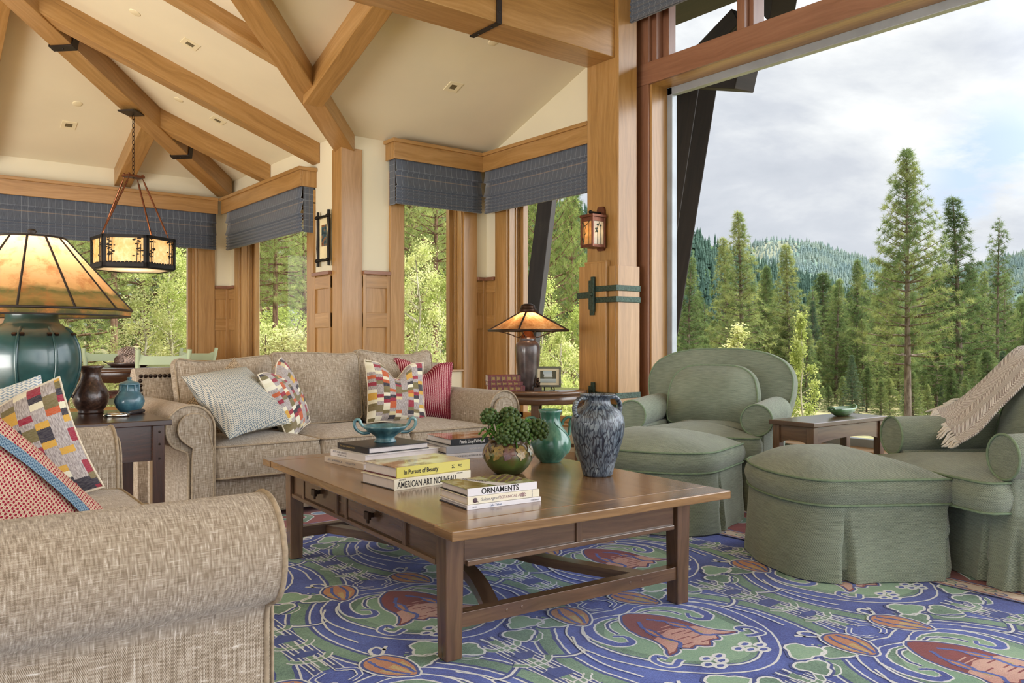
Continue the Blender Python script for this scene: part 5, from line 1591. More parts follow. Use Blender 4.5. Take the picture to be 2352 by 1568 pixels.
la = thing('table_lamp', 'small table lamp with dark pottery base and four-sided mica shade by the pillar', 'lamp', (4.285, 5.245, LZ), R(0)); la.scale = (.98, .98, 1.085)
mica_lamp(la, [(.001, 0), (.078, 0), (.082, .006), (.088, .05), (.096, .16), (.103, .27), (.106, .325), (.100, .352), (.078, .368), (.070, .375), (.073, .386), (.070, .394), (.062, .397), (.001, .397)], glaze('brown_black_glaze', [(.3, S('2e2523')), (.5, S('473a37')), (.7, S('62544f'))], 12, .3, False, .4, .05),
     4, .345, .452, .062, .592, M['mica'], M['bronze'], .008, [(.066, .590), (.072, .600), (.070, .618), (.060, .624), (.062, .632), (.055, .646), (.03, .656), (.001, .658)], [(.064, .397), (.06, .405), (.034, .45), (.02, .50), (.012, .54), (.001, .54)], 4.5, .50, R(38))
mb = MB()
for i in range(4):
    a = R(38+90*i); P = spline([(.06*math.cos(a), .06*math.sin(a), .41), (.085*math.cos(a), .085*math.sin(a), .40), (.16*math.cos(a), .16*math.sin(a), .425), (.26*math.cos(a), .26*math.sin(a), .447), (.335*math.cos(a), .335*math.sin(a), .452)], 5)
    mb.tube(P, .004, 6)
mb.obj('shade_arm', M['bronze'], la)
leather = glaze('red_leather', [(.3, S('431015')), (.5, S('641a20')), (.7, S('7d2e33'))], 30, .35, False, .2, .1)
gold = plain('gilt_tooling', S('8f7448'), .4, .6, .5, .3, 90)
for i, (w_, h_, dx, lab) in enumerate(((.30, .045, .0, 'bottom of the three red leather books on the lamp table'), (.285, .032, -.012, 'middle of the three red leather books on the lamp table'), (.265, .052, -.022, 'topmost of the three red leather books on the lamp table'))):
    z = LZ+(0, .0455, .078)[i]
    b_ = book(lab, w_, .17, h_, (4.06+dx*.8, 5.26+dx*-.6, z), R(-30+i*1.5), leather, None, leather, 'S', 'red leather books on the lamp table', board_t=.003)
    mb = MB()
    for k in range(6): mb.bb(-w_/2+w_*(k+.5)/6.2-.0+.005, -w_/2+w_*(k+.5)/6.2+.009, -.0885, -.0868, .003, h_-.003)
    for k in range(5): mb.bb(-w_/2+w_*(k+.68)/6.2, -w_/2+w_*(k+1.28)/6.2, -.0878, -.0868, h_*.3, h_*.72)
    mb.obj('gilt_bands', gold, b_)
fr = thing('photo_frame', 'small framed lake landscape on a stand beside the mica lamp', 'picture frame', (4.36, 5.075, LZ), R(-42))
Mx = T(0, 0, .028) @ RX(R(-12))
mb = MB()
for x0, x1, z0, z1 in ((-.105, .105, 0, .016), (-.105, .105, .154, .170), (-.105, -.089, .016, .154), (.089, .105, .016, .154)): mb.bb(x0, x1, -.010, .010, z0, z1, 0, Mx)
mb.obj('frame', plain('grey_green_frame', S('55564a'), .35, 0, .5, .15, 30), fr, bevel=.002)
mb = MB(); mb.bb(-.09, .09, -.002, .004, .015, .155, 0, Mx); mb.obj('mat_board', plain('tan_mat', S('c8bda0'), .7), fr)
mb = MB(); mb.bb(-.066, .066, -.004, -.002, .036, .134, 0, Mx)
def lakepic():
    m, n, b, o = newmat('lake_print'); x, y, z = n.sep(n.coord('Object')); f = n.noise(n.coord('Object'), 34, 5)
    tree = n.math('ADD', n.math('MULTIPLY', n.math('ABSOLUTE', x), 11.0), n.math('MULTIPLY', f, .45))
    c = n.ramp(n.mrange(z, .06, .165), [(0, S('7f8d90')), (.3, S('a9b3b2')), (.36, S('4d5348')), (.44, S('59604f')), (.5, S('b9c0bd')), (1, S('93a6ae'))])
    c = n.mix(n.math('MULTIPLY', n.math('GREATER_THAN', tree, .60), n.math('GREATER_THAN', z, .095)), c, S('3d4034'))
    n.put(b.inputs['Base Color'], c); b.inputs['Roughness'].default_value = .25; return m
mb.obj('print', lakepic(), fr)
mb = MB(); mb.tube([(-.03, -.014, .03), (-.03, -.02, .004), (-.03, .07, .004), (-.03, .03, .12)], .004, 6); mb.tube([(.045, -.014, .03), (.052, -.02, .004), (.03, .07, .004), (.0, .03, .12)], .004, 6); mb.obj('stand', M['iron'], fr)
fg = thing('figurine', 'tiny dark bronze animal figurine on a wood block beside the frame', 'figurine', (4.235, 5.06, LZ), R(-35))
mb = MB(); mb.bb(-.032, .032, -.024, .024, 0, .032); mb.obj('block', W['dark_walnut'], fg, bevel=.003)
mb = MB(); mb.sphere((0, 0, .058), .024, 7, 0, None, (.85, .8, 1.1)); mb.sphere((0, -.008, .092), .015, 6); mb.sphere((0, -.022, .088), .007, 5)
for sx in (-1, 1): mb.sphere((sx*.010, -.004, .106), .005, 4); mb.sphere((sx*.015, -.018, .042), .009, 5); mb.tube([(sx*.018, -.006, .07), (sx*.012, -.026, .062)], .005, 6)
mb.obj('bear_body', M['bronze'], fg)

# ------------------------------------------------------------------ dining nook
DC = Vector((2.0, 8.40, 0))
dt = thing('dining_table', 'round dark dining table under the chandelier', 'dining table', DC)
mb = MB(); mb.lathe([(.001, .722), (.70, .722), (.715, .73), (.715, .752), (.70, .76), (.001, .76)], 64); mb.obj('tabletop', dw, dt)
mb = MB(); mb.lathe([(.55, .63), (.56, .63), (.56, .722)], 48); mb.lathe([(.08, .1), (.075, .3), (.09, .5), (.14, .64), (.3, .722)], 32); mb.obj('pedestal', dw, dt)
mb = MB()
for i in range(4): mb.tube(spline([(0, 0, .16), (.2*math.cos(R(45+90*i)), .2*math.sin(R(45+90*i)), .10), (.38*math.cos(R(45+90*i)), .38*math.sin(R(45+90*i)), .03)], 4), .032, 8)
mb.obj('foot', dw, dt)
celadon = plain('celadon_paint', S('a9b795'), .35, 0, .4, .04, 5); seatred = glaze('rust_floral_seat', [(.3, S('6a3a34')), (.5, S('9a5b4e')), (.65, S('b9a07e'))], 14, .9, False, 0, .1)
def dchair():
    c = thing('dining_chair', '', 'dining chair', (0, 0, 0), 0, 'celadon painted dining chairs')
    for sx in (-1, 1):
        mb = MB(); P = [(sx*.20, .20, 0), (sx*.20, .20, .45), (sx*.205, .225, .70), (sx*.215, .285, .93)]
        pts = spline(P, 5); mb.tube(pts, .022, 4); mb.obj('back_post', celadon, c)
        mb = MB(); mb.bb(sx*.20-.02, sx*.20+.02, -.22, -.18, 0, .42); mb.obj('leg', celadon, c, bevel=.003)
    mb = MB()
    def rail(z0, z1, yb, dip):
        vs = []; n = 14
        for i in range(n+1):
            u = i/n; x = -.205+.41*u; yy = yb+.025*math.sin(PI*u); zt_ = z1-dip*min(1, min(u, 1-u)*6)
            for dy, z in ((-.010, z0), (.010, z0), (.010, zt_), (-.010, zt_)): vs.append((x, yy+dy, z))
        fs = [(i*4+k, i*4+(k+1) % 4, i*4+4+(k+1) % 4, i*4+4+k) for i in range(n) for k in range(4)]+[(3, 2, 1, 0), (n*4, n*4+1, n*4+2, n*4+3)]
        mb.add(vs, fs)
    rail(.80, .895, .262, .022); mb.obj('top_rail', celadon, c)
    mb = MB(); rail(.66, .72, .225, 0); mb.obj('back_rail', celadon, c)
    mb = MB(); mb.bb(-.22, .22, -.22, .22, .38, .44); mb.obj('seat_frame', celadon, c, bevel=.004)
    mb = MB(); puff(mb, rrect(.43, .43, .06), .44, .47, .035, 0, .01, 6); mb.obj('seat_cushion', seatred, c)
    return c
dc0 = dchair()
for i, (x, y, rz, lab) in enumerate(((2.00, 7.72, 182, 'celadon dining chair with its back to the long sofa'), (1.95, 8.99, 4, 'celadon dining chair behind the pinecone tray, by the wide window'), (2.55, 8.80, -53, 'celadon dining chair nearest to the nook corner'), (1.10, 8.15, 100, 'celadon dining chair hidden behind the big lamp'))):
    c = dc0 if i == 0 else copy_tree(dc0)
    c.location = (x, y, 0); c.rotation_euler = (0, 0, R(rz)); c['label'] = lab
tr = thing('tray', 'round dark tray with loop handles on the dining table', 'tray', (1.93, 8.33, .7605), R(20))
mb = MB(); mb.lathe([(.001, .004), (.15, 0), (.18, .022), (.19, .04), (.184, .04), (.17, .024), (.145, .010), (.001, .010)], 40); mb.obj('dish', M['pitcher'], tr)
for a in (R(150), R(330)):
    mb = MB(); c, s_ = math.cos(a), math.sin(a); mb.tube(spline([(.18*c-.03*s_, .18*s_+.03*c, .035), (.21*c-.02*s_, .21*s_+.02*c, .05), (.21*c+.02*s_, .21*s_-.02*c, .05), (.18*c+.03*s_, .18*s_-.03*c, .035)], 4), .005, 6); mb.obj('handle', M['iron'], tr)
random.seed(31)
cone_m = plain('pinecone_scales', S('a8958a'), .8, 0, .2, .35, 60)
mb = MB(); mb.sphere((0, 0, 0), .03, 6, 0, None, (1, 1, 1.7))
for j in range(11):
    z = -.055+.011*j; r = .045*math.sin(PI*(j+1.2)/13)**.7
    for i in range(11):
        a = 2*PI*i/11+j*.29
        Mx = RZ(a) @ T(r*.75, 0, z) @ RY(R(-25))
        mb.add([(0, -.007, 0), (.014, -.009, .004), (.020, 0, .008), (.014, .009, .004), (0, .007, 0), (.008, 0, -.004)], [(0, 1, 2, 5), (5, 2, 3, 4), (0, 5, 4), (4, 3, 2, 1, 0)], 0, False, None, Mx)
pc0 = mb.obj('pinecone', cone_m)
for i, (dx, dy, dz, rx, rz_, lab) in enumerate(((-.085, -.03, .045, 80, 10, 'pinecone at the left of the tray on the dining table'), (.0, -.07, .048, 85, 95, 'pinecone at the front middle of the tray'), (.095, -.02, .045, 75, 60, 'pinecone at the right of the tray on the dining table'), (.03, .07, .048, 85, 140, 'pinecone at the back of the tray'), (-.03, .0, .125, 80, 60, 'pinecone perched on top of the others in the tray'))):
    q = pc0 if i == 0 else pc0.copy()
    if i: COL.objects.link(q)
    q.location = (1.93+dx, 8.33+dy, .7605+dz+.012); q.rotation_euler = (R(rx), 0, R(rz_)); q.scale = (1.15, 1.15, 1.15); tag(q, lab, 'pinecone', 'pinecones on the tray')

# chandelier -------------------------------------------------------
chd = thing('chandelier', 'hexagonal iron chandelier with amber glass and tree cutouts over the dining table', 'chandelier', (1.985, 8.39, 0))
def cobj(mb, nm, mt, par=None, **k): return mb.obj(nm, mt, par or chd, **k)
zb, zt_ = 1.69, 1.985; rb, rt = .375, .385
A = [R(34+60*i) for i in range(6)]
mb = MB()
mb.box((0, 0, 3.175), (.26, .16, .014), 0, RZ(R(45)) @ T(0, 0, 0)); cobj(mb, 'ceiling_plate', M['steel'])
mb = MB(); z = 3.165; i = 0
while z > 2.60:
    P = []
    for k in range(14):
        a = 2*PI*k/14; P.append((.011*math.cos(a), 0, .024*math.sin(a)))
    mb.tube(P, .0032, 6, True, 0, T(0, 0, z-.024) @ RZ(R(90*(i % 2)+20))); z -= .040; i += 1
cobj(mb, 'chain', M['bronze'])
mb = MB(); mb.box((0, 0, 2.575), (.17, .11, .02), 0, RZ(R(20)))
for x, y in ((-.07, -.04), (.07, -.04), (.07, .04), (-.07, .04)): mb.sphere((x, y, 2.59), .012, 4, 0, RZ(R(20)))
cobj(mb, 'hanger_plate', M['copper'])
tops = [Vector((-.07, -.04, 2.56)), Vector((.07, -.04, 2.56)), Vector((.07, .04, 2.56)), Vector((-.07, .04, 2.56))]
for tp_, a in zip(tops, (R(205), R(320), R(45), R(135))):
    tp_ = RZ(R(20)) @ tp_; b0 = Vector((.34*math.cos(a), .34*math.sin(a), zt_))
    mb = MB(); mb.tube([tp_.lerp(b0, .06), tp_.lerp(b0, .93)], .009, 8); mb.tube([tp_, tp_.lerp(b0, .06)], .005, 6); mb.tube([tp_.lerp(b0, .93), b0], .005, 6); cobj(mb, 'hanging_rod', M['copper'])
ir = M['iron']; random.seed(44)
for i in range(6):
    a0, a1 = A[i], A[(i+1) % 6]
    p0 = Vector((rb*math.cos(a0), rb*math.sin(a0), 0)); p1 = Vector((rb*math.cos(a1), rb*math.sin(a1), 0))
    u = (p1-p0).normalized(); nrm = Vector((u.y, -u.x, 0)); L = (p1-p0).length
    Mx = Matrix(((u.x, nrm.x, 0, p0.x), (u.y, nrm.y, 0, p0.y), (0, 0, 1, 0), (0, 0, 0, 1)))
    mb = MB(); mb.bb(0, L, -.006, .006, zb, zb+.04, 0, Mx); mb.bb(0, L, -.006, .006, zt_-.03, zt_, 0, Mx)
    mb.bb(0, .028, -.006, .006, zb, zt_, 0, Mx); mb.bb(L-.028, L, -.006, .006, zb, zt_, 0, Mx)
    f = cobj(mb, 'frame_panel', ir)
    mb = MB()
    for x0 in (.05, .075, L-.055, L-.085):
        h = random.uniform(.17, .25); mb.tube([(x0, .004, zb+.035), (x0+.006, .004, zb+.035+h)], .0035, 5, False, 0, Mx)
        for k in range(9): mb.sphere((x0+random.uniform(-.028, .028), .005, zb+.09+random.uniform(0, .2)), random.uniform(.007, .013), 3, 0, Mx, (1.4, .3, .7))
    for k in range(10): mb.sphere((.03+(L-.06)*k/9, .005, zb+.042+random.uniform(-.003, .004)), .012, 3, 0, Mx, (1.3, .3, .7))
    mb.obj('tree_cutout', ir, f)
    mb = MB(); mb.add([(.02, -.010, zb+.02), (L-.02, -.010, zb+.02), (L-.02, -.010, zt_-.015), (.02, -.010, zt_-.015)], [(0, 1, 2, 3)], 0, False, None, Mx)
    mb.obj('glass_panel', M['amber_glass'], f)
mb = MB(); P = [(.34*math.cos(a), .34*math.sin(a), zb-.006) for a in A]; mb.add(P, [tuple(range(6))]); cobj(mb, 'bottom_glass', M['clear_art'])
mb = MB(); mb.tube([(.36*math.cos(a), .36*math.sin(a), zb-.004) for a in A], .010, 6, True); cobj(mb, 'bottom_rim', ir)
l = bpy.data.lights.new('chandelier_light', 'POINT'); l.energy = 6; l.color = (1, .82, .60); l.shadow_soft_size = .08
lo = bpy.data.objects.new('chandelier_light', l); COL.objects.link(lo); lo.parent = chd; lo.location = (0, 0, 1.85)

# stained glass wall lantern -----------------------------------------
ln = thing('wall_lantern', 'copper wall lantern with stained glass branches on the pillar', 'wall lamp', (4.848, 4.948, 1.93))
cu = plain('brown_copper', S('6d4230'), .4, .6, .5, .25, 16)
mb = MB(); mb.prism([(-.032, -.17), (.032, -.17), (.045, -.15), (.045, -.02), (.04, .0), (.045, .03), (.045, .17), (.032, .20), (-.032, .20), (-.045, .17), (-.045, .03), (-.04, 0), (-.045, -.02), (-.045, -.15)], 0, .02, 0, RZ(R(-90)) @ RX(R(90)))
mb.obj('back_plate', cu, ln, bevel=.003)
mb = MB(); mb.tube([(-.02, .0, .145), (-.13, .0, .145)], .010, 8); mb.sphere((-.135, 0, .145), .016, 5); mb.tube([(-.105, 0, .145), (-.105, 0, .12)], .006, 6); mb.obj('arm', M['iron'], ln)
cxl = -.105; hw_ = .066
mb = MB(); mb.bb(cxl-hw_-.014, cxl+hw_+.014, -hw_-.014, hw_+.014, .100, .122); mb.bb(cxl-hw_-.004, cxl+hw_+.004, -hw_-.004, hw_+.004, .085, .10); mb.bb(cxl-hw_-.004, cxl+hw_+.004, -hw_-.004, hw_+.004, -.150, -.138)
for sx in (-1, 1):
    for sy in (-1, 1): mb.bb(cxl+sx*hw_-.009, cxl+sx*hw_+.009, sy*hw_-.009, sy*hw_+.009, -.15, .10)
for sy in (-1, 1): mb.bb(cxl-hw_, cxl+hw_, sy*hw_-.005, sy*hw_+.005, -.14, -.125); mb.bb(cxl-hw_, cxl+hw_, sy*hw_-.005, sy*hw_+.005, .065, .09)
for sx in (-1, 1): mb.bb(cxl+sx*hw_-.005, cxl+sx*hw_+.005, -hw_, hw_, -.14, -.125); mb.bb(cxl+sx*hw_-.005, cxl+sx*hw_+.005, -hw_, hw_, .065, .09)
mb.obj('cage', cu, ln, bevel=.002)
for xq in (cxl-hw_, cxl+hw_):
    mb = MB(); mb.bb(xq-.001, xq+.001, -hw_, hw_, -.13, .07); mb.obj('amber_pane', M['amber_glass'], ln)
mb = MB(); mb.bb(cxl-hw_, cxl+hw_, -hw_-.001, -hw_+.001, -.13, .07); mb.obj('opal_pane', M['clear_art'], ln)
mb = MB(); mb.bb(cxl-hw_, cxl+hw_, hw_-.001, hw_+.001, -.13, .07); mb.obj('opal_pane', M['clear_art'], ln)
mb = MB(); xf = cxl-hw_-.003; yf_ = -hw_-.003
for y in (-.02, -.035, .042): mb.tube([(xf, y, -.13), (xf, y, .07)], .0018, 5)
mb.tube(spline([(xf, .055, .06), (xf, .03, .03), (xf, .0, .04), (xf, -.03, .068)], 5), .0028, 5); mb.tube(spline([(xf, .045, -.12), (xf, .03, -.05), (xf, .035, .02), (xf, .05, .06)], 5), .003, 5)
mb.tube(spline([(xf, .03, -.05), (xf, .01, -.02), (xf, .02, .02), (xf, .03, .03)], 5), .0022, 5); mb.tube(spline([(xf, .045, -.10), (xf, .06, -.06)], 3), .002, 5)
for x in (cxl-.015, cxl+.02): mb.tube([(x, yf_, -.13), (x, yf_, .02)], .0018, 5)
mb.tube(spline([(cxl-.04, yf_, -.03), (cxl-.01, yf_, .02), (cxl+.01, yf_, .06)], 5), .0022, 5)
for dx, dz in ((-.03, .0), (-.012, .035), (.02, .03), (-.02, -.02)): mb.sphere((cxl+dx, yf_, dz), .013, 4, 0, None, (1, .15, .7))
mb.obj('leading', plain('dark_green_came', S('22332a'), .4, .4), ln)
l = bpy.data.lights.new('lantern_light', 'POINT'); l.energy = .45; l.color = (1, .8, .55); l.shadow_soft_size = .03
lo = bpy.data.objects.new('lantern_light', l); COL.objects.link(lo); lo.parent = ln; lo.location = (cxl, 0, -.02)
# ------------------------------------------------------------------ the rug
def pile(name, a, b_, sc_=3.0):
    m, n, b, o = newmat(name)
    f = n.math('ADD', n.math('MULTIPLY', n.noise(n.coord('Object'), sc_, 4, .6), .65), n.math('MULTIPLY', n.noise(n.coord('Object'), 160, 2), .35))
    n.put(b.inputs['Base Color'], n.ramp(f, [(.36, a), (.64, b_)])); b.inputs['Roughness'].default_value = 1
    b.inputs['Specular IOR Level'].default_value = .05; b.inputs['Sheen Weight'].default_value = .25
    bumpto(n, b, n.noise(n.coord('Object'), 420, 2), .6, .004); return m
RUGM = [pile('rug_blue', S('1b3090'), S('5872d0')), pile('rug_green', S('40685c'), S('86ac98')), pile('rug_white', S('d3dce8'), S('ecf1f8')),
        pile('rug_crimson', S('6d1f2c'), S('8e3a40')), pile('rug_pink', S('b9817a'), S('dcb6ac')), pile('rug_orange', S('b0704f'), S('cf9a72')),
        pile('rug_gold', S('b79a62'), S('d0bd88')), pile('rug_navy', S('22357f'), S('384fa4')), pile('rug_pale_green', S('6f9c86'), S('98bda4')),
        pile('rug_border_red', S('7a2c33'), S('9c4a4a')), pile('rug_cream', S('c7b3a2'), S('e0d2c4')), pile('rug_sky', S('6f8dbf'), S('8fabd2'))]
BLUE, GRN, WHT, CRI, PNK, ORG, GLD, NVY, PGR, RED, CRM, SKY = range(12)
FX0, FX1, FY0, FY1 = -.35, 3.47, -.75, 4.10
rmb = MB()
LAY = {'n': 0}
random.seed(77)
ZB = -.0040
def zl(k):
    LAY['n'] += 1
    return ZB+.00024*k+1.5e-6*LAY['n']
def wob(p, k=1.0):
    return (p[0]+.0036*k*mnoise.noise(Vector((p[0]*90, p[1]*90, 1.3))), p[1]+.0036*k*mnoise.noise(Vector((p[0]*90, p[1]*90, 7.7))))
def rpoly(pts, m, k):
    P = [wob(p) for p in pts]
    if area2(P) < 0: P = P[::-1]
    z = zl(k)
    rmb.add([(x, y, z) for x, y in P], [tuple(range(len(P)))], m)
def ribbon(pts, w, m, k, taper=None, closed=False):
    n = len(pts); vs = []; z = zl(k)
    for i in range(n):
        a = pts[(i-1) % n] if (closed or i) else pts[i]; b = pts[(i+1) % n] if (closed or i < n-1) else pts[i]
        tx, ty = b[0]-a[0], b[1]-a[1]; L = math.hypot(tx, ty) or 1
        ww = w/2*(taper(i/(n-1)) if taper else 1)
        q = wob(pts[i], 1.2)
        vs += [(q[0]-ty/L*ww, q[1]+tx/L*ww, z), (q[0]+ty/L*ww, q[1]-tx/L*ww, z)]
    fs = []
    for i in range(n if closed else n-1):
        j = (i+1) % n; fs.append((2*i+1, 2*j+1, 2*j, 2*i))
    rmb.add(vs, fs, m)
def cur(pts, n=7, closed=False): return [(p.x, p.y) for p in spline([(a, b, 0) for a, b in pts], n, closed)]
def cell(cx, cy):
    LAY['n'] = 0
    def Pm(pts, s): return [(cx+s*u, cy+v) for u, v in pts]
    for s in (1, -1):
        # ogee band with white and navy edges
        b = cur([(.235, .36), (.34, .27), (.435, .10), (.465, -.10), (.43, -.30), (.375, -.44)])
        ribbon(Pm(b, s), .092, WHT, 1); ribbon(Pm(b, s), .077, NVY, 2); ribbon(Pm(b, s), .052, GRN, 3)
        # upper stem to the next bud
        b = cur([(.17, .36), (.13, .46), (.06, .54), (0, .60)]); ribbon(Pm(b, s), .048, WHT, 1); ribbon(Pm(b, s), .037, NVY, 2); ribbon(Pm(b, s), .022, GRN, 3)
        # lower lobes
        b = cur([(.02, -.44), (.012, -.56), (.05, -.68), (.15, -.74), (.25, -.68), (.31, -.56), (.34, -.46)])
        ribbon(Pm(b, s), .030, NVY, 4); ribbon(Pm(b, s), .010, WHT, 5)
        # ivy leaves
        for lx, ly, sz, an in ((.20, -.40, .075, 200), (.11, -.49, .065, 250), (.27, -.47, .06, 300)):
            q = []
            for i in range(20):
                a = 2*PI*i/20; r = sz*(.62+.38*abs(math.cos(1.5*a)))*(1.15 if i == 0 else 1)
                q.append((lx+r*math.cos(a+R(an)), ly+r*math.sin(a+R(an))*.9))
            ribbon(Pm(q, s), .026, NVY, 6, None, True); rpoly(Pm(q, s), PGR if sz > .07 else GRN, 7); ribbon(Pm(q, s), .009, WHT, 8, None, True)
        b = cur([(.30, -.30), (.36, -.36), (.37, -.31), (.335, -.29), (.32, -.33)], 5); ribbon(Pm(b, s), .012, WHT, 8)
    # teardrop ground round the flower
    half = [(0, .215), (.10, .235), (.21, .205), (.285, .09), (.28, -.06), (.22, -.20), (.11, -.305), (0, -.345)]
    q = cur(half+[(-u, v) for u, v in half[::-1][1:-1]], 6, True)
    ribbon(Pm(q, 1), .120, WHT, 6, None, True); ribbon(Pm(q, 1), .104, BLUE, 7, None, True); ribbon(Pm(q, 1), .020, NVY, 9, None, True); ribbon(Pm(q, 1), .009, WHT, 10, None, True); rpoly(Pm(q, 1), GRN, 8)
    q2 = [(u*.82, v*.82-.03) for u, v in q]; rpoly(Pm(q2, 1), PGR, 9)
    # scrolls
    for s in (1, -1):
        b = cur([(.02, .205), (.11, .225), (.20, .19), (.245, .10), (.235, .015), (.185, -.005), (.165, .045), (.195, .075)], 7)
        tp_ = lambda u: .45+.7*math.sin(PI*min(1, u*1.15))
        ribbon(Pm(b, s), .046, WHT, 10, tp_); ribbon(Pm(b, s), .031, BLUE, 11, tp_)
        b = cur([(.04, .18), (.11, .18), (.155, .13), (.165, .08)], 5); ribbon(Pm(b, s), .022, WHT, 10); ribbon(Pm(b, s), .010, NVY, 11)
        b = cur([(.17, -.20), (.23, -.22), (.245, -.16), (.21, -.135), (.195, -.17)], 5); ribbon(Pm(b, s), .034, WHT, 10); ribbon(Pm(b, s), .019, BLUE, 11)
        for dx, dy in ((.05, -.255), (.10, -.245), (.075, -.285), (.135, -.28), (.11, -.31)):
            c = [(dx+.021*math.cos(2*PI*i/10), dy+.016*math.sin(2*PI*i/10)) for i in range(10)]; ribbon(Pm(c, s), .012, WHT, 11, None, True); rpoly(Pm(c, s), BLUE, 10)
    for s in (1, -1):
        b = cur([(.05, -.52), (.12, -.56), (.17, -.52), (.15, -.47), (.11, -.49)], 5); ribbon(Pm(b, s), .026, WHT, 4); ribbon(Pm(b, s), .015, GRN, 5)
        b = cur([(.385, -.34), (.33, -.40), (.31, -.47)], 5); ribbon(Pm(b, s), .024, WHT, 6); ribbon(Pm(b, s), .014, GRN, 7)
        b = cur([(.02, .40), (.07, .37), (.06, .32), (.02, .30)], 5); ribbon(Pm(b, s), .022, WHT, 8); ribbon(Pm(b, s), .012, BLUE, 9)
        b = cur([(.30, .16), (.36, .06), (.385, -.08), (.36, -.22)], 5); ribbon(Pm(b, s), .008, WHT, 11)
        for y0 in (-.33, -.18, .0, .16):
            q = [(.54+s*.012, y0), (.54+s*.012, y0+.10), (.54+s*.034, y0+.115), (.54+s*.034, y0-.01)]; ribbon(Pm(q, 1), .006, WHT, 8, None, True)
    # the flower
    half = [(0, .215), (.05, .185), (.105, .11), (.135, .02), (.135, -.08), (.16, -.15), (.205, -.205), (.15, -.195), (.115, -.17), (.085, -.21), (.045, -.20), (0, -.235)]
    half = [(u*.84, v*.86+.02) for u, v in half]
    fl = cur(half+[(-u, v) for u, v in half[::-1][1:-1]], 4, True)
    ribbon(Pm(fl, 1), .030, WHT, 12, None, True); ribbon(Pm(fl, 1), .016, NVY, 13, None, True); rpoly(Pm(fl, 1), CRI, 13)
    low = [(.128, -.06), (.14, -.10), (.155, -.15), (.19, -.195), (.15, -.188), (.115, -.165), (.085, -.203), (.045, -.195), (0, -.228)]
    low = [(u*.84, v*.86+.02) for u, v in low]
    rpoly(Pm([(0, .0)]+low+[(-u, v) for u, v in low[::-1][1:]], 1), PNK, 14)
    for i in range(9):
        y = .03-.022*i; x = random.uniform(-.09, .02); ribbon(Pm([(x, y), (x+random.uniform(.05, .09), y-.004)], 1), .006, CRI if i > 2 else PNK, 15)
    for s in (1, -1):
        b = cur([(.02, .12), (.058, .06), (.072, -.03), (.06, -.10), (.095, -.135)], 5); ribbon(Pm(b, s), .014, BLUE, 15)
        b = [(.055, .06), (.075, .03), (.082, -.02), (.062, -.03), (.048, .02)]; ribbon(Pm(b, s), .012, BLUE, 16, None, True); rpoly(Pm(b, s), ORG, 15)
        b = [(.076, -.05), (.082, -.085), (.068, -.09)]; rpoly(Pm(b, s), GLD, 16)
    # tulip buds
    for s in (1, -1):
        bx, by = .165, .315
        def Bd(pts): 
            ca, sa = math.cos(.28), math.sin(.28)
            return Pm([(bx+.82*(u*ca-v*sa), by+.82*(u*sa+v*ca)) for u, v in pts], s)
        o_ = cur([(0, .115), (.05, .095), (.075, .03), (.06, -.05), (.03, -.10), (.0, -.125), (-.03, -.10), (-.06, -.05), (-.075, .03), (-.05, .095)], 4, True)
        ribbon(Bd(o_), .032, WHT, 12, None, True); ribbon(Bd(o_), .018, NVY, 13, None, True); rpoly(Bd(o_), ORG, 13)
        for u0 in (-.05, .0, .05): rpoly(Bd([(u0*.9-.016, .0), (u0*.9+.016, .0), (u0*.5+.008, -.08), (u0*.4, -.112), (u0*.5-.008, -.08)]), GLD, 14)
        for u0 in (-.026, .026): ribbon(Bd(cur([(u0*.7, .10), (u0*1.3, .03), (u0*1.1, -.05), (u0*.5, -.11)], 4)), .011, BLUE, 15)
    # ladder of stems to the right of the cell
    for dx in (-.035, .035):
        b = [(.54+dx, -.38+.06*i) for i in range(12)]; ribbon(Pm(b, 1), .036, WHT, 4); ribbon(Pm(b, 1), .026, NVY, 5); 
    b = [(.54, -.36+.06*i) for i in range(12)]; ribbon(Pm(b, 1), .030, GRN, 6)
    for y in (-.26, -.12, .06, .22):
        b = cur([(.47, y+.03), (.50, y), (.54, y-.005), (.58, y), (.61, y+.03)], 4); ribbon(Pm(b, 1), .030, WHT, 6); ribbon(Pm(b, 1), .019, GRN, 7)
    for y in (-.19, -.03, .14): rpoly(Pm([(.515, y-.035), (.565, y-.035), (.565, y+.04), (.515, y+.04)], 1), NVY, 7)
rmb.bb(FX0-.68, FX1+.70, FY0-.1, FY1+.72, -.0062, ZB, BLUE)
for i in range(-3, 3):
    for j in range(-2, 3):
        for (cx, cy) in ((2.18+1.08*i, 1.90+1.55*j), (2.72+1.08*i, 1.125+1.55*j)):
            if FX0-.3 < cx < FX1+.15 and FY0 < cy < FY1+.22: cell(cx, cy)
LAY['n'] = 0
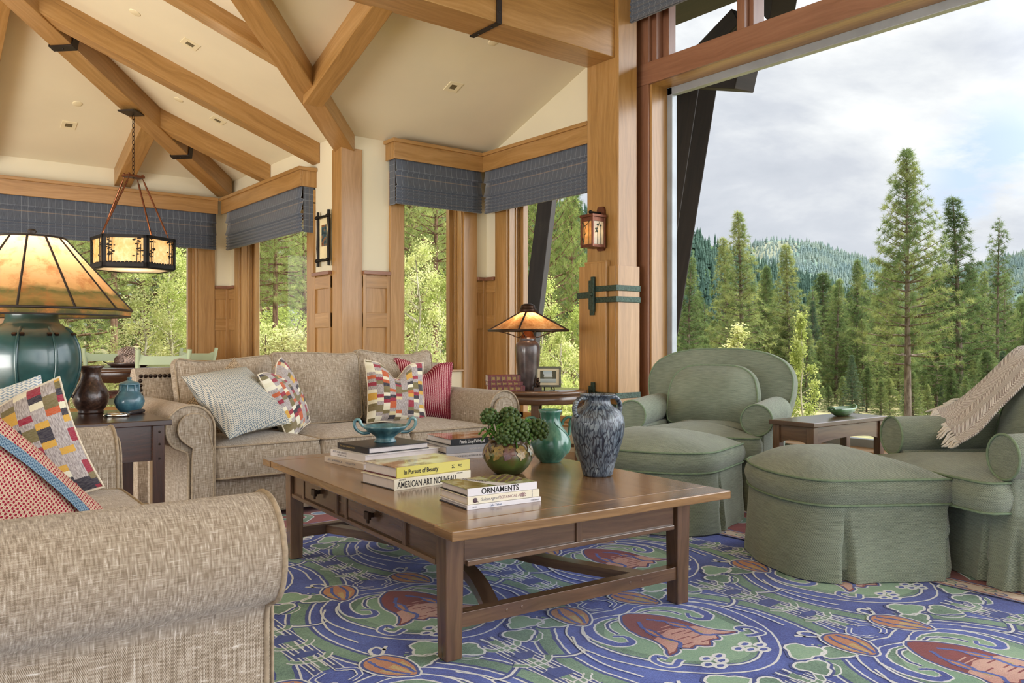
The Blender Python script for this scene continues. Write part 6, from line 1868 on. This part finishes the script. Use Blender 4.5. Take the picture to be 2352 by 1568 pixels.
# borders: cream guard stripe, red band, cream guard stripe
def rrectb(x0, x1, y0, y1, m, k):
    z = zl(k); rmb.add([(x0, y0, z), (x1, y0, z), (x1, y1, z), (x0, y1, z)], [(0, 1, 2, 3)], m)
BX, BY = FX1+.70, FY1+.72
for (a, b_, m, k) in ((0, .70, RED, 18), (0, .125, CRM, 19), (0, .012, NVY, 20), (.018, .028, RED, 20), (.10, .110, RED, 20), (.118, .128, NVY, 20), (.56, .66, CRM, 19), (.66, .70, GRN, 19), (.55, .56, NVY, 20)):
    rrectb(FX1+a, FX1+b_, FY0-.1, FY1+a, m, k); rrectb(FX0-.68, FX1+b_, FY1+a, FY1+min(b_, .72), m, k)
random.seed(9)
for i in range(34):
    y = FY0+.15*i
    if y > FY1: break
    for dx, m in ((.045, NVY), (.07, GRN)):
        c = [(FX1+dx+.018*math.cos(2*PI*q/8), y+(.05 if m == GRN else 0)+.022*math.sin(2*PI*q/8)) for q in range(8)]; ribbon(c, .007, m, 21, None, True)
    if i % 3 == 0:
        b = cur([(FX1+.18, y), (FX1+.30, y+.10), (FX1+.42, y), (FX1+.34, y-.08), (FX1+.28, y)], 5); ribbon(b, .05, WHT, 21); ribbon(b, .036, GRN, 22)
        c = [(FX1+.46+.04*math.cos(2*PI*q/8), y+.18+.05*math.sin(2*PI*q/8)) for q in range(8)]; rpoly(c, SKY, 21); ribbon(c, .012, WHT, 22, None, True)
for i in range(40):
    x = FX0-.5+.13*i
    if x > FX1+.4: break
    for dy, m in ((.045, NVY), (.07, GRN)):
        c = [(x+(.05 if m == GRN else 0)+.022*math.cos(2*PI*q/8), FY1+dy+.018*math.sin(2*PI*q/8)) for q in range(8)]; ribbon(c, .007, m, 21, None, True)
    if i % 3 == 0:
        b = cur([(x, FY1+.18), (x+.10, FY1+.30), (x, FY1+.42), (x-.08, FY1+.34), (x, FY1+.28)], 5); ribbon(b, .05, WHT, 21); ribbon(b, .036, GRN, 22)
        c = [(x+.18+.05*math.cos(2*PI*q/8), FY1+.34+.04*math.sin(2*PI*q/8)) for q in range(8)]; rpoly(c, SKY, 21); ribbon(c, .012, WHT, 22, None, True)
tag(rmb.obj('rug', RUGM), 'large blue and green wool rug with red flowers under the coffee table', 'rug')
# ------------------------------------------------------------------ outdoors
def ground_z(x, y):
    d = max(0, x*.9-y*.25-5.2)
    z = -.75-.085*d if d < 45 else -.75-.085*45
    z += .022*max(0, y-10)+.25*mnoise.noise(Vector((x*.12, y*.12, 2)))
    return z
mb = MB(); N_ = 90
def gf(u, v):
    x = -40+190*u; y = -60+210*v
    inside = (-8 < x < 5.6 and -8 < y < 10.2)
    return (x, y, -1.2 if inside else ground_z(x, y))
mb.grid(gf, N_, N_, 190, 210)
tag(mb.obj('ground', M['earth']), 'sunlit forest floor outside the windows', 'ground', None, 'structure')

def add_tuft(mb, c, d, r, n, w, m=0):
    """a bottle-brush of needles round direction d"""
    d = d.normalized(); a = d.orthogonal().normalized(); b = d.cross(a)
    for i in range(n):
        th = random.uniform(0, 2*PI); el = random.uniform(-.35, 1.0)
        v = (a*math.cos(th)+b*math.sin(th))*math.sqrt(max(.05, 1-el*el))+d*el
        L = r*random.uniform(.7, 1.15); s_ = v.cross(Vector((random.uniform(-1, 1), random.uniform(-1, 1), random.uniform(-1, 1)))).normalized()*w
        p = c+v*r*.10
        mb.add([p-s_*.5, p+s_*.5, c+v*L], [(0, 1, 2)], m)
def pine(seed, H, base, rmax, step, nt, tr, tw, trunk_r=.2, droop=-.1, nb=5, tuft_gap=.42, power=.85, spars=0.0, tops=True):
    random.seed(seed)
    cr = MB(); tk = MB()
    sway = Vector((random.uniform(-.02, .02), random.uniform(-.02, .02), 0))
    P = [Vector((0, 0, H*i/10))+sway*H*(i/10)**2 for i in range(11)]
    tk.tube(P, [trunk_r*(1-.93*i/10)+.012 for i in range(11)], 8)
    z = base*H
    while z < H*.985:
        f = (z-base*H)/(H*(1-base))
        L0 = rmax*((1-f)**power)*(.55+.45*min(1, f*6+.35))+.12
        k = nb+random.randint(-1, 1)
        a0 = random.uniform(0, 6.28)
        for i in range(k):
            if random.random() < spars: continue
            a = a0+2*PI*i/k+random.uniform(-.3, .3); L = L0*random.uniform(.7, 1.18)
            lift = .10+.55*f+random.uniform(-.12, .12)+droop*(1-f)
            o = Vector((0, 0, z))+sway*H*(z/H)**2
            dr = Vector((math.cos(a), math.sin(a), lift)).normalized()
            e = o+dr*L+Vector((0, 0, .10*L))
            mid = o.lerp(e, .5)-Vector((0, 0, .05*L))
            if L > .35: tk.tube([o, mid, e], [.012+.016*L, .010+.008*L, .006], 4, caps=False)
            q = .30*L if L > .8 else .1*L
            while q < L:
                u = q/L; c = o.lerp(mid, u*2) if u < .5 else mid.lerp(e, u*2-1)
                sp = tr*.9*(1-u*.4)
                for _ in range(2 if L > .9 else 1):
                    cc = c+Vector((random.uniform(-sp, sp), random.uniform(-sp, sp), random.uniform(-sp*.3, sp*.5)))
                    add_tuft(cr, cc, (dr+Vector((0, 0, .5))), tr*random.uniform(.75, 1.1), nt, tw)
                q += tuft_gap*random.uniform(.8, 1.2)
            add_tuft(cr, e, dr+Vector((0, 0, .5)), tr, nt, tw)
        z += step*(1-.45*f)*random.uniform(.8, 1.2)
    add_tuft(cr, P[-1], Vector((0, 0, 1)), tr*.9, nt, tw)
    return cr, tk
def tree_proto(name, crown_mb, trunk_mb, leafmat, barkmat):
    t = thing(name, 'x', 'tree', (0, 0, 0))
    crown_mb.obj('crown', leafmat, t); trunk_mb.obj('trunk', barkmat, t)
    return t
used = {}
def put(proto, loc, s, rz, label, group=None, cat='tree', sz=None):
    if proto.name not in used: t = proto; used[proto.name] = 1
    else: t = copy_tree(proto)
    t.location = loc; t.rotation_euler = (0, 0, rz); t.scale = (s, s, sz or s); t['label'] = label; t['category'] = cat
    if group: t['group'] = group
    return t
def aspen(seed, H, R0, n, ls, base=.12, conic=.5):
    random.seed(seed); cr = MB(); tk = MB()
    P = [Vector((.05*math.sin(i*1.3), .05*math.cos(i*1.7), H*.96*i/8)) for i in range(9)]
    tk.tube(P, [.05*(1-.85*i/8)+.006 for i in range(9)], 6)
    cl = []
    for i in range(30):
        f = base+(1-base)*(i+random.random())/30; a = random.uniform(0, 6.28); r = R0*(1-conic*f)*(.35+.65*math.sqrt(random.random()))*(1 if f < .85 else (1-f)/.15*.8+.2)
        c = Vector((r*math.cos(a), r*math.sin(a), H*f)); cl.append((c, R0*random.uniform(.22, .40)*(1-.4*f)))
        o = Vector((0, 0, max(.1, H*f-r*.8))); tk.tube([o, o.lerp(c, .6)+Vector((0, 0, -.05)), c], [.018, .012, .005], 4, caps=False)
    for i in range(n):
        c, r = random.choice(cl)
        p = c+Vector((random.gauss(0, 1), random.gauss(0, 1), random.gauss(0, 1.15)))*r*.55
        nr = Vector((random.uniform(-1, 1), random.uniform(-1, 1), random.uniform(-.6, 1))).normalized(); a = nr.orthogonal().normalized(); b = nr.cross(a)
        s_ = ls*random.uniform(.65, 1.25)
        cr.add([p-a*s_*.55, p-b*s_*.42, p+a*s_*.6, p+b*s_*.42], [(0, 1, 2, 3)])
    return cr, tk
def bush(seed, n, ls, R0, H):
    random.seed(seed); cr = MB(); tk = MB()
    for i in range(9):
        a = random.uniform(0, 6.28); tk.tube([(0, 0, 0), (R0*.4*math.cos(a), R0*.4*math.sin(a), H*.5), (R0*.7*math.cos(a), R0*.7*math.sin(a), H*.85)], [.02, .012, .004], 4, caps=False)
    for i in range(n):
        v = Vector((random.gauss(0, .42), random.gauss(0, .42), 0))*R0; z = H*(.15+.85*random.random()*(max(0, 1-(v.length/R0)**2))**.5)
        p = Vector((v.x, v.y, z)); nr = Vector((random.uniform(-1, 1), random.uniform(-1, 1), random.uniform(-.3, 1))).normalized(); a = nr.orthogonal().normalized(); b = nr.cross(a); s_ = ls*random.uniform(.6, 1.3)
        cr.add([p-a*s_*.6, p-b*s_*.35, p+a*s_*.6, p+b*s_*.35], [(0, 1, 2, 3)])
    return cr, tk
TP = {}
TP['ponderosa'] = tree_proto('pine_tree', *pine(1, 15, .22, 3.2, .52, 30, .33, .024, .20, -.10, 6, .34, .85), M['needles'], M['bark_grey'])
TP['narrow'] = tree_proto('pine_tree', *pine(2, 13, .10, 1.9, .46, 26, .30, .025, .16, -.05, 5, .32, .9), M['needles'], M['bark_grey'])
TP['broad'] = tree_proto('pine_tree', *pine(3, 13, .06, 2.8, .52, 24, .34, .028, .18, -.15, 6, .38, .85), M['needles'], M['bark_grey'])
TP['open'] = tree_proto('pine_tree', *pine(4, 14, .18, 2.2, .60, 24, .31, .024, .15, -.05, 5, .42, .8, .18), M['needles'], M['bark_grey'])
TP['fir'] = tree_proto('fir_tree', *pine(5, 14, .05, 2.0, .42, 16, .32, .032, .15, -.30, 6, .38, .95), M['needles_dark'], M['bark_grey'])
TP['near'] = tree_proto('pine_tree', *pine(6, 12, .14, 3.1, .60, 22, .34, .022, .20, -.05, 6, .38, .55), M['needles_near'], M['bark'])
TP['tall'] = tree_proto('pine_tree', *pine(7, 18, .34, 2.9, .60, 20, .36, .024, .23, -.2, 6, .40, .55), M['needles_near'], M['bark'])
TP['aspen'] = tree_proto('aspen_tree', *aspen(8, 4.6, 1.15, 11000, .046), M['leaves'], M['bark_pale'])
TP['aspen2'] = tree_proto('aspen_tree', *aspen(9, 4.2, 1.0, 9500, .045, .05, .35), M['leaves_pale'], M['bark_pale'])
TP['sapling'] = tree_proto('aspen_tree', *aspen(10, 6.0, .95, 4200, .10, .05, .8), M['leaves_pale'], M['bark_pale'])
TP['bush'] = tree_proto('shrub', *bush(11, 5500, .035, .9, 1.1), M['brush'], M['bark_grey'])
TP['gbush'] = tree_proto('shrub', *bush(12, 6000, .035, .9, 1.3), M['leaves'], M['bark_grey'])
def tree_at(px, t, top_y, kind, label, group=None, base_z=None, rz=None, wid=1.0, cat='tree'):
    """stand a tree on the ground t metres out so that its top reaches photo row top_y"""
    p = at(px, 784, t); g = ground_z(p.x, p.y) if base_z is None else base_z
    top = 1.0+t*(784-top_y)/FPX
    H0 = {'ponderosa': 15, 'narrow': 13, 'broad': 13, 'open': 14, 'fir': 14, 'near': 12, 'tall': 18, 'aspen': 4.6, 'aspen2': 4.2, 'sapling': 6.0, 'bush': 1.1, 'gbush': 1.3}[kind]
    s = (top-g)/H0
    return put(TP[kind], (p.x, p.y, g-.05), s*wid, random.uniform(0, 6.28) if rz is None else rz, label, group, cat, s)
random.seed(100)
# trees one can single out through the picture window
tree_at(2085, 34, 345, 'ponderosa', 'tallest pine in the picture window, with a bare trunk below', rz=1.0, wid=.98)
tree_at(2205, 42, 450, 'narrow', 'second tall pine just right of the tallest one', rz=.6, wid=1.35)
tree_at(2290, 46, 500, 'open', 'thin topped pine at the far right of the picture window', rz=2.0, wid=.95)
tree_at(1705, 46, 487, 'narrow', 'pointed pine rising above the others left of the picture window centre', rz=2.2, wid=1.25)
tree_at(1812, 52, 560, 'narrow', 'pine with a slim tip below the bare rocky ridge', rz=.4, wid=1.3)
tree_at(1580, 40, 590, 'narrow', 'pine beside the dark leaning timbers outside', rz=4.0, wid=1.2)
tree_at(1672, 52, 545, 'narrow', 'pine close behind the left of the pointed pine', rz=1.2, wid=1.2)
tree_at(1758, 54, 610, 'broad', 'rounded pine between the two slim tips', rz=1.9, wid=.9)
tree_at(1868, 62, 690, 'fir', 'grey-green fir half hidden behind the aspen sapling', rz=0, wid=1.0)
tree_at(1920, 55, 640, 'narrow', 'pine left of the tallest pine, in its shade', rz=5, wid=1.3)
tree_at(1968, 56, 595, 'broad', 'twin tipped pine at the left shoulder of the tallest one', rz=3.3, wid=.8)
tree_at(2150, 50, 640, 'broad', 'bushy pine filling in behind the two tall pines', rz=3.3, wid=1.0)
tree_at(2345, 52, 690, 'broad', 'bushy pine at the right edge of the picture window', rz=1.3, wid=1.0)
tree_at(2420, 46, 600, 'ponderosa', 'pine just outside the right edge of the photo', rz=1.3)
tree_at(1842, 18, 722, 'sapling', 'pale aspen sapling right of the armchair by the pillar', rz=.3, wid=.95)
tree_at(1697, 17, 748, 'sapling', 'pale aspen sapling peeping over the armchair by the pillar', rz=1.3, wid=1.5)
# the forest filling the valley behind them
for i in range(74):
    px = 1440+1000*((i*.6180339)%1); t = random.uniform(60, 120)
    ty = random.uniform(610, 720)+ (20 if px < 1750 else 0)
    tree_at(px, t, ty, random.choice(('narrow', 'broad', 'fir', 'narrow', 'open')), 'dark green conifer in the dense forest below the hills', 'conifers in the valley forest', wid=random.uniform(1.1, 1.5))
for i in range(26):
    px = 1500+900*((i*.6180339+.3)%1); t = random.uniform(42, 62)
    tree_at(px, t, random.uniform(720, 800), random.choice(('broad', 'narrow', 'broad')), 'young pine at the edge of the valley forest', 'young pines at the forest edge', wid=random.uniform(1.2, 1.6))
for i in range(34):
    px = 1500+960*((i*.6180339+.15)%1); t = random.uniform(33, 46)
    tree_at(px, t, random.uniform(800, 890), random.choice(('broad', 'fir', 'broad')), 'dark understory growth below the tall pines', 'understory below the tall pines', wid=random.uniform(1.2, 1.7))
# through the tall alcove window
tree_at(1262, 15, 330, 'near', 'sunlit pine with a reddish trunk behind the small mica lamp', rz=2.1, wid=.62)
tree_at(1315, 24, 455, 'near', 'long needled pine beside the wall lantern', rz=.7, wid=.6)
tree_at(1330, 40, 690, 'fir', 'dark fir far behind the lamp table window', rz=.7, wid=1.1)
for i, (px, t, ty, k) in enumerate(((1240, 12, 640, 'aspen'), (1290, 11, 760, 'aspen2'), (1335, 13, 700, 'aspen'), (1265, 9.5, 850, 'gbush'), (1325, 9.6, 880, 'gbush'), (1372, 14, 760, 'aspen2'))):
    tree_at(px, t, ty, k, ('leafy aspen outside the tall window, left of the lamp shade', 'leafy aspen outside the tall window, behind the lamp shade', 'leafy aspen outside the tall window, beside the pillar', 'low green shrub below the tall window, left', 'low green shrub below the tall window, right', 'leafy aspen hidden behind the pillar')[i], 'leafy growth outside the tall window', rz=i*1.1, cat='tree' if i not in (3, 4) else 'shrub')
# narrow window behind the sofa
tree_at(998, 17, 250, 'tall', 'reddish pine trunk seen in the narrow window behind the sofa', rz=.9, wid=1.0)
tree_at(945, 22, 300, 'near', 'sunlit pine at the left of the narrow window', rz=3.0, wid=.8)
tree_at(960, 13, 560, 'aspen', 'bright aspen filling the lower left of the narrow window', rz=.2, wid=.9)
tree_at(1010, 13.5, 640, 'aspen2', 'bright aspen at the lower right of the narrow window', rz=2.2, wid=1.0)
# nook side window
tree_at(632, 22, 260, 'tall', 'brown pine trunk standing in the nook side window', rz=.3, wid=.9)
tree_at(700, 34, 420, 'near', 'sunlit pine with drooping boughs right of the brown trunk', rz=1.9, wid=1.0)
tree_at(595, 30, 380, 'near', 'sunlit pine left of the brown trunk in the nook side window', rz=4.1, wid=.9)
tree_at(690, 46, 400, 'tall', 'thin distant pine trunk at the right of the nook side window', rz=4.1, wid=.8)
for i, (px, t, ty, k) in enumerate(((610, 19, 735, 'gbush'), (665, 20, 745, 'bush'), (700, 18, 765, 'bush'), (640, 26, 700, 'gbush'))):
    tree_at(px, t, ty, k, ('green shrub left of the brown trunk', 'dry shrub right of the brown trunk', 'dry shrub at the right of the nook side window', 'green shrub behind the brown trunk')[i], 'shrubs outside the nook side window', rz=i, wid=1.3, cat='shrub')
# wide nook window
tree_at(262, 24, 200, 'tall', 'brown pine trunk behind the pinecone tray', rz=.3, wid=1.0)
tree_at(150, 15, 330, 'near', 'sunlit long needled pine behind the huge lamp', rz=.3, wid=.9)
tree_at(35, 17, 330, 'near', 'sunlit long needled pine at the left edge', rz=2.3, wid=.9)
tree_at(330, 30, 300, 'near', 'sunlit pine behind the chandelier', rz=3.3, wid=1.0)
tree_at(450, 30, 330, 'near', 'sunlit pine near the nook corner', rz=5.3, wid=1.0)
tree_at(390, 14, 560, 'aspen', 'bright aspen under the chandelier at the right', rz=2.6, wid=1.2)
tree_at(330, 13.5, 680, 'aspen2', 'bright aspen under the chandelier at the left', rz=.6, wid=1.1)
tree_at(440, 15, 600, 'aspen2', 'bright aspen next to the nook corner', rz=1.6, wid=1.1)
for i in range(14):
    px = -60+560*((i*.6180339)%1); tree_at(px, random.uniform(34, 60), random.uniform(380, 560), random.choice(('near', 'broad', 'near')), 'blurred sunlit pine deep in the woods beyond the nook', 'pines deep in the woods', wid=1.1)
for i in range(16):
    px = 560+800*((i*.6180339)%1); tree_at(px, random.uniform(38, 64), random.uniform(380, 520), random.choice(('near', 'broad', 'near')), 'sunlit pine deep in the woods beyond the sofa windows', 'pines deep in the woods', wid=1.1)
for i in range(10):
    px = -20+520*((i*.6180339)%1); tree_at(px, random.uniform(15, 24), random.uniform(800, 830), 'bush', 'dry shrub on the forest floor beyond the nook', 'dry shrubs in the woods', cat='shrub')

# distant hills and their forest ------------------------------------
def ridge(name, label, mat, prof, t0, t1, bottom, seed):
    """prof: (photo x, photo y) of the crest as it stands t1 metres away"""
    mb = MB(); n = 60; rows = 14
    X0, X1 = prof[0][0], prof[-1][0]
    def top(px):
        for (a, b_), (c, d) in zip(prof, prof[1:]):
            if a <= px <= c: 
                f = (px-a)/(c-a); return b_+(d-b_)*f
        return prof[-1][1]
    def fn(u, v):
        px = X0+(X1-X0)*u; t = t0+(t1-t0)*v; zt = 1+t1*(784-top(px))/FPX
        p = at(px, 784, t); z = bottom+(zt-bottom)*(v**.85)
        z += t1*.006*mnoise.noise(Vector((u*9+seed, v*5, seed)))*math.sin(PI*min(1, v*1.02))
        return (p.x, p.y, z)
    mb.grid(fn, n, rows, 100, 50); tag(mb.obj(name, mat), label, 'hill', None, 'structure')
    return fn
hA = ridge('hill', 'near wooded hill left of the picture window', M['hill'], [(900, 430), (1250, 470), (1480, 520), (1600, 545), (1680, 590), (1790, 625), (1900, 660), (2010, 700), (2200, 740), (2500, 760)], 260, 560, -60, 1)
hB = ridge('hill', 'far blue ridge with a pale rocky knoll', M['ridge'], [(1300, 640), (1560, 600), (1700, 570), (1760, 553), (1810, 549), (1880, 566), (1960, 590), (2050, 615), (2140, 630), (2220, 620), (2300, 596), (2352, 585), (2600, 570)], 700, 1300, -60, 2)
def forest(name, label, fn, n, h, w, mat, seed, vr=(0, 1), skip=None):
    random.seed(seed); mb = MB()
    for i in range(n):
        u = random.random(); v = vr[0]+(vr[1]-vr[0])*random.random()**.6
        if skip and skip(u, v): continue
        p = Vector(fn(u, v)); H = h*random.uniform(.6, 1.35); r = w*random.uniform(.7, 1.2)
        k = 6; a0 = random.random()*6
        for (zb, zt_, rr) in ((0.05, .55, 1.0), (.35, .8, .75), (.62, 1.0, .48)):
            ring = [p+Vector((r*rr*math.cos(a0+2*PI*q/k), r*rr*math.sin(a0+2*PI*q/k), H*zb)) for q in range(k)]
            mb.add(ring+[p+Vector((0, 0, H*zt_))], [(q, (q+1) % k, k) for q in range(k)])
    tag(mb.obj(name, mat), label, 'forest', None, 'stuff')
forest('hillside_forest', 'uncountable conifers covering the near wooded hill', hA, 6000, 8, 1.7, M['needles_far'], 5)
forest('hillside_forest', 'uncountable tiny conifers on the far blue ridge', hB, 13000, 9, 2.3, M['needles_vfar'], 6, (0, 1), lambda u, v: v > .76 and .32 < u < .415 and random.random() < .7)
mb = MB()
def rk(u, v):
    p = Vector(hB(.325+.085*u, .78+.21*v)); p.z += 3.0*math.sin(PI*u)*math.sin(PI*v)+1.5*mnoise.noise(Vector((u*9, v*9, 3)))-.4; return p
mb.grid(rk, 24, 14, 10, 10); tag(mb.obj('rock_slope', M['rock']), 'pale rocky knoll on top of the far ridge', 'rock slope', None, 'structure')

# deep roof overhang of the house, out of the photo above the windows
mb = MB(); mb.bb(5.45, 7.75, -6, 12.2, 4.86, 4.98); mb.bb(-6, 5.45, 10.1, 11.4, 3.1, 3.2)
tag(mb.obj('roof_overhang', W['timber']), 'dark roof overhang outside above the picture window', 'roof', None, 'structure')
# dark timber braces of the deck roof outside -------------------------
def timber(name, label, segs):
    t = thing(name, label, 'timber brace', segs[0][0], 0, None, 'structure')
    for p0, p1, w, d in segs:
        p0 = Vector(p0); p1 = Vector(p1); L = (p1-p0).length; mb = MB(); mb.box((0, 0, L/2), (w, d, L), 0, None, 2)
        q = (p1-p0).to_track_quat('Z', 'Y'); o = mb.obj('timber', W['timber'], t, p0-t.location, q.to_euler(), bevel=.008)
    return t
def xat(px, py, X):
    s_ = (px-1176)/FPX; t = X/(DV.x+RV.x*s_); return at(px, py, t)
a0 = xat(1458, 1000, 6.15); a1 = xat(1585, 160, 6.55); b0 = xat(1494, 1000, 6.55); b1 = xat(1634, 120, 7.0); c0 = xat(1480, 1000, 6.9); c1 = xat(1560, 150, 7.2)
timber('roof_brace', 'dark stained timber brace leaning outside the picture window', [(a0, a1, .16, .22), (b0, b1, .16, .22), (c0, c1, .15, .15), (xat(1540, 205, 7.0), xat(1700, 40, 7.0), .16, .2), (xat(1600, 185, 6.9), xat(1740, 60, 6.9), .16, .2)])
e0 = xat(1600, 130, 7.4); 
timber('roof_brace', 'dark timber beam end jutting out above the valley', [(at(1560, 170, 8.2), at(1716, 176, 7.4), .24, .25), (at(1730, -60, 9.2), at(1800, 15, 8.0), .24, .3)])
f0 = xat(1228, 700, 6.6); f1 = xat(1262, 420, 7.2)
timber('roof_brace', 'dark timber brace seen in the tall window behind the mica lamp', [(f0+(f0-f1)*.6, f1+(f1-f0)*.5, .2, .2)])
